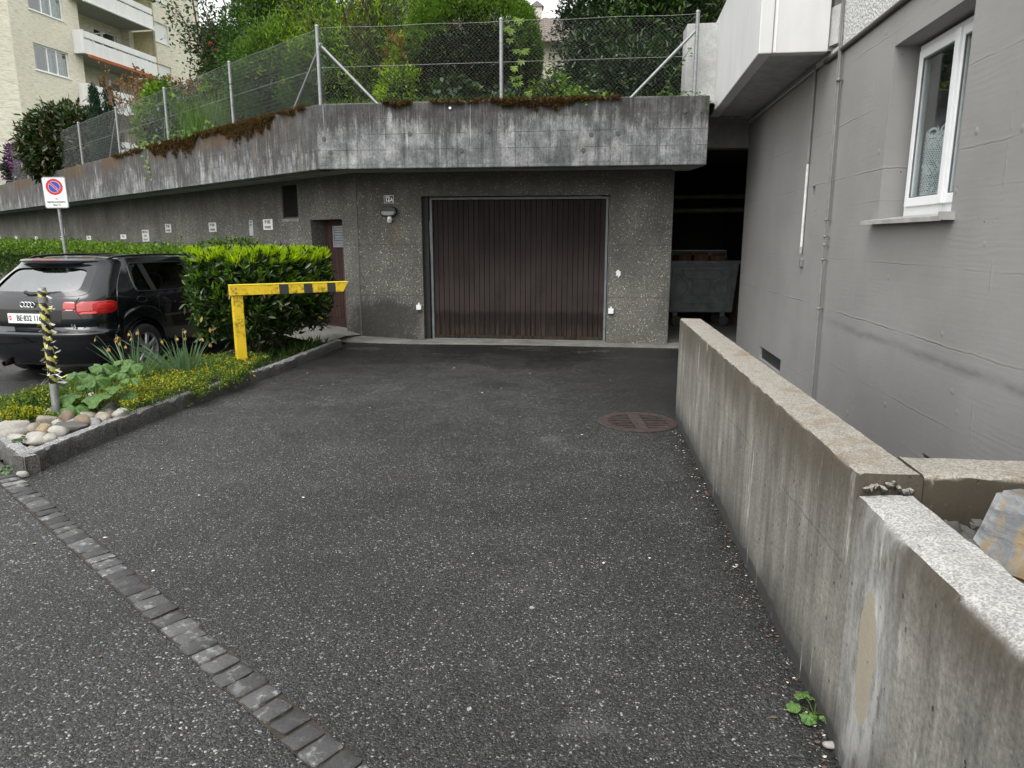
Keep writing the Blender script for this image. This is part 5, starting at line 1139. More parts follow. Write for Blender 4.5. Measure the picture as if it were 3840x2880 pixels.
# ------------------------------------------------------------------ flower bed with granite kerb
bed = thing('planter_border', 'rough granite kerb round the narrow flower bed', 'kerb', (-3.25, 4.53, 0))
kz = .135
def kerb_stone(p, q, th, z, seed, left=True):
    rg = random.Random(seed); p, q = Vector(p), Vector(q); d = (q-p).normalized(); n = Vector((-d.y, d.x)) * (1 if left else -1); L = (q-p).length; rows = []; nn = max(6, int(L/.035))
    for i in range(nn+1):
        s = L*i/nn; j = lambda a: rg.uniform(-a, a); o = p + d*s
        if i == 0: o = p + d*.004
        if i == nn: o = q - d*.004
        P = lambda off, h: (*(o + n*off), h)
        rows.append([P(-.004+j(.005), -.16), P(j(.007), z*.45), P(.002+j(.007), z-.022+j(.006)), P(.012+j(.004), z-.004+j(.004)), P(th*.5, z+j(.003)), P(th-.01+j(.004), z-.003+j(.003)), P(th, z-.02), P(th, -.16)])
    m = MB(); m.grid(rows); m.add(rows[0], [tuple(range(8))[::-1]]); m.add(rows[-1], [tuple(range(8))])
    if not left: m.f = [f[::-1] for f in m.f]
    part('kerb_stone', m, GRAN, bed, world=True, smooth=True, sharp=40)
ks = [(-3.25,4.53)]
def along(t):      # point on the kerb polyline by Y
    for a, b in zip(KERB[:-1], KERB[1:]):
        if a[1] <= t <= b[1]: u = (t-a[1])/(b[1]-a[1]); return (a[0]+(b[0]-a[0])*u, t)
    return KERB[-1]
ys = [4.53, 5.50, 6.02, 6.47, 7.35, 8.25, 9.25, 10.32]
for i in range(len(ys)-1): kerb_stone(along(ys[i]), along(ys[i+1]), .095, kz - .006*i*.6, 60+i)
F0 = Vector((-3.262, 4.525)); FD = Vector((-.733, .680)).normalized()
for i, (a, b) in enumerate(((.0, .95), (.95, 1.9))): kerb_stone(F0+FD*a, F0+FD*b, .10, kz-.008, 80+i, False)
# back edge of the bed towards the car park
for i, (a, b) in enumerate((((-4.62, 5.85), (-4.48, 7.2)), ((-4.48, 7.2), (-4.05, 8.7)), ((-4.05, 8.7), (-3.6, 10.2)))): kerb_stone(a, b, .08, .03, 90+i, False)
m = MB(); out = [(-3.33,4.66),(-3.245,5.5),(-3.13,6.46),(-2.80,8.27),(-2.58,10.28),(-3.6,10.25),(-4.02,8.72),(-4.44,7.22),(-4.56,5.83)]
m.add([(x, y, .075) for x, y in out] + [(x, y, -.2) for x, y in out], [tuple(range(9))] + [(i, i+9, (i+1) % 9+9, (i+1) % 9) for i in range(9)]); struct('bed_soil', m, SOIL)

# river stones in the tip of the bed
def cobb(x, y, rx, ry, rz, kind, label, z=None, seed=None, rot=None):
    seed = seed or int(abs(x*1000)+abs(y*77)); m = MB(); c = (x, y, .075+rz*.55 if z is None else z)
    rgz = random.Random(seed); m.rock((0, 0, 0), (rx*1.06, ry*1.06, rz*1.06), seed, .17, 3, rot or (rgz.uniform(-.15, .15), rgz.uniform(-.15, .15), rgz.uniform(-.5, .5)), 3 if seed % 3 else 6)
    o = part('river_stone', m, ST[kind], None, c, smooth=True); o['label'] = label; o['category'] = 'stone'; o['group'] = 'river stones in the tip of the flower bed'
cobb(-3.76, 5.16, .150, .085, .075, 'pale', 'largest river stone, long and pale, at the left of the pile', .135, rot=(.0, -.1, .5))
cobb(-3.47, 4.99, .095, .060, .050, 'pale', 'flat pale stone in the front row by the kerb corner', .12)
cobb(-3.62, 5.02, .085, .045, .035, 'pale', 'thin pale stone in front of the largest stone', .115)
cobb(-3.37, 4.99, .050, .045, .040, 'pale', 'small pale stone at the right of the front row', .12)
cobb(-3.40, 4.82, .050, .040, .028, 'buff', 'half-buried buff stone in the very corner of the kerb', .10)
cobb(-3.53, 5.16, .090, .060, .058, 'tan', 'tan-brown rounded stone in the middle of the pile', .135)
cobb(-3.39, 5.12, .082, .066, .060, 'pale', 'rounded speckled pale stone by the right kerb', .135)
cobb(-3.50, 5.05, .042, .035, .033, 'grey', 'small grey stone under the tan stone', .11)
cobb(-3.30, 5.02, .045, .035, .025, 'grey', 'flat grey chip squeezed against the right kerb', .105)
cobb(-3.66, 5.42, .085, .065, .060, 'buff', 'buff stone left of the bollard foot', .14)
cobb(-3.92, 5.30, .105, .08, .05, 'pale', 'pale stone behind the largest stone at the far left', .12)
cobb(-4.10, 5.48, .11, .07, .06, 'pale', 'pale stone at the left picture edge', .13)
cobb(-3.55, 5.38, .052, .045, .045, 'pale', 'small round white stone in front of the bollard', .13)
cobb(-3.60, 5.56, .070, .055, .055, 'brown', 'brown stone touching the bollard', .135)
cobb(-3.80, 5.66, .06, .06, .05, 'buff', 'buff stone behind the bollard foot', .13)
cobb(-3.38, 5.28, .115, .060, .052, 'dark', 'dark brown long stone by the right kerb', .13, rot=(.1, .1, .35))
cobb(-3.52, 5.24, .06, .05, .04, 'dark', 'dark stone wedged between the tan and buff stones', .115)
cobb(-3.66, 5.22, .07, .05, .05, 'buff', 'buff stone behind the tan stone', .135)
cobb(-3.37, 5.40, .080, .060, .062, 'brown', 'chipped brown and white stone near the bed plants', .14)
cobb(-3.28, 5.41, .070, .052, .050, 'grey', 'blue-grey smooth stone by the right kerb', .13)
cobb(-3.50, 5.48, .05, .04, .04, 'grey', 'little grey stone right of the brown bollard stone', .12)
cobb(-3.31, 5.58, .065, .05, .045, 'buff', 'buff angular stone under the broad leaves', .13)
cobb(-3.225, 5.66, .075, .055, .055, 'pale', 'egg-shaped pale stone farthest along the right kerb', .14)
cobb(-3.245, 5.55, .035, .03, .028, 'brown', 'small reddish stone before the egg-shaped stone', .11)
cobb(-3.45, 5.62, .07, .05, .05, 'buff', 'buff stone behind the chipped brown stone', .13)
cobb(-3.60, 5.70, .055, .05, .04, 'dark', 'dark stone among the stalks of the broad leaves', .12)
cobb(-3.42, 5.85, .07, .06, .055, 'grey', 'grey stone half under the broad-leaved plant', .13)
cobb(-3.36, 5.72, .07, .055, .05, 'buff', 'flat buff stone at the edge of the sedum', .125)
cobb(-3.72, 6.12, .065, .05, .07, 'pale', 'pale upright stone between the leaf stalks', .16)

# sedum carpet: mounded succulent cover, yellow in flower towards the kerb
def in_poly(x, y, poly):
    c = False; j = len(poly)-1
    for i in range(len(poly)):
        if (poly[i][1] > y) != (poly[j][1] > y) and x < (poly[j][0]-poly[i][0])*(y-poly[i][1])/(poly[j][1]-poly[i][1])+poly[i][0]: c = not c
        j = i
    return c
rg = np.random.default_rng(3)
SED = [(-3.16,5.62),(-3.05,6.46),(-2.93,7.3),(-2.84,8.15),(-3.1,8.4),(-4.0,8.3),(-4.4,7.3),(-4.58,5.95),(-4.35,5.62),(-4.0,5.72),(-3.75,5.9),(-3.4,6.0)]
pts_ = []
while len(pts_) < 2600:
    x, y = rg.uniform(-4.65, -2.8), rg.uniform(5.4, 8.45)
    if in_poly(x, y, SED): pts_.append((x, y))
pts_ = np.array(pts_); lob = lump(np.random.default_rng(4), 9)
hh = .11 + .05*lob(np.c_[pts_*1.7, np.zeros(len(pts_))]) + .05*np.clip((along_x := 1)*0+((pts_[:, 0]+4.6)/1.6), 0, 1)
Cn = np.c_[pts_, hh + .03]; Out = nrm(np.c_[rg.normal(size=(len(pts_), 2))*.3, np.ones(len(pts_))])
P, D, N = clumps(Cn, Out, 11, .020, rg, .1, .9); sed = thing('sedum_carpet', 'low sedum carpet of green rosettes with yellow flower heads', 'ground cover', (-3.5, 6.8, .075))
o = put('foliage', leaf_mesh('foliage', P-np.array((-3.5, 6.8, .075)), D, N, rg.uniform(.018, .034, len(P)), .013, 'diamond'), L_SED, sed, kind='stuff')
fy = lump(np.random.default_rng(8), 5)(np.c_[pts_*1.1, np.zeros(len(pts_))]); near = np.clip(1-(pts_[:, 1]-5.6)/2.2, 0, 1)
sel = (rg.uniform(size=len(pts_)) < np.clip(.05 + .62*near + .7*fy - .5*(pts_[:, 0] < -3.75), 0, 1))
P, D, N = clumps(Cn[sel]+np.array((0, 0, .022)), Out[sel], 9, .016, rg, .3, .8)
put('flower_heads', leaf_mesh('flower_heads', P-np.array((-3.5, 6.8, .075)), D, N, rg.uniform(.014, .026, len(P)), .014, 'diamond'), L_SEDY, sed, kind='stuff')
# second small tuft left of the bollard
def tuft(label, c, rx, ry, h, n, yl, seed, spill=0):
    rg = np.random.default_rng(seed); q = rg.normal(size=(n, 2))*np.array((rx, ry))*.5; Cn = np.c_[c[0]+q[:, 0], c[1]+q[:, 1], c[2]+h*np.clip(1-((q/np.array((rx, ry)))**2).sum(1), 0, 1)]
    Out = nrm(np.c_[q*1.5, np.ones(n)]); t = thing('sedum_tuft', label, 'ground cover', c, 0, 'separate sedum tufts'); b = np.array(c)
    P, D, N = clumps(Cn, Out, 11, .02, rg, .2, .9); put('foliage', leaf_mesh('foliage', P-b, D, N, rg.uniform(.02, .036, len(P)), .014, 'diamond'), L_SED, t, kind='stuff')
    P, D, N = clumps(Cn[:int(n*yl)]+np.array((0, 0, .02)), Out[:int(n*yl)], 8, .018, rg, .3, .8); put('flower_heads', leaf_mesh('flower_heads', P-b, D, N, .022, .015, 'diamond'), L_SEDY, t, kind='stuff')
tuft('yellow-flowered sedum tuft left of the bollard beside the pale stones', (-3.93, 5.50, .09), .30, .16, .10, 170, .8, 31)
tuft('dark green sedum mound behind the bollard', (-4.02, 5.95, .09), .38, .30, .17, 330, .12, 32)
tuft('reddish sedum sprig hanging over the kerb', (-2.98, 6.62, .12), .07, .16, .04, 40, .2, 33)
tuft('green sedum cushion spilling over the kerb below the yellow barrier', (-2.90, 7.35, .12), .10, .45, .05, 140, .25, 34)

# bed floor weeds under the hedge
gs = np.random.default_rng(41); n = 900; u = gs.uniform(8.2, 10.2, n); P = np.c_[gs.uniform(-.75, -.02, n), u, np.full(n, .075)]; P[:, 0] += np.array([along(q)[0]-.1 for q in u])
o = put('undergrowth', leaf_mesh('undergrowth', P, nrm(gs.normal(size=(n, 3))*.6+np.array((0, 0, 1))), gs.normal(size=(n, 3)), gs.uniform(.05, .16, n), gs.uniform(.006, .03, n), 'leaf'), L_MID, kind='stuff'); o['label'] = 'weeds and low stalks under the clipped laurel hedge'

# daffodils past flowering
def daffodils(label, c, n, nf, seed, lean):
    rg = np.random.default_rng(seed); t = thing('daffodil_clump', label, 'plant', (*c, .15), 0, 'faded daffodil clumps'); 
    for i in range(n):
        b = rg.normal(size=2)*np.array((.085, .06)); h = rg.uniform(.24, .40); ln = b*1.5 + rg.normal(size=2)*.05 + np.array(lean); w = rg.uniform(.007, .010); q = rg.uniform(0, 3.1); dx, dy = math.cos(q)*w, math.sin(q)*w
        rows = []
        for k in range(5):
            s = k/4; x, y, z = b[0]+ln[0]*s**1.6, b[1]+ln[1]*s**1.6, h*s*(1-.06*s); ww = 1 if s < .7 else (1-s)/.3+.08; rows.append([(x-dx*ww, y-dy*ww, z), (x, y+.003, z), (x+dx*ww, y+dy*ww, z)])
        part('blade', MB().grid(rows), L_BLADE, t, smooth=True)
    for i in range(nf):
        b = rg.normal(size=2)*.06; h = rg.uniform(.36, .47); ln = b*2.2 + rg.normal(size=2)*.05 + np.array(lean); tip = np.array((b[0]+ln[0], b[1]+ln[1], h)); dr = nrm(np.array((rg.normal(), rg.normal()*.3, 0)))
        a = [(b[0]+ln[0]*s**1.5, b[1]+ln[1]*s**1.5, h*s) for s in (0, .35, .7, .95)]
        a += [tuple(tip + dr*.012 + np.array((0, 0, .006))), tuple(tip + dr*.028 - np.array((0, 0, .012)))]
        fs_ = part('flower_stalk', MB().tube(a, [.0045, .0042, .004, .0038, .0034, .003], 6), L_BLADE, t, smooth=True)
        m = MB(); e = tip + dr*.030 - np.array((0, 0, .016))
        for q in range(7):
            d = nrm(np.array((rg.normal()*.4, rg.normal()*.4, -1))); s_ = nrm(np.cross(d, rg.normal(size=3)))*rg.uniform(.006, .010); L = rg.uniform(.03, .05)
            m.add([e, e+d*L*.5+s_, e+d*L, e+d*L*.5-s_], [(0, 1, 2, 3)])
        part('withered_flower', m, L_WITH, fs_, smooth=True)
daffodils('left daffodil clump with withered flowers before the car wheel', (-3.90, 7.18), 42, 7, 51, (-.02, 0))
daffodils('right daffodil clump with withered flowers leaning left', (-3.45, 7.30), 48, 9, 52, (-.05, 0))
# broad-leaved plant: every leaf its own piece
bl_ = thing('broad_leaved_plant', 'bushy plant with large scalloped light green leaves behind the river stones', 'plant', (-3.52, 5.90, .08))
rg = np.random.default_rng(61)
def lobed(r, seed):
    rg = random.Random(seed); m = MB(); n = 30; pts = [(0, 0, 0)]; ring = []
    for k in range(n):
        a = 2*math.pi*k/n; rr = r*(1 - .42*max(0, math.cos(a+math.pi/2))**6)*(1+.10*math.cos(a*7)+.03*rg.uniform(-1, 1)); ring.append((a, rr))
    for f in (.5, 1.0):
        for a, rr in ring: pts.append((rr*f*math.cos(a), rr*f*math.sin(a), (.10*r*math.cos(a*7) - .30*r*f*f + .13*r*math.sin(a*3+1) + .08*r*math.sin(a*2+rg.uniform(0, .5)))*f))
    return m.add(pts, [(0, 1+k, 1+(k+1) % n) for k in range(n)] + [(1+k, 1+n+k, 1+n+(k+1) % n, 1+(k+1) % n) for k in range(n)])
def big_leaf(px, py, pz, r, tilt, az, seed):
    m = lobed(r, seed); M = Matrix.Translation((px+3.52, py-5.90, pz-.08)) @ Matrix.Rotation(az, 4, 'Z') @ Matrix.Rotation(tilt, 4, 'X'); m.v = [tuple(M @ Vector(p)) for p in m.v]
    lf = part('leaf', m, L_BIG, bl_, smooth=True); bx, by = rg.normal(size=2)*.05
    a = Vector((px+3.52, py-5.90, pz-.08)); part('leaf_stalk', MB().tube([(bx, by, 0), (bx*.6+a.x*.4, by*.6+a.y*.4, a.z*.65), tuple(a)], .004, 5), L_SED, lf)
for i, (dx, dz, r, yy) in enumerate(((-3.72, .42, .085, 5.95), (-3.55, .47, .095, 6.05), (-3.42, .50, .08, 6.15), (-3.30, .47, .09, 6.05), (-3.26, .38, .075, 5.95), (-3.50, .39, .095, 5.85), (-3.62, .33, .07, 5.90), (-3.36, .33, .085, 5.85), (-3.70, .27, .11, 5.75), (-3.44, .28, .125, 5.70), (-3.56, .20, .10, 5.62), (-3.74, .17, .095, 5.65), (-3.28, .25, .08, 5.9), (-3.35, .13, .085, 5.52), (-3.60, .42, .07, 6.15), (-3.38, .42, .07, 5.98), (-3.82, .22, .07, 5.85), (-3.50, .14, .075, 5.6))):
    big_leaf(dx, yy, dz, r, R(rg.uniform(8, 38)), rg.uniform(-.8, .8), 200+i)
# small weeds
def weed(label, c, n, r, mat, seed, h=.05):
    rg = np.random.default_rng(seed); t = thing('weed', label, 'weed', c)
    for i in range(n):
        a = 6.28*i/n+rg.uniform(-.4, .4); e = Vector((math.cos(a)*r*rg.uniform(.5, 1.3), math.sin(a)*r*rg.uniform(.5, 1.3), h*rg.uniform(.4, 1.4))); m = lobed(r*.42, seed*9+i); M = Matrix.Translation(e) @ Matrix.Rotation(a-1.57, 4, 'Z') @ Matrix.Rotation(R(-18), 4, 'X'); m.v = [tuple(M @ Vector(p)) for p in m.v]
        lf = part('leaf', m, mat, t, smooth=True); part('leaf_stalk', MB().tube([(0, 0, 0), (e.x*.5, e.y*.5, e.z*.8), tuple(e)], .0018, 5), L_SED, lf)
weed('light green weed at the foot of the near wall', (1.005, 2.09, .002), 6, .065, L_BIG, 71, .045)
weed('pale weed where the kerb corner meets the cobbles', (-3.42, 4.60, .005), 5, .06, L_BIG, 72, .03)
weed('little green weed growing between the front stones', (-3.55, 4.93, .12), 6, .04, L_MID, 73, .03)
weed('tiny weed in the kerb joint beside the ramp', (-3.02, 6.47, .01), 5, .03, L_MID, 74, .03)

# taped bollard post
bo = thing('bollard_post', 'leaning grey steel post wound with tattered black and yellow tape', 'bollard', (-3.745, 5.67, .07))
bo.rotation_euler = (0, R(.6), 0); TAPEA = NT('spiral_hazard_tape'); x, y, z = TAPEA.xyz(); ang = TAPEA.math('ARCTAN2', y, x)
ph = TAPEA.math('FRACT', TAPEA.math('ADD', TAPEA.math('MULTIPLY', z, 12.5), TAPEA.math('ADD', TAPEA.math('MULTIPLY', ang, .32), TAPEA.math('MULTIPLY', TAPEA.noise(11, 4, .7), 1.7))))
TAPEA = TAPEA.end(TAPEA.bsdf(TAPEA.mix(TAPEA.math('GREATER_THAN', ph, .46), TAPEA.mix(TAPEA.ss(TAPEA.noise(26, 4, .7), .45, .62), (.50,.45,.05), (.38,.38,.32)), (.014,.014,.013)), .35))
part('post', MB().lathe([(.0, -.1), (.030, -.1), (.030, 1.10), (.026, 1.105), (.026, 1.05), (.0, 1.05)], 20, None, False), GALV, bo, smooth=True, sharp=40)
part('tape_wrap', MB().lathe([(.0305, .33), (.0325, .34), (.032, .6), (.033, .8), (.0322, 1.075), (.0305, 1.08)], 24, None, False), TAPEA, bo, smooth=True)
m = MB(); part('tape_collar', MB().lathe([(.0325, .985), (.0335, .985), (.0335, 1.03), (.0325, 1.03)], 20, None, False), GALV_D, bo, smooth=True)
rg = random.Random(8)
for i in range(70):
    z = .33+.74*i/70+rg.uniform(-.01, .01); q = rg.uniform(0, 6.28); r = .033; L = rg.uniform(.02, .055) if i > 6 else rg.uniform(.06, .13); w = rg.uniform(.008, .018)
    c, s = math.cos(q), math.sin(q); t_ = (-s, c); a = rg.uniform(-.6, .5)
    pr_ = [(r*c, r*s, z), (r*c+t_[0]*w, r*s+t_[1]*w, z+w*.7), (r*c*1.1+(t_[0]*.7+c*.7)*L, r*s*1.1+(t_[1]*.7+s*.7)*L, z+a*L+w*.2), (r*c*1.1+(t_[0]*.4+c*.7)*L*.8, r*s*1.1+(t_[1]*.4+s*.7)*L*.8, z+a*L*.8-w*.5)]
    part('tape_shred', MB().add(pr_, [(0, 1, 2, 3)]), TAPE_W if i % 3 else (TAPE_Y if i % 2 else TAPE_K), bo)
for z, dx in ((.375, .09), (.40, .05)): part('cable_tie', MB().tube([(.033*math.cos(q), .033*math.sin(q), z+.004*math.cos(q)) for q in np.linspace(0, 6.0, 14)] + [(.04+dx, -.02, z-.02)], .003, 5), TAPE_K if dx > .06 else SIGNW, bo)

# yellow barrier
ba = thing('parking_barrier', 'yellow steel post with black-striped arm reaching over the ramp', 'barrier', (-3.085, 7.99, .06), R(31))
part('post', MB().box(-.055, .055, -.055, .055, -.1, .87), YEL, ba, bevel=.006)
AL = 1.26; m = MB(); m.add([(-.075,-.07,.875),(AL-.06,-.07,.875),(AL,-.07,.985),(-.075,-.07,.985),(-.075,.05,.875),(AL-.06,.05,.875),(AL,.05,.985),(-.075,.05,.985)], [(3,2,6,7),(0,4,5,1),(0,1,2,3),(5,4,7,6),(4,0,3,7)])
part('arm', m, YEL, ba, bevel=.004)
part('arm_top_plate', MB().box(-.078, AL+.012, -.073, .053, .9855, .992), YEL_C, ba)
part('end_cavity', MB().add([(AL-.075,-.062,.885),(AL-.075,.042,.885),(AL-.02,.042,.978),(AL-.02,-.062,.978)], [(0,1,2,3)]), BLACK, ba)
for x0, w in ((.455, .105), (.735, .10), (1.01, .10)):
    part('black_stripe', MB().add([(x0,-.0715,.8755),(x0+w,-.0715,.8755),(x0+w*.97,-.0715,.985),(x0-.003,-.0715,.985)], [(0,1,2,3)]), STRIPE, ba)
for x, z in ((-.02, .955), (-.02, .905)): part('bolt', MB().lathe([(.0, .006), (.009, .005), (.011, 0)], 10, Matrix.Translation((x, -.071, z)) @ Matrix.Rotation(R(90), 4, 'X'), False), GALV_D, ba, smooth=True)
# ------------------------------------------------------------------ clipped cherry-laurel hedge
HB = (-3.35, 9.45, .075); hd = thing('laurel_hedge', 'clipped cherry-laurel block with lime-green new shoots on top beside the yellow barrier', 'hedge', HB)
corn = [(-3.90, 8.62), (-3.06, 8.55), (-2.62, 10.25), (-3.55, 10.30)]
rg = np.random.default_rng(77)
def hedge_pts(n, corn, z0, z1, rg, round_=.10, topbias=1.0):
    cs = np.array(corn); per = [np.linalg.norm(cs[(i+1) % 4]-cs[i]) for i in range(4)]; out = []; nr = []
    area = np.array([p*(z1-z0) for p in per] + [per[0]*per[1]*topbias]); pk = rg.choice(5, n, p=area/area.sum()); cen = cs.mean(0)
    u, v = rg.uniform(0, 1, n), rg.uniform(0, 1, n)
    for i in range(n):
        if pk[i] < 4:
            a, b = cs[pk[i]], cs[(pk[i]+1) % 4]; p = a+(b-a)*u[i]; d = (b-a)/np.linalg.norm(b-a); o = np.array((d[1], -d[0])); z = z0+(z1-z0)*v[i]; bul = round_*(math.sin(math.pi*v[i])*.8 - .35*(1-v[i])**2); edge = .5-abs(u[i]-.5); p = p + o*(bul - .12*max(0, .12-edge)/.12); out.append((*p, z)); nr.append((*o, .15))
        else:
            p = cs[0]*(1-u[i])*(1-v[i])+cs[1]*u[i]*(1-v[i])+cs[2]*u[i]*v[i]+cs[3]*(1-u[i])*v[i]; out.append((*p, z1-.015)); nr.append((0, 0, 1))
    return np.array(out), np.array(nr, float)
Z0, Z1 = .36, 1.33
Cn, Out = hedge_pts(1500, corn, Z0, Z1, rg, .12); lob = lump(rg, 8)
Cn = Cn + Out*(.11*lob(Cn*2.6))[:, None]
P, D, N = clumps(Cn, Out, 8, .045, rg, .35, .75); P -= np.repeat(Out, 8, 0)*np.abs(rg.normal(size=len(P)))[:, None]*.05; b = np.array(HB)
kind_far = P; Ls = rg.uniform(.07, .125, len(P)); score = (-P[:, 1] + .6*P[:, 2]) + rg.uniform(0, .35, len(P)) + .5*np.repeat(Out, 8, 0)[:, 1]*-1; order = np.argsort(-score)
big, rest = order[:300], order[300:]
T, F = TEMPL['leaf']; lm = [make_mesh('leaf', [(x*.40, y, z*.45) for x, y, z in T], [tuple(f) for f in F]) for _ in range(1)][0]; lm.materials.append(L_LAUREL)
for i in big:
    d = Vector(D[i]); s_ = d.cross(Vector(N[i])).normalized(); n2 = s_.cross(d); M = Matrix((s_, d, n2)).transposed().to_4x4(); o = put('leaf', lm, None, hd, tuple(P[i]-b), M.to_euler()); o.scale = (Ls[i],)*3
put('foliage', leaf_mesh('foliage', P[rest]-b, D[rest], N[rest], Ls[rest], Ls[rest]*.38, 'leaf'), L_LAUREL, hd, kind='stuff')
# inner dark leaf mass so that one does not look straight through
Ci, Oi = hedge_pts(900, [tuple(np.array(c)*.80+np.array((-3.355, 9.43))*.20) for c in corn], Z0+.05, Z1-.10, rg, .05); Pi, Di, Ni = clumps(Ci, Oi, 6, .05, rg, 0, 1.2); put('inner_foliage', leaf_mesh('inner_foliage', Pi-b, Di, Ni, .11, .045, 'leaf'), L_LAUREL, hd, kind='stuff')
# young shoots: rosettes of upright narrow leaves over the top and scattered on the flanks
Ct, Ot = hedge_pts(1900, corn, Z1-.13, Z1+.01, rg, .13, 7); Cs_, Os_ = hedge_pts(260, corn, Z0+.15, Z1, rg, .12, 0)
Cs_ = Cs_ + Os_*.05
def rosette(Cn, Out, per, rg, L0, L1, up): 
    n = len(Cn)*per; P = np.repeat(Cn, per, 0)+rg.normal(size=(n, 3))*.012; D = nrm(np.repeat(Out, per, 0)*.5+np.array((0, 0, up))+rg.normal(size=(n, 3))*.38); return P, D, nrm(rg.normal(size=(n, 3))), rg.uniform(L0, L1, n)
Ct[:, 2] += .07*lump(rg, 7)(Ct*3.0); P, D, N, L = rosette(Ct, Ot, 7, rg, .06, .14, 1.0); put('young_shoots', leaf_mesh('young_shoots', P-b, D, N, L, L*.24, 'leaf'), L_LIME, hd, kind='stuff')
L_SHOOT = leaf('laurel_side_shoot', [(.05,.11,.010), (.08,.17,.012), (.12,.22,.015)], .35, .35, .5)
P, D, N, L = rosette(Cs_, Os_, 6, rg, .06, .11, .7); put('side_shoots', leaf_mesh('side_shoots', P-b, D, N, L, L*.27, 'leaf'), L_SHOOT, hd, kind='stuff')
Cd, Od = hedge_pts(34, corn, Z0, Z1-.1, rg, .12, 0); P, D, N = clumps(Cd+Od*.07, Od, 1, .02, rg, -.6, .5); put('dead_leaves', leaf_mesh('dead_leaves', P-b, D, N, .09, .04, 'leaf'), leaf('yellowed_laurel_leaf', [(.18,.11,.03), (.26,.20,.05), (.12,.06,.02)], .2, .5), hd, kind='stuff')
m = MB()
for i in range(9):
    x, y = -3.55+rg.uniform(-.25, .45), 8.9+1.2*i/9; pth, rr = bent((x, y, .05), (x+rg.normal()*.2, y+rg.normal()*.2, .75), .022, .010, rg, 4, .05); m.tube(pth, rr, 6)
for i in range(5):
    pth, rr = bent((-2.9, 9.8, .45), (-2.45+rg.normal()*.08, 10.0+rg.normal()*.15, .32+rg.uniform(0, .12)), .006, .003, rg, 4, .06); m.tube(pth, rr, 5)
part('stems', m, BARK, hd, world=True, smooth=True, kind='stuff')

# low ivy hedge running along the parking wall, and the rounded bush at its near end
def ridge(name, label, p0, p1, w, h0, h1, n, per, seed, Ls, mats, cat='hedge'):
    rg = np.random.default_rng(seed); p0, p1 = np.array(p0), np.array(p1); d = (p1-p0)/np.linalg.norm(p1-p0); o = np.array((d[1], -d[0])); 
    u = rg.uniform(0, 1, n)**1.0; a = rg.uniform(-.25, math.pi*.75, n); h = h0+(h1-h0)*u; lob = lump(rg, 9); wob = 1+.16*lob(np.c_[u*np.linalg.norm(p1-p0)*1.2, a, a*0])
    x = np.cos(a); z = np.sin(a); xx = np.sign(x)*np.abs(x)**.6*w*wob; zz = np.where(z > 0, z**.55, 0)*h*wob; zz = np.where(a < 0, rg.uniform(0, 1, n)*h*.9, zz); xx = np.where(a < 0, w*wob, xx)
    base = p0+(p1-p0)*u[:, None]; Cn = np.c_[base+o*xx[:, None], zz]; Out = nrm(np.c_[o*np.cos(a)[:, None]*1.0, np.maximum(np.sin(a), .1)])
    P, D, N = clumps(Cn, Out, per, .06, rg, .25, .8); t = thing(name, label, cat, (*((p0+p1)/2), -.13)); b = np.array(t.location)
    L = rg.uniform(*Ls, len(P)); top = (rg.uniform(size=len(P)) < np.clip((P[:, 2]/np.repeat(h, per)-.62)*2.2, .06, .9))
    put('foliage', leaf_mesh('foliage', P[~top]-b, D[~top], N[~top], L[~top], L[~top]*.7, 'diamond'), mats[0], t, kind='stuff'); put('young_leaves', leaf_mesh('young_leaves', P[top]-b, D[top], N[top], L[top], L[top]*.65, 'diamond'), mats[1], t, kind='stuff')
    return t
ridge('ivy_hedge', 'long low ivy-leaved hedge along the foot of the parking wall behind the car', (-5.6, 13.45), (-30, 37.8), .50, 1.28, 1.52, 5200, 9, 5, (.05, .11), (L_MID, L_IVY))
rg = np.random.default_rng(9); Cn, Out = ellipsoid(420, (-4.95, 12.75, .75), (.95, .62, .80), rg, .85, .10, -.7); P, D, N = clumps(Cn, Out, 14, .05, rg, .3, .8); L = rg.uniform(.035, .07, len(P)); rnd = rg.uniform(size=len(P)) < .4
shrub('round_bush', 'rounded small-leaved bush at the near end of the ivy hedge', 'bush', (-4.95, 12.75, -.1), [('foliage', L_MID, P[~rnd], D[~rnd], N[~rnd], L[~rnd], L[~rnd]*.6, 'diamond'), ('young_leaves', L_IVY, P[rnd], D[rnd], N[rnd], L[rnd], L[rnd]*.6, 'diamond')], [bent((-4.95+.15*k, 12.75, -.1), (-4.9+.3*k, 12.7, .9), .02, .008, rg) for k in (-2, -1, 0, 1, 2)])
rg = np.random.default_rng(10); pth = [(-6.9, 14.9, 1.2), (-6.75, 14.75, 1.5), (-6.72, 14.72, 1.62)]
P, D, N = clumps(np.array(pth+[(-6.8, 14.8, 1.4)]), np.tile((0, -1, 0), (4, 1)), 5, .04, rg); shrub('ivy_sprig', 'single yellow-green ivy sprig climbing the wall between two plates', 'plant', (-6.9, 14.9, 1.1), [('foliage', L_VINE, P, D, N, .07, .05, 'diamond')], [(pth, .006)])

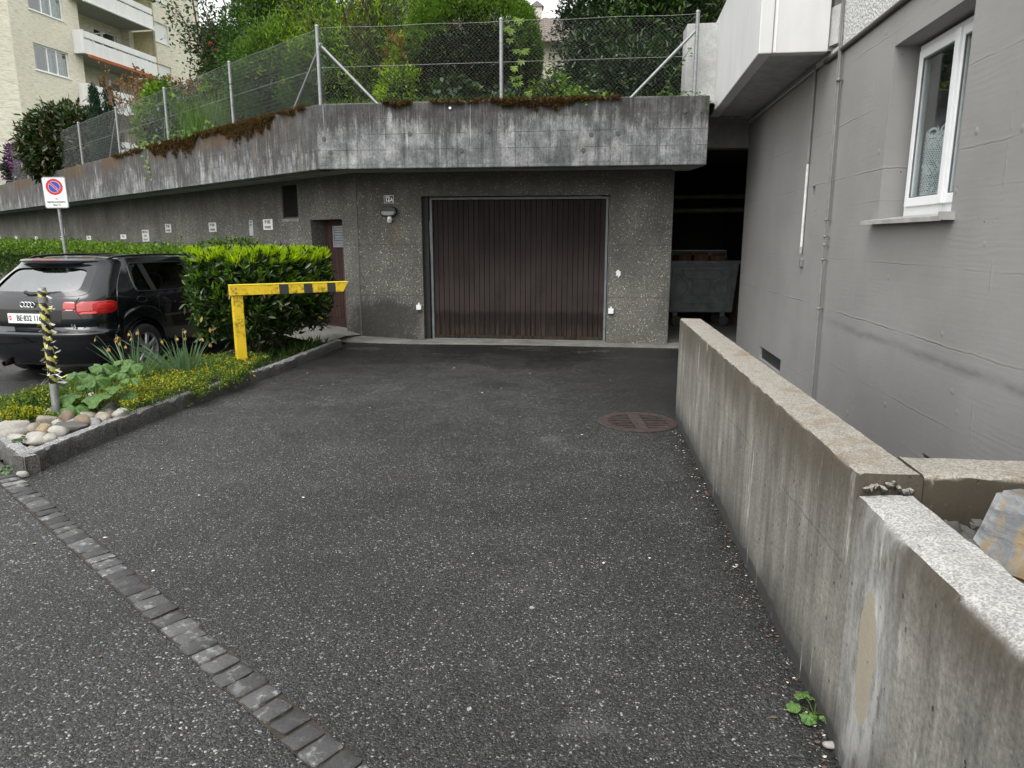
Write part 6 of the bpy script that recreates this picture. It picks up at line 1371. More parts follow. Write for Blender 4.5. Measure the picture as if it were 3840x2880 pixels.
# no-parking sign
ns = thing('no_parking_sign', 'white no-parking sign on a tilted grey pole above the hedge', 'sign', (-6.79, 11.0, -.134)); ns.rotation_euler = (0, R(-1.2), R(8))
part('pole', MB().tube([(0, .03, 0), (0, .03, 2.50)], .024, 14), GALV, ns, smooth=True)
W, Hh, zc = .335, .455, 2.365
def rrect(w, h, r, n=5): return [(sx*(w-r)+r*math.cos(a), sz*(h-r)+r*math.sin(a)) for sx, sz, a0 in ((1,1,0),(-1,1,90),(-1,-1,180),(1,-1,270)) for a in [R(a0+90*k/n) for k in range(n+1)]]
part('rim', MB().prism([(x, z+zc) for x, z in rrect(W/2, Hh/2, .035)], .004, -.020, 'y'), GALV, ns, bevel=.004); part('panel', MB().prism([(x, z+zc) for x, z in rrect(W/2-.013, Hh/2-.013, .026)], -.0205, -.022, 'y'), SIGNW, ns)
cz = zc+.085; part('red_ring', MB().prism([(.118*math.cos(q), cz+.118*math.sin(q)) for q in np.linspace(0, 6.283, 41)[:-1]], -.0221, -.0235, 'y'), RED, ns)
for sgn in (1, -1):       # two blue segments either side of the red bar, white edged
    def seg(r, g): return [(r*math.cos(q), r*math.sin(q)) for q in np.linspace(math.asin(g/r), math.pi-math.asin(g/r), 20)]
    for r, g, mt, y in ((.083, .0115, SIGNW, -.0242), (.079, .0150, BLUE, -.0249)):
        pts = [(x*math.cos(R(-45))-z*math.sin(R(-45)), x*math.sin(R(-45))+z*math.cos(R(-45))) for x, z in [(a, b*sgn) for a, b in seg(r, g)]]
        part('blue_field' if mt is BLUE else 'white_edge', MB().prism([(x, cz+z) for x, z in pts][::sgn], y+.0005, y, 'y'), mt, ns)
for tx, z, s_ in (('1-6', zc-.088, .042), ('Eigentümerparkplätze', zc-.132, .036), ('Haus 12', zc-.176, .040)): text_mesh('lettering', tx, s_, INK, ns, (0, -.0228, z), (R(90), 0, 0), sx=.80, bold=.0008)
for x in (-.12, .12): part('screw', MB().lathe([(.0, .003), (.006, .002), (.007, 0)], 8, Matrix.Translation((x, -.022, zc+.195)) @ Matrix.Rotation(R(90), 4, 'X'), False), GALV_D, ns)
# ------------------------------------------------------------------ chain-link fence on the parapet
fn = thing('chain_link_fence', 'galvanised chain-link fence standing on the stained parapet', 'fence', (*PR.w(0, .15)[:2], 3.33)); FBASE = Vector(fn.location)
HF = 1.01
def wire_panel(L, w=.056, h0=.03, h1=HF-.02, r=.0019):
    n = int(round(L/w)); w = L/n; pitch = w/2; k = int((h1-h0)/pitch); V = []; F = []
    zs = h0+np.arange(k+1)*pitch
    for i in range(n):
        x = i*w + w/2 + (np.arange(k+1) % 2 - .5)*w; y = (np.arange(k+1) % 2 - .5)*.004
        for j in range(3):
            a = 2*math.pi*j/3; V.append(np.c_[x + r*math.cos(a), y + r*math.sin(a), zs + 0*x])
    V = np.array(V).reshape(n, 3, k+1, 3); V = V.transpose(0, 2, 1, 3).reshape(-1, 3)
    for i in range(n):
        o = i*(k+1)*3; q = np.arange(k)*3+o
        for j in range(3): F.append(np.c_[q+j, q+(j+1) % 3, q+3+(j+1) % 3, q+3+j])
    return np_mesh('wire_mesh', V, np.concatenate(F))
BAY = 2.87; me = wire_panel(BAY); me.materials.append(WIRE); meR = wire_panel(2.50); meR.materials.append(WIRE)
pm = MB().lathe([(.0, -.02), (.025, -.02), (.025, HF+.0), (.028, HF+.002), (.028, HF+.018), (.018, HF+.03), (.0, HF+.034)], 16, None, False)
post_me = make_mesh('post', pm.v, pm.f, True, 40); post_me.materials.append(GALV)
def at(fr, s, z=0): return Vector(fr.w(s, .15, 3.33+z)) - FBASE
off0 = .15*math.tan((PR.rz-PL.rz)/2)     # where the two fence lines meet
nb_ = 12
put('post', post_me, None, fn, at(PR, -off0*0+.02))
for i in range(nb_):
    s0 = -BAY*(i+1)+.02; put('wire_mesh', me, None, fn, at(PL, s0), (0, 0, PL.rz), kind='stuff')
    put('post', post_me, None, fn, at(PL, s0))
for i in range(2):
    put('wire_mesh', meR, None, fn, at(PR, .02+2.5*i), (0, 0, PR.rz), kind='stuff'); 
    if i == 0: put('post', post_me, None, fn, at(PR, 2.52))
put('post', post_me, None, fn, at(PR, 5.02))
def wires(fr, s0, s1, nm='tension_wire'):
    for z in (.03, .50, HF-.015):
        n = max(8, int(abs(s1-s0)*3)); part(nm, MB().tube([tuple(at(fr, s0+(s1-s0)*i/n, z + (.006*math.sin(i*1.7) if z > .9 else 0))) for i in range(n+1)], .0026, 5), WIRE, fn)
wires(PL, -BAY*nb_, .02); wires(PR, .02, 5.02)
for fr, a, b in ((PR, .04, .84), (PR, 5.0, 4.20), (PL, -.02, -.92), (PL, -BAY*3-.05, -BAY*3-.75)):
    part('brace', MB().tube([tuple(at(fr, a, .80)), tuple(at(fr, b, .0))], .019, 10), GALV if fr is PR else GALV_D, fn, smooth=True)
# clips on the end post
for z in np.linspace(.1, .95, 9): part('wire_tie', MB().lathe([(.0255, z-.004), (.0275, z), (.0255, z+.004)], 12, Matrix.Translation(at(PR, 5.02)), False), GALV_D, fn)
# moss hanging over the coping
rg = np.random.default_rng(21); C_ = []; O_ = []
def moss(fr, s0, s1, drop, n, top=3.335, ragged=9):
    l1, l2 = lump(rg, 8), lump(rg, 12)
    for i in range(n):
        s = rg.uniform(s0, s1); e = min(1, (s-s0)/.35, (s1-s)/.35)*1.0; dm = drop*max(0, e)*(.55 + .9*float(l1(np.array((s*ragged*.3, 0, 1.)))) + .9*float(l2(np.array((s*ragged, 1., 0)))))
        z = rg.uniform(0, 1)**1.25*max(0, dm) if rg.uniform() < .8 else 0.0
        C_.append(fr.w(s, -.012 + (rg.uniform(0, .16) if z <= 0 else 0) - .018*(1-min(1, max(0, z)/max(dm, .02))), top - max(0, z) + (.015 if z <= 0 else 0))); O_.append((*(-fr.n), -.5) if z > 0 else (0, 0, 1))
moss(PL, -6.4, -3.95, .40, 1150); moss(PL, -3.1, -1.15, .34, 900); moss(PL, -8.6, -6.6, .10, 240); moss(PL, -1.0, -.2, .10, 120); moss(PL, -4.1, -3.0, .16, 260)
moss(PR, .95, 1.35, .20, 130); moss(PR, 2.40, 3.65, .20, 520); moss(PR, 1.6, 2.4, .07, 120); moss(PR, 3.6, 4.1, .10, 90)
P, D, N = clumps(np.array(C_), nrm(np.array(O_, float)), 11, .011, rg, -.15, .9)
o = put('wall_moss', leaf_mesh('wall_moss', P, D, N, rg.uniform(.014, .032, len(P)), .012, 'diamond'), L_MOSS, kind='stuff'); o['label'] = 'rust-brown moss hanging over the parapet coping'
# ------------------------------------------------------------------ shrubs and trees of the roof garden
GZ = 3.30
def V3(*a): return np.array(a, float)
def leafy(name, label, cat, base, ell, n, per, r, mats, Ls, wr, seed, kd='diamond', shell=.6, bump=.3, up=.2, spread=.8, stems=(), split=.35, zmin=-.9, group=None, bark=None, topsplit=False, core=.62):
    rg = np.random.default_rng(seed); allC, allO = [], []
    for (c, rad, k) in ell:
        a, b = ellipsoid(int(n*k), c, rad, rg, shell, bump, zmin); allC.append(a); allO.append(b)
    Cn, Out = np.concatenate(allC), np.concatenate(allO); per = int(per*1.7); P, D, N = clumps(Cn, Out, per, r, rg, up, spread)
    L = rg.uniform(*Ls, len(P))*1.12
    if topsplit: hi = Cn[:, 2].max(); lo = Cn[:, 2].min(); sel = np.repeat(rg.uniform(size=len(Cn)) < np.clip(((Cn[:, 2]-lo)/(hi-lo)-.55)*2.2, .05, .85), per)
    else: sel = np.repeat(rg.uniform(size=len(Cn)) < split, per)
    ps = [('foliage', mats[0], P[~sel], D[~sel], N[~sel], L[~sel], L[~sel]*wr, kd)]
    if len(mats) > 1 and sel.any(): ps.append(('young_foliage', mats[1], P[sel], D[sel], N[sel], L[sel], L[sel]*wr, kd))
    st = []
    for (a, b, r0, r1) in stems: st.append(bent(a, b, r0, r1, rg))
    t = shrub(name, label, cat, base, ps, st, group, bark)
    if core:
        for (c, rad, k) in ell:
            if min(rad) > .24: dm = MB(); dm.rock(c, tuple(q*core for q in rad), seed, .25, 2, (0, 0, 0)); part('dark_filler', dm, CORE, t, world=True, smooth=True)  # solid dark lump added inside the crown to block light and view
    return t
CORE = plain('dark_filler_mass', (.008,.009,.005), .95, vary=.6, sc_=25, bump=1.0, bsc=40)  # near-black for the added light-blocking lumps
def fan(base, tips, r0, r1): return [(base, t, r0, r1) for t in tips]

# a: purple rhododendron at the far left
leafy('rhododendron', 'purple-flowering rhododendron at the far left behind the fence', 'shrub', (-15.9, 24.4, GZ), [((-15.9, 24.4, 3.95), (.85, .6, .72), 1)], 260, 11, .07, (L_DARK, L_PURP), (.07, .13), .5, 101, split=.42, stems=fan((-15.9, 24.4, 3.2), [(-16.2, 24.4, 4.2), (-15.6, 24.3, 4.1)], .03, .012))
# b: big glossy shrub that bulges over the fence
leafy('glossy_shrub', 'large dark glossy-leaved shrub bulging over the fence before the apartment block', 'shrub', (-12.1, 20.6, GZ), [((-12.15, 20.3, 4.10), (1.12, .75, .92), 1), ((-12.9, 20.55, 3.75), (.50, .5, .62), .4)], 620, 10, .09, (L_PHOT, L_LAUREL), (.11, .19), .42, 102, 'leaf', shell=.7, bump=.22, stems=fan((-12.1, 20.6, 3.2), [(-12.6, 20.6, 4.4), (-11.7, 20.5, 4.5), (-12.1, 20.4, 4.6)], .04, .015))
# c: two slim cypresses
for i, (x, y, h, lb) in enumerate(((-10.42, 18.75, 1.95, 'slim dark cypress left of its twin behind the fence'), (-10.35, 19.30, 2.05, 'slim dark cypress right of its twin beside the fence post'))):
    rg = np.random.default_rng(110+i); k = 420; t_ = rg.uniform(0, 1, k); a = rg.uniform(0, 6.28, k); rr = .15*np.sin(np.pi*np.clip(t_*.9+.1, 0, 1))**.6*(1-.25*t_); Cn = np.c_[x+rr*np.cos(a), y+rr*np.sin(a), GZ+.05+t_*h*.97]; Out = nrm(np.c_[np.cos(a)*.5, np.sin(a)*.5, np.ones(k)])
    P, D, N = clumps(Cn, Out, 12, .035, rg, .6, .35); shrub('cypress', lb, 'tree', (x, y, GZ), [('crown', L_CYP, P, D, N, rg.uniform(.05, .10, len(P)), .022, 'diamond')], [([(x, y, GZ-.05), (x, y, GZ+h*.8)], [.03, .01])], 'pair of slim cypresses')
# d: leafy bright shrub + dark low shrub behind posts
leafy('bright_shrub', 'bright green leafy shrub right of the cypresses behind the fence', 'shrub', (-7.35, 16.0, GZ), [((-7.5, 16.1, 3.95), (.55, .5, .85), 1)], 260, 10, .07, (L_MID, L_IVY), (.06, .12), .6, 120, split=.6, stems=fan((-7.4, 16.0, 3.2), [(-7.7, 16, 4.4), (-7.2, 16, 4.5)], .025, .01))
leafy('dark_low_shrub', 'low dark mounded shrub behind the fence below the dry flower heads', 'shrub', (-6.4, 15.5, GZ), [((-6.45, 15.6, 3.75), (1.0, .75, .62), 1)], 420, 10, .06, (L_DARK, L_MID), (.05, .10), .5, 121, split=.3, stems=fan((-6.4, 15.5, 3.2), [(-6.9, 15.5, 4.0), (-6.0, 15.5, 4.0), (-6.4, 15.4, 4.1)], .025, .01))
# e: dry-headed shrub: bare upright stems with rusty heads
rg = np.random.default_rng(130); B = V3(-7.65, 17.6, GZ); st = []; heads = []
for i in range(170):
    a = V3(B[0]+rg.normal()*.55, B[1]+rg.normal()*.35, GZ-.05); tip = V3(a[0]+rg.normal()*.40+(-.3 if i % 3 == 0 else .1), a[1]+rg.normal()*.3, GZ+rg.uniform(1.35, 1.95)); p, r = bent(a, tip, .012, .005, rg, 5, .05); st.append((p, r)); heads.append(tip)
    for k in range(2): q = V3(*p[3]); t2 = q + V3(rg.normal()*.18, rg.normal()*.15, rg.uniform(.2, .5)); st.append(([tuple(q), tuple(t2)], [.006, .004])); heads.append(t2)
P, D, N = clumps(np.array(heads), np.tile((0, 0, 1.), (len(heads), 1)), 16, .04, rg, .2, 1.0)
shrub('dry_headed_shrub', 'twiggy shrub with rusty dry flower heads before the balconies', 'shrub', tuple(B), [('flower_heads', L_RUST, P, D, N, .06, .05, 'diamond')], st, None, TWIG)
# f: ornamental grass
rg = np.random.default_rng(140); n = 1500; bx = np.c_[rg.normal(size=n)*.35-5.2, rg.normal(size=n)*.30+13.6, np.full(n, GZ-.02)]; D = nrm(np.c_[rg.normal(size=n)*.28, rg.normal(size=n)*.28, np.ones(n)]); t = thing('grass_clump', 'fine grey-green grass clump behind the fence on the left', 'grass', (-5.2, 13.6, GZ))
put('blades', leaf_mesh('blades', bx-V3(-5.2, 13.6, GZ), D, rg.normal(size=(n, 3)), rg.uniform(.45, .95, n), .012, 'blade'), L_GRASS, t, kind='stuff')
# g: lilac: tall open crown, dark stems, dull purple panicles
rg = np.random.default_rng(150); B = V3(-5.75, 16.6, GZ); st = []; tips = []
for i in range(26):
    tip = V3(B[0]+rg.uniform(-.9, 1.7), B[1]+rg.uniform(-.8, .8), GZ+rg.uniform(1.8, 4.6)); p, r = bent((B[0]+rg.normal()*.22, B[1]+rg.normal()*.2, GZ-.1), tip, .045, .012, rg, 7, .05); st.append((p, r))
    for k in range(7):
        q = V3(*p[3+k % 4]); t2 = q + V3(rg.normal()*.45, rg.normal()*.35, rg.uniform(.15, .8)); pp, r2 = bent(q, t2, .010, .004, rg, 3, .08); st.append((pp, r2)); tips += [t2, V3(*pp[2])]
    tips.append(tip)
for i in range(5):       # low boughs reaching left over the fence
    tip = V3(B[0]-rg.uniform(.6, 1.25), B[1]-rg.uniform(-.2, .6), GZ+rg.uniform(1.6, 2.3)); p, r = bent((B[0]-.2, B[1], GZ+.8), tip, .025, .006, rg, 6, .06); st.append((p, r)); tips += [V3(*q) for q in p[2:]]
tips = np.array(tips); P, D, N = clumps(tips, nrm(tips-V3(B[0], B[1], GZ+2.2)), 26, .15, rg, .1, .9); hd_ = tips[rg.uniform(size=len(tips)) < .16]; P2, D2, N2 = clumps(hd_, np.tile((0, 0, 1.), (len(hd_), 1)), 26, .05, rg, .3, .9)
L_LIL = leaf('lilac_leaf', [(.012,.028,.008), (.022,.05,.011), (.04,.085,.017)], .3, .4)
shrub('lilac_tree', 'open lilac tree with dark stems and dull purple flower clusters', 'tree', tuple(B), [('crown', L_LIL, P, D, N, rg.uniform(.06, .11, len(P)), .055, 'leaf'), ('blossom', L_LILA, P2, D2, N2, .035, .022, 'diamond')], st)
leafy('ivy_thicket', 'dark ivy-covered thicket at the foot of the lilac', 'shrub', (-5.6, 16.6, GZ), [((-5.9, 16.7, 4.2), (.8, .5, 1.0), .6), ((-4.9, 15.9, 4.4), (.7, .5, 1.2), .6)], 420, 10, .07, (L_DARK, L_MID), (.05, .10), .6, 151, split=.25)
leafy('yellow_green_shrub', 'small yellow-green feathery shrub left of the thicket beside the cream wall', 'shrub', (-6.35, 16.2, GZ), [((-6.35, 16.3, 4.25), (.42, .4, .95), 1)], 200, 10, .07, (L_TIP, L_WILL), (.06, .11), .35, 152, split=.5, zmin=-.95, core=0)
# h: conifers: rounded yew in front, lighter cone behind
leafy('clipped_yew', 'dense dark rounded yew behind the fence left of the corner post', 'shrub', (-3.8, 12.6, GZ), [((-3.85, 12.75, 4.15), (.85, .62, .95), 1), ((-3.05, 12.2, 3.95), (.65, .5, .75), .5), ((-4.5, 13.2, 3.8), (.45, .5, .6), .3)], 1000, 15, .065, (L_YEW, L_TIP), (.035, .07), .28, 160, shell=.82, bump=.34, topsplit=True, up=.35, stems=[((-3.8, 12.6, 3.2), (-3.8, 12.7, 4.4), .06, .02)])
leafy('fresh_conifer', 'bright green conical conifer above the dark yew', 'tree', (-4.5, 14.3, GZ), [((-4.6, 14.3, 4.9), (.80, .7, 1.1), 1), ((-4.3, 14.4, 5.9), (.65, .6, 1.1), .8), ((-4.1, 14.5, 6.9), (.5, .5, .9), .4)], 900, 14, .06, (L_YEW, L_TIP), (.04, .08), .3, 161, shell=.82, bump=.30, topsplit=True, up=.3, stems=[((-4.5, 14.3, 3.2), (-4.1, 14.5, 6.5), .09, .03)])
# i: light narrow-leaved bush behind the corner (long arching stems)
def arching(name, label, base, spread, hts, n, per, mats, seed, Ls, wr, cat='shrub', rl=.08, split=.5):
    rg = np.random.default_rng(seed); B = V3(*base); st = []; tips = []
    for i in range(n):
        tip = B + V3(rg.uniform(-spread[0], spread[0]), rg.uniform(-spread[1], spread[1]), rg.uniform(*hts)); p, r = bent(B+V3(rg.normal()*.12, rg.normal()*.12, -.1), tip, .018, .005, rg, 7, .07); st.append((p, r)); tips += [V3(*q)+rg.normal(size=3)*.04 for q in p[2:]]
        for k in range(4): q = V3(*p[2+k]); t2 = q+V3(rg.normal()*.3, rg.normal()*.25, rg.uniform(.05, .45)); st.append(([tuple(q), tuple(t2)], [.006, .003])); tips += [t2, (q+t2)/2]
    tips = np.array(tips); P, D, N = clumps(tips, nrm(tips-B-V3(0, 0, .8)), per, rl, rg, .15, .8); L = rg.uniform(*Ls, len(P)); s_ = np.repeat(rg.uniform(size=len(tips)) < split, per)
    return shrub(name, label, cat, base, [('foliage', mats[0], P[~s_], D[~s_], N[~s_], L[~s_], L[~s_]*wr, 'leaf'), ('young_foliage', mats[1], P[s_], D[s_], N[s_], L[s_], L[s_]*wr, 'leaf')], st)
arching('willow_bush', 'tall light green narrow-leaved bush arching over the corner post', (-2.85, 12.5, GZ), (1.2, .6), (1.2, 3.6), 44, 14, (L_WILL, L_TIP), 170, (.06, .12), .22, 'tree')
arching('bamboo_bush', 'mid green slender-stemmed bush behind the fence right of the corner post', (-2.15, 11.8, GZ), (.5, .45), (.6, 3.4), 40, 14, (L_MID, L_WILL), 171, (.06, .11), .26, rl=.09, split=.3)
leafy('dark_backing_shrub', 'dark green shrub filling the gap behind the light narrow-leaved bush', 'shrub', (-2.4, 13.3, GZ), [((-2.9, 13.4, 4.2), (.9, .5, 1.2), 1)], 520, 10, .08, (L_LAUREL, L_MID), (.06, .11), .45, 172, split=.3)
leafy('photinia', 'shrub with orange-red young leaves left of the dark dome', 'shrub', (-1.66, 11.5, GZ), [((-1.66, 11.6, 4.15), (.30, .28, .42), 1), ((-2.35, 11.9, 4.85), (.18, .14, .2), .25)], 80, 9, .06, (L_RED, L_WILL), (.06, .12), .35, 173, 'leaf', split=.45, stems=fan((-1.66, 11.5, 3.2), [(-1.8, 11.5, 4.5), (-1.5, 11.4, 4.4)], .02, .008), core=0)
leafy('olive_bush', 'low olive-yellow bush at the left foot of the dark dome', 'shrub', (-1.62, 11.0, GZ), [((-1.62, 11.0, 3.62), (.32, .3, .38), 1)], 170, 9, .05, (L_MID, L_WILL), (.04, .08), .35, 174, split=.5)
# j: domed yew, brown and bare on the fence side, green skin on top
rg = np.random.default_rng(180); c = V3(-.58, 11.75, 4.02); rad = V3(.98, .85, 1.16)
def dome(n, ymin, rg, r0=.93, r1=1.02):
    d = nrm(rg.normal(size=(n*4, 3))); d = d[(d[:, 2] > -.65)]; ax = np.abs(d); pw = (ax**3.2).sum(1)**(-1/3.2); d2 = d*pw[:, None]; return d, d2, rg.uniform(r0, r1, len(d))
d, d2, rr = dome(3600, 0, rg); front = np.clip(-(d[:, 1])*1.2 - d[:, 2]*1.3 + .10 - np.abs(d[:, 0])*.38, 0, 1)
lb_ = lump(rg, 10); shape = 1+.05*lb_(d*2.5)
green = rg.uniform(size=len(d)) > front*1.6; k = green
Pg = c + d2[k]*rad*(rr*shape)[k][:, None]; P, D, N = clumps(Pg, nrm(d[k]/rad), 15, .035, rg, .35, .6); P0 = (-.58, 11.75, GZ)
light = np.repeat(rg.uniform(size=k.sum()) < np.clip(d[k][:, 2]*1.3+.15+.35*np.abs(d[k][:, 0]), .05, .9), 15)
kb = rg.uniform(size=len(d)) < front*1.0; kb &= (lb_(d*4+1) > -.10); Pb = c + d2[kb]*rad*(rg.uniform(.72, .99, kb.sum()))[:, None]; Pq, Dq, Nq = clumps(Pb, nrm(d[kb]+V3(0, -.3, .1)), 15, .055, rg, .0, 1.1)
m = MB()
tw = []
for i in range(90):
    e = c + d2[rg.integers(len(d2))]*rad*rg.uniform(.75, .95); tw.append(bent((c[0]+rg.normal()*.1, c[1]+.1, GZ+rg.uniform(.0, .6)), e, .014, .004, rg, 4, .06))
dc = MB(); dc.rock(tuple(c+V3(0, .08, -.05)), tuple(rad*.74), 5, .22, 3, (0, 0, 0))
tt = shrub('domed_yew', 'big clipped dome with dead brown twigs on the fence side and green top', 'shrub', P0, [('green_skin', L_YEW, P[~light], D[~light], N[~light], rg.uniform(.03, .055, (~light).sum()), .014, 'diamond'), ('fresh_tips', L_TIP, P[light], D[light], N[light], rg.uniform(.03, .055, light.sum()), .015, 'diamond'), ('dead_twigs', L_BROWN, Pq[::2], Dq[::2], Nq[::2], rg.uniform(.04, .09, len(Pq[::2])), .022, 'diamond'), ('dark_needles', L_DARK, Pq[1::2], Dq[1::2], Nq[1::2], rg.uniform(.04, .075, len(Pq[1::2])), .022, 'diamond')], tw, None, BARK)  # dark evergreen leaves mixed among the dead twigs
part('dense_core', dc, plain('dark_twig_core', (.010,.008,.005), .95, vary=.5, sc_=30, bump=1.0, bsc=40), tt, world=True, smooth=True)
# k: creeper by the middle post, and creeping plants along the coping
def creeper(name, label, pts, seed, r=.05, n5=5, size=.085, mat=L_VINE, group=None):
    rg = np.random.default_rng(seed); base = pts[0]; t = thing(name, label, 'climber', tuple(base), 0, group); b = np.array(base, float); Ps, Ds, Ns, Ls = [], [], [], []
    for p in pts:
        for q in range(2):
            o = np.array(p)+rg.normal(size=3)*np.array((r, .02, r*.7)); a0 = rg.uniform(-.6, .6)
            for k in range(n5):
                a = a0 + (k-(n5-1)/2)*.62 - 1.57; Ps.append(o); Ds.append((math.cos(a), -.35, math.sin(a)+.15)); Ns.append((rg.normal()*.2, -1, .5)); Ls.append(size*(1-.12*abs(k-(n5-1)/2))*rg.uniform(.8, 1.1))
    Ls = np.array(Ls); put('leaves', leaf_mesh('leaves', np.array(Ps)-b, np.array(Ds), np.array(Ns), Ls, Ls*.42, 'leaf'), mat, t, kind='stuff')
    part('stem', MB().tube(pts, .004, 5), L_SED, t, world=True); return t
mx, my, _ = PR.w(2.62, .19)
creeper('virginia_creeper', 'five-fingered creeper climbing right of the middle fence post', [(mx+.10+.05*math.sin(i*1.3), my, 3.38+i*.095) for i in range(11)], 190, .05, 5, .085)
creeper('wall_creeper', 'bright vine hanging over the parapet right of the cypresses', [PL.w(-6.55+.02*i, -.02, 3.42-i*.085) for i in range(9)] , 191, .05, 3, .06, L_VINE)
creeper('coping_creeper', 'leafy trails creeping along the mossy coping below the bright shrub', [PL.w(-6.5+.22*i, -.03+.02*math.sin(i), 3.40+.05*math.sin(i*2.1)) for i in range(16)], 192, .07, 3, .065, L_IVY)
creeper('corner_ivy', 'small ivy trailing round the end post beside the white balcony', [PR.w(4.55+.05*i, .02, 3.36+.03*math.sin(i)) for i in range(13)] + [PR.w(5.15, -.01, 3.30-.06*i) for i in range(4)], 193, .035, 3, .035, L_MID)
creeper('end_post_ivy', 'thin ivy spray climbing before the grey concrete block', [PR.w(4.60+.05*i, .10, 3.40+.075*i) for i in range(8)], 194, .03, 3, .035, L_MID)
creeper('coping_sprig', 'tiny bright sprig hanging over the coping right of the creeper', [PR.w(3.62, -.02, 3.36), PR.w(3.64, -.03, 3.30), PR.w(3.66, -.03, 3.25)], 195, .03, 3, .035, L_VINE)
# grass and low growth at the foot of the fence
rg = np.random.default_rng(200); Ps = []
for fr, s0, s1, n in ((PR, 0, 1.9, 700), (PR, 1.9, 5.0, 160), (PL, -3.6, -.1, 900), (PL, -9, -3.6, 700)):
    for i in range(n): Ps.append(fr.w(rg.uniform(s0, s1), rg.uniform(.27, .62), GZ))
Ps = np.array(Ps); n = len(Ps); o = put('verge_grass', leaf_mesh('verge_grass', Ps, nrm(rg.normal(size=(n, 3))*.4+V3(0, 0, 1)), rg.normal(size=(n, 3)), rg.uniform(.08, .24, n), .012, 'blade'), L_GRASS, kind='stuff'); o['label'] = 'long grass along the foot of the fence'
leafy('ground_ivy', 'low ivy mound behind the fence in front of the dark dome', 'ground cover', (-.78, 10.75, GZ), [((-.80, 10.75, 3.50), (.36, .2, .32), 1), ((-.05, 10.5, 3.40), (.35, .18, .15), .4)], 90, 8, .05, (L_DARK, L_MID), (.05, .09), .8, 201, split=.4)
leafy('lime_bush', 'lime-green little bush in the gap right of the dark dome', 'bush', (.62, 11.0, GZ), [((.60, 11.0, 3.62), (.28, .25, .30), 1), ((.95, 10.5, 3.42), (.4, .2, .15), .5)], 80, 8, .05, (L_MID, L_IVY), (.035, .07), .6, 202, split=.5)
# l: large evergreen at right
leafy('evergreen_tree', 'large dark evergreen with pointed leaves between the dome and the balcony', 'tree', (1.85, 11.7, GZ), [((1.85, 11.9, 4.25), (.98, .85, 1.0), 1), ((1.95, 12.2, 5.5), (1.05, .9, 1.2), .9), ((2.55, 11.6, 4.9), (.6, .5, .9), .4), ((1.9, 10.9, 3.8), (.75, .35, .5), .4)], 820, 12, .08, (L_DARK, L_LAUREL), (.06, .12), .36, 210, 'leaf', shell=.62, bump=.32, split=.4, stems=fan((1.85, 11.9, 3.1), [(1.5, 11.9, 5.3), (2.2, 12.1, 6.0), (1.9, 12.0, 5.4), (1.3, 11.9, 5.0)], .07, .02))
leafy('mid_leaf_sprays', 'fresh mid green shoots on the front of the large evergreen', 'shrub', (2.1, 10.9, GZ), [((2.0, 11.0, 4.45), (.55, .25, .75), 1)], 70, 8, .06, (L_MID, L_LAUREL), (.06, .10), .4, 211, 'leaf', split=.4, shell=.9, core=0)
leafy('wispy_evergreen', 'grey-green wispy evergreen left of the large evergreen', 'tree', (.98, 12.2, GZ), [((.95, 12.3, 4.5), (.30, .35, 1.1), 1)], 210, 9, .06, (L_DARK,), (.04, .08), .35, 212, split=0, shell=.4, bump=.4, stems=[((.98, 12.2, 3.2), (.95, 12.3, 5.5), .035, .01)], core=0)
# m: background trees
leafy('sunny_tree', 'yellow-green tree behind the concrete block above the balcony end', 'tree', (4.6, 17.5, GZ), [((4.35, 17.5, 6.2), (1.2, 1.0, 1.6), 1)], 420, 10, .12, (L_WILL, L_IVY), (.08, .14), .5, 220, split=.4, stems=[((4.6, 17.5, 3.2), (4.4, 17.5, 6.5), .1, .04)])
leafy('plum_shrub', 'dark red-leaved pot plant showing over the white balcony edge', 'plant', (2.75, 9.0, 3.34), [((2.70, 8.9, 4.42), (.10, .3, .22), 1)], 40, 9, .05, (L_PLUM,), (.05, .09), .7, 221, split=0, stems=[((2.78, 9.0, 3.34), (2.72, 8.95, 4.4), .012, .006)], core=0)
leafy('distant_birch', 'pale hazy tree far behind, left of the dark dome', 'tree', (-3.9, 33, 3.6), [((-4.0, 33, 10.2), (1.1, 1.3, 1.9), 1), ((-3.0, 34, 10.9), (.9, 1, 1.3), .5)], 360, 9, .25, (L_HAZE, L_TIP), (.16, .30), .5, 222, split=.3, shell=.3, bump=.5, stems=[((-3.9, 33, 3.4), (-4.0, 33, 10), .14, .04)], core=0)
leafy('far_conifer', 'greyish conifer far behind the corner bush', 'tree', (-5.2, 30, 3.6), [((-5.0, 30, 9.2), (.8, .9, 2.0), 1)], 220, 9, .25, (L_DARK, L_HAZE), (.15, .28), .3, 223, split=.4, shell=.3, bump=.5, stems=[((-5.2, 30, 3.4), (-5.0, 30, 10), .16, .04)], core=0)
leafy('tall_backdrop_tree', 'tall green tree filling the sky between the conifer and the light bush', 'tree', (-5.4, 19.5, GZ), [((-5.6, 19.5, 6.4), (1.0, .9, 2.3), .7), ((-4.9, 18.5, 6.2), (.9, .8, 1.9), .7)], 560, 10, .13, (L_MID, L_TIP), (.09, .16), .45, 224, split=.45, shell=.35, bump=.4, stems=fan((-5.2, 19.3, 3.2), [(-6.0, 19.4, 7.5), (-4.6, 18.8, 7.5)], .09, .03), core=0)
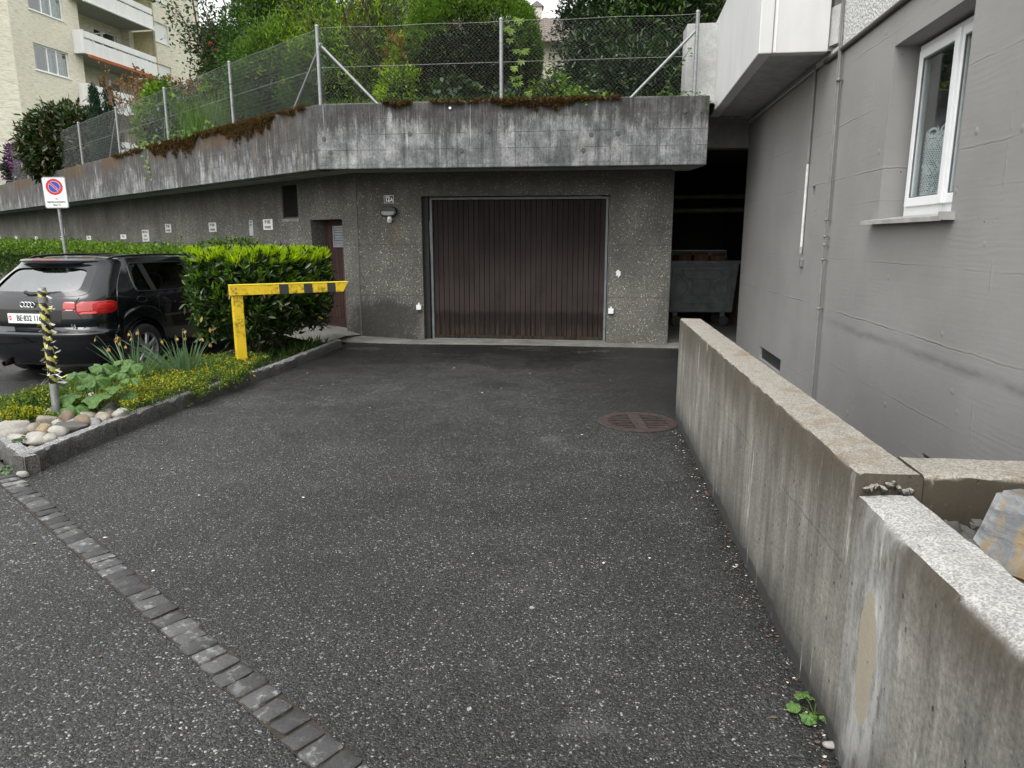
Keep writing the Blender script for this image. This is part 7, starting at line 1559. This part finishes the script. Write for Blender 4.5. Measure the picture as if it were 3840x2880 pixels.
# ------------------------------------------------------------------ cream apartment block at the upper left
FA = Frame((-24.4, 37.3), (.181, .983)); A0 = (-24.4, 37.3, 3.4)     # local y runs into the building (away from the garden)
ap = thing('apartment_block', 'cream rendered apartment block with white balconies at the upper left', 'building', A0)
ra = (0, 0, FA.rz); BZ = -3.4
def ab(m): m.v = [(x, y, z+BZ) for x, y, z in m.v]; return m
LV = [5.75, 8.55, 11.35, 14.15, 16.95]      # storey levels: tops of window openings are near these
wins = [(1.24, 3.52, 4.45, 5.68), (1.24, 3.52, 7.22, 8.48), (1.24, 3.52, 10.0, 11.30), (1.24, 3.52, 12.86, 14.12)]
part('wall', ab(MB().wall(0, 4.55, 2.6, 19, 0, .3, wins)), APT, ap, rot=ra)
part('end_wall', ab(MB().prism([(0, -.0), (0, 10), (.3, 10), (.3, .3)], 2.6, 19)), APT, ap, rot=ra)
part('chamfer_wall', ab(MB().prism([(-.002, -.002), (-2.6, 1.6), (-2.6, 9), (-.002, 9)], 2.6, 18.99)), APT, ap, rot=ra)
GLA = NT('apartment_glass'); fr_ = schlick(GLA, 1.7); GLA = GLA.end(GLA.n('MixShader', {0: fr_, 1: GLA.n('BsdfTransparent', {'Color': (.85,.9,.9,1)}).outputs[0], 2: GLA.n('BsdfGlossy', {'Roughness': 0.02}).outputs[0]}).outputs[0])
CURT = plain('grey_curtain', (.20,.25,.27), .9, 0, .5, 9); DARKR = plain('dark_room', (.03,.03,.032), .9); SHUT = plain('white_roller_shutter', (.66,.67,.66), .5, vary=.03)
part('room', ab(MB().box(.35, 4.5, 1.6, 1.7, 2.6, 19)), DARKR, ap, rot=ra)
for i, (x0, x1, z0, z1) in enumerate(wins):
    if i == 1 or i == 0:
        sh = part('roller_shutter', ab(MB().box(x0, x1, .12, .14, z0, z1)), SHUT, ap, rot=ra)
        for k in range(22): part('shutter_slat', ab(MB().box(x0+.02, x1-.02, .105, .12, z0+.01+k*.056, z0+.055+k*.056)), SHUT, sh)
        continue
    wf = part('window', ab(MB().wall(x0, x1, z0, z1, .10, .16, [(x0+.07, x0+.88, z0+.08, z1-.07), (x0+.95, x0+1.50, z0+.08, z1-.07), (x0+1.57, x1-.07, z0+.08, z1-.07)])), PVC, ap, rot=ra)
    part('pane', ab(MB().box(x0+.06, x1-.06, .125, .13, z0+.07, z1-.06)), GLA, wf)
    m = MB()
    for (c0, c1) in ((x0+.10, x0+.42), (x0+.98, x0+1.45), (x0+1.62, x1-.10)):
        n = 14; m.grid([[(c0+(c1-c0)*k/n, .30+.035*(k % 2), z) for k in range(n+1)] for z in (z0, z1)])
    part('curtain', ab(m), CURT, wf); part('window_sill', ab(MB().box(x0-.04, x1+.04, -.06, .10, z0-.05, z0-.005)), PVC, wf)
# loggia recess and the set-back wing
part('back_wall', ab(MB().wall(4.55, 18.2, 2.6, 19, 1.5, 1.8, [(7.45, 9.35, z-2.05+.02, z) for z in (10.95, 13.75, 8.15)] + [(12.87, 14.42, z-1.22, z) for z in (10.35, 13.0, 15.62, 18.2)])), APT, ap, rot=ra)
part('loggia_side', ab(MB().box(4.552, 4.85, .302, 1.5, 2.6, 19)), APT, ap, rot=ra); part('wing_end', ab(MB().box(17.95, 18.2, 1.8, 9, 2.6, 19)), APT, ap, rot=ra)
part('corner_pier', ab(MB().box(9.75, 10.15, .95, 1.49, 2.6, 19)), APT, ap, rot=ra)
for z in (10.95, 13.75, 8.15):
    wf = part('loggia_window', ab(MB().wall(7.45, 9.35, z-2.03, z, 1.62, 1.68, [(7.52, 8.12, z-1.95, z-.07), (8.32, 9.28, z-1.95, z-.07)])), PVC, ap, rot=ra); part('pane', ab(MB().box(7.5, 9.3, 1.645, 1.65, z-2.0, z-.05)), GLA, wf)
    if z < 12: part('roller_shutter', ab(MB().box(8.32, 9.28, 1.60, 1.615, z-1.3, z-.07)), plain('grey_slat_shutter_%d' % int(z), (.20,.20,.19), .6), wf)
part('room', ab(MB().box(4.6, 18, 3.0, 3.1, 2.6, 19)), DARKR, ap, rot=ra)
for z in (10.35, 13.0, 15.62, 18.2): part('roller_shutter', ab(MB().box(12.87, 14.42, 1.60, 1.62, z-1.22, z)), SHUT, ap, rot=ra); part('window_sill', ab(MB().box(12.83, 14.46, 1.44, 1.60, z-1.27, z-1.225)), PVC, ap, rot=ra)
BALW = white_paint('white_balcony_concrete', .76); YELP = plain('yellowish_partition', (.48,.43,.24), .7)
ORNG = plain('orange_awning', (.50,.13,.04), .7)
for i, z in enumerate((5.95, 8.70, 11.40, 14.15, 16.9)):
    s0, s1, y0 = 3.95, 10.0, -.62
    b = part('balcony', ab(MB().box(s0+.03, s1-.03, y0+.02, 1.49, z+.02, z+.18)), plain('balcony_underside_%d' % i, (.34,.335,.32), .8), ap, rot=ra)
    for j, (a, c_) in enumerate(((s0+.10, 6.86), (6.875, s1))):
        part('front_panel', ab(MB().box(a, c_, y0, y0+.09, z, z+.74)), BALW, b, bevel=.015); part('rail_panel', ab(MB().box(a, c_, y0+.01, y0+.08, z+.83, z+1.16)), BALW, b, bevel=.012)
        for q in (.2, .5, .8): part('rail_bracket', ab(MB().box(a+(c_-a)*q-.03, a+(c_-a)*q+.03, y0+.03, y0+.07, z+.74, z+.83)), GALV_D, b)
    part('side_panel', ab(MB().box(s0, s0+.095, y0, .0, z, z+1.18)), BALW, b, bevel=.012); part('side_panel', ab(MB().box(s1-.10, s1, y0+.1, 1.2, z, z+1.14)), BALW, b)
    part('privacy_panel', ab(MB().box(10.18, 10.22, y0+.1, 1.45, z-2.5, z-.02)), YELP, b)
    aw = MB().tube([(s0+.25, y0-.08, z-.06), (s1-.2, y0-.08, z-.06)], .055, 10) if i % 2 else MB().prism([(y0-.14, z-.02), (y0-.02, z-.02), (y0-.02, z-.14), (y0-.10, z-.16)], s0+.25, s1-.2, 'x')
    part('awning', ab(aw), BALW if i % 2 else ORNG, b)
    part('drain_pipe', ab(MB().tube([(s1+.12, y0+.2, z-2.5), (s1+.12, y0+.2, z+.3)], .035, 8)), GALV_D, b)
part('wall_pendant_lamp', ab(MB().box(8.0, 8.16, 1.28, 1.40, 10.60, 10.95)), SIGNW, ap, rot=ra)
# lower annex with red trim seen past the block
rx = thing('red_trimmed_annex', 'dark annex with red fascia just right of the apartment block', 'building', (-22.2, 55.6, 3.4)); part('wall', MB().box(-.62, .7, 0, 4, 0, 13.2), plain('annex_wall', (.07,.06,.05), .9), rx); part('fascia', MB().box(-.64, .75, -.1, 0, 10.6, 12.2), plain('red_fascia', (.30,.02,.01), .6), rx); part('white_rail', MB().box(-.66, .8, -.16, -.1, 11.1, 11.25), SIGNW, rx)

# tiled house far behind the dome
fh = thing('tiled_house', 'cream house with brown tiled roof and chimney far behind the hedge gap', 'house', (2.2, 27, 3.5))
part('wall', MB().box(-4.2, 4.5, 0, 8, -.4, 4.95), plain('cream_house_wall', (.50,.46,.38), .9), fh)
TILE = NT('weathered_roof_tile'); TILE = TILE.end(TILE.bsdf(TILE.mix(TILE.n('NewGeometry').outputs['Random Per Island'], (.10,.082,.072), (.20,.165,.145)), .85))
rm = MB(); z0, y0, sl_ = 4.75, -.6, math.tan(R(27))
rm.add([(-4.7,-.6,4.75),(4.9,-.6,4.75),(4.9,2.6,4.75+3.2*sl_),(-4.7,2.6,4.75+3.2*sl_),(4.9,8.6,4.75),(-4.7,8.6,4.75)], [(0,1,2,3),(3,2,4,5)]); rf = part('roof', rm, plain('roof_underlay', (.12,.10,.09), .9), fh)
tm = MB(); tl_ = .33; tw_ = .26; c_, s_ = math.cos(R(27)), math.sin(R(27)); 
tm.add([(-.12,-.01*0,.03),(0,-.0,.06),(.12,0,.03),(-.12,.36*c_,.36*s_+.01),(0,.36*c_,.36*s_+.03),(.12,.36*c_,.36*s_+.01),(-.12,0,.0),(.12,0,0)], [(0,1,4,3),(1,2,5,4),(6,7,2,1),(6,1,0)])
cnt = 0; rest_m = MB()
for r in range(12):
    for k in range(36):
        x = -4.6+k*.265; p = (x, -.6+r*.30*c_, 4.75+r*.30*s_)
        if -2.6 < x < 1.2 and cnt < 300:
            if cnt == 0: tme = make_mesh('roof_tile', tm.v, tm.f); tme.materials.append(TILE)
            put('roof_tile', tme, None, rf, p, (0, random.uniform(-.03, .03), 0)); cnt += 1
        else: rest_m.add([(a+p[0], b+p[1], c+p[2]) for a, b, c in tm.v], tm.f)
part('roof_tiling', rest_m, TILE, rf, kind='stuff')
ch = part('chimney', MB().box(-1.45, -1.05, 2.4, 2.9, 5.9, 6.75), plain('chimney_render', (.50,.47,.42), .9), rf); part('chimney_cap', MB().prism([(-1.52, 6.75), (-.98, 6.75), (-1.25, 6.95)], 2.35, 2.95, 'y'), plain('chimney_cap_metal', (.16,.15,.14), .6), rf)
# ------------------------------------------------------------------ rubbish container in the bay
bn = thing('rubbish_container', 'large grey-green wheeled metal rubbish container in the dark recess', 'container', (3.38, 13.15, .006))
BINM = NT('galvanised_container_metal'); bf = BINM.noise(5, 6, .7); BINM = BINM.end(BINM.bsdf(BINM.mix(BINM.ss(bf, .3, .7), (.15,.18,.18), (.26,.295,.295)), .5, BINM.bump(BINM.noise(12, 3), .15, .01), .35))
m = MB(); zb, zt = .245, 1.15
m.add([(-.60,-.33,zb),(.60,-.33,zb),(.60,.33,zb),(-.60,.33,zb),(-.66,-.40,zt),(.66,-.40,zt),(.66,.40,zt),(-.66,.40,zt),(-.62,-.36,zt),(.62,-.36,zt),(.62,.36,zt),(-.62,.36,zt),(-.58,-.30,.35),(.58,-.30,.35),(.58,.30,.35),(-.58,.30,.35)], [(0,3,2,1),(0,1,5,4),(1,2,6,5),(2,3,7,6),(3,0,4,7),(4,5,9,8),(5,6,10,9),(6,7,11,10),(7,4,8,11),(8,9,13,12),(9,10,14,13),(10,11,15,14),(11,8,12,15),(12,13,14,15)])
part('body', m, BINM, bn, bevel=.02)
for a in ((-.68,.68,-.425,-.385),(-.68,.68,.385,.425),(-.69,-.645,-.385,.385),(.645,.69,-.385,.385)): part('rim', MB().box(a[0], a[1], a[2], a[3], zt-.035, zt+.02), BINM, bn, bevel=.008)
def face(x, z): return (x, -.335-.07*(z-zb)/(zt-zb)-.004, z)
def rib(pts, r=.008): part('pressed_rib', MB().tube([face(x, z) for x, z in pts], r, 6), BINM, bn, smooth=True)
def arc(cx, cz, r, a0, a1, n=6): return [(cx+r*math.cos(R(a0+(a1-a0)*k/n)), cz+r*math.sin(R(a0+(a1-a0)*k/n))) for k in range(n+1)]
def rr_(w, h, r, cz): return arc(w-r, cz+h-r, r, 0, 90)+arc(-w+r, cz+h-r, r, 90, 180)+arc(-w+r, cz-h+r, r, 180, 270)+arc(w-r, cz-h+r, r, 270, 360)+[(w, cz+h-r)]
rib(rr_(.53, .37, .06, .70)); rib(rr_(.155, .135, .05, .70))
rib([(-.36,1.0),(.36,1.0)]+arc(.20,.98,.14,0,-80)[1:]+[(-.20+.02,.845)]+arc(-.20,.98,.14,260,180)+[(-.36,1.0)]); rib([(-.34,.40),(.34,.40)]+arc(.20,.42,.14,0,80)[1:]+arc(-.20,.42,.14,100,180)+[(-.34,.40)])
for sx in (-1, 1): rib([(sx*.46,.92),(sx*.46,.46),(sx*.40,.48)]+[(sx*x, z) for x, z in arc(.36,.70,.12,-120,-240)][::1]+[(sx*.40,.93),(sx*.46,.92)])
for sx in (-.43, .43):
    for y in (-.26, .26):
        br_ = part('castor_fork', MB().add([(sx-.045,y-.03,.25),(sx+.045,y-.03,.25),(sx+.045,y+.03,.25),(sx-.045,y+.03,.25),(sx-.01,y+.02-.03,.08),(sx+.05,y+.02-.03,.08),(sx+.05,y+.05,.08),(sx-.01,y+.05,.08)], [(0,1,5,4),(2,3,7,6),(1,2,6,5),(3,0,4,7),(0,3,2,1),(4,5,6,7)]), GALV_D, bn)
        M = Matrix.Translation((sx+.025, y-.045, .095)) @ Matrix.Rotation(R(90), 4, 'X'); part('castor_wheel', MB().lathe([(.0, -.02), (.06, -.022), (.06, -.016), (.088, -.016), (.092, 0), (.088, .016), (.06, .016), (.0, .02)], 24, M, False), plain('castor_rubber_%d%d' % (sx*100, y*100), (.05,.05,.052), .6), bn, smooth=True, sharp=30)
part('raised_lid', MB().prism([(.36, 1.19), (.44, 1.19), (.47, 1.33), (.45, 1.33)], -.68, .66, 'x'), BINM, bn)
part('lid_edge', MB().tube([(-.68, .455, 1.335), (.66, .455, 1.34)], .008, 6), PIPEW, bn)
CARD = plain('brown_cardboard', (.13,.068,.038), .9, 0, .2, 5)
def card(label, x, y, z, w, d, h, rz):
    c = thing('cardboard_box', label, 'box', (x, y, z), rz, 'cardboard boxes in and beside the rubbish container')
    part('walls', MB().wall(-w/2, w/2, 0, h, -d/2, d/2), CARD, c); part('flap', MB().add([(-w/2,-d/2-.001,h),(w/2,-d/2-.001,h),(w/2-.02,-d/2-.07,h+.05),(-w/2+.02,-d/2-.07,h+.05),(-w/2,-d/2+.003,h),(w/2,-d/2+.003,h),(w/2-.02,-d/2-.066,h+.053),(-w/2+.02,-d/2-.066,h+.053)], [(0,1,2,3),(7,6,5,4)]), CARD, c); part('packing_tape', MB().box(-.025, .025, -d/2-.002, -d/2, 0, h), plain('brown_tape_%d' % int(x*100), (.13,.075,.04), .4), c)
card('left brown cardboard box sticking out of the container', 3.06, 12.98, .95, .22, .3, .32, .12); card('wide brown cardboard box in the middle of the container', 3.38, 12.99, .93, .24, .3, .34, -.05); card('brown cardboard box at the right of the container load', 3.66, 13.0, .95, .26, .3, .31, .08)
card('tall flattened cardboard standing right of the container', 4.28, 13.5, .006, .34, .12, .85, -.1)

# ------------------------------------------------------------------ litter on the asphalt
PETAL = plain('pale_fallen_petal', (.55,.52,.42), .7, 0, .2); CHALK = plain('dried_gum', (.26,.26,.255), .8, 0, .3, 30); DRYL = plain('dry_leaf', (.12,.07,.035), .8, 0, .3)
def fleck(x, y, r, mat, nm, label, cat, seed, h=.003, grp=None):
    rg = random.Random(seed); m = MB(); n = 9; pts = [(r*rg.uniform(.6, 1.1)*math.cos(2*math.pi*k/n), r*rg.uniform(.4, .8)*math.sin(2*math.pi*k/n)) for k in range(n)]
    m.prism(pts, 0, h); o = part(nm, m, mat, None, (x, y, .0005), (0, 0, rg.uniform(0, 3))); o['label'] = label; o['category'] = cat
    if grp: o['group'] = grp
fleck(.085, 2.79, .016, CHALK, 'gum_spot', 'upper grey gum spot in the middle of the asphalt', 'gum spot', 1, .0015, 'gum spots on the asphalt'); fleck(-.145, 2.12, .012, CHALK, 'gum_spot', 'small grey gum spot left of the middle of the asphalt', 'gum spot', 2, .0015, 'gum spots on the asphalt'); fleck(.445, 1.80, .014, CHALK, 'gum_spot', 'white gum spot nearest the camera on the asphalt', 'gum spot', 3, .0015, 'gum spots on the asphalt')
m = MB(); rg = random.Random(5)
def scatter(m, n, fn, r0, r1):
    for i in range(n):
        x, y = fn(); r = rg.uniform(r0, r1); a = rg.uniform(0, 6.28); k = 5; m.add([(x+r*math.cos(a+1.257*q)*(1 if q % 2 else .6), y+r*math.sin(a+1.257*q)*.7, .004+rg.uniform(0, .004)) for q in range(k)], [tuple(range(k))])
scatter(m, 60, lambda: (rg.uniform(-2.5, 1.2), rg.uniform(3, 10.2)), .006, .014)
def foot(): y = rg.uniform(1.6, 5.8); return (LOWX(y)-abs(rg.gauss(.02, .05))-.01, y)
scatter(m, 70, foot, .004, .010); o = part('fallen_petals', m, PETAL, None, kind='stuff'); o['label'] = 'scattered pale petals and grit on the ramp'
m = MB(); scatter(m, 80, foot, .006, .014); scatter(m, 25, lambda: (along(rg.uniform(5, 10))[0]+.05+abs(rg.gauss(0, .15)), rg.uniform(5, 10)), .008, .018); scatter(m, 14, lambda: (rg.uniform(-2, 1), rg.uniform(2, 6)), .006, .012); o = part('dry_leaf_litter', m, DRYL, None, kind='stuff'); o['label'] = 'brown dry leaf bits along the foot of the low wall and kerb'
pk = random.Random(4); m = MB(); m.rock((.985, 1.935, .012), (.022, .016, .012), 3, .2, 2); solo('pebble', m, ST['pale'], 'pale pebble lying at the foot of the near wall', 'pebble', (.985, 1.935, 0), smooth=True)
m = MB(); m.rock((-3.24, 4.485, .025), (.035, .025, .02), 6, .2, 2); solo('pebble', m, ST['pale'], 'white pebble below the kerb corner', 'pebble', (-3.24, 4.485, 0), smooth=True)
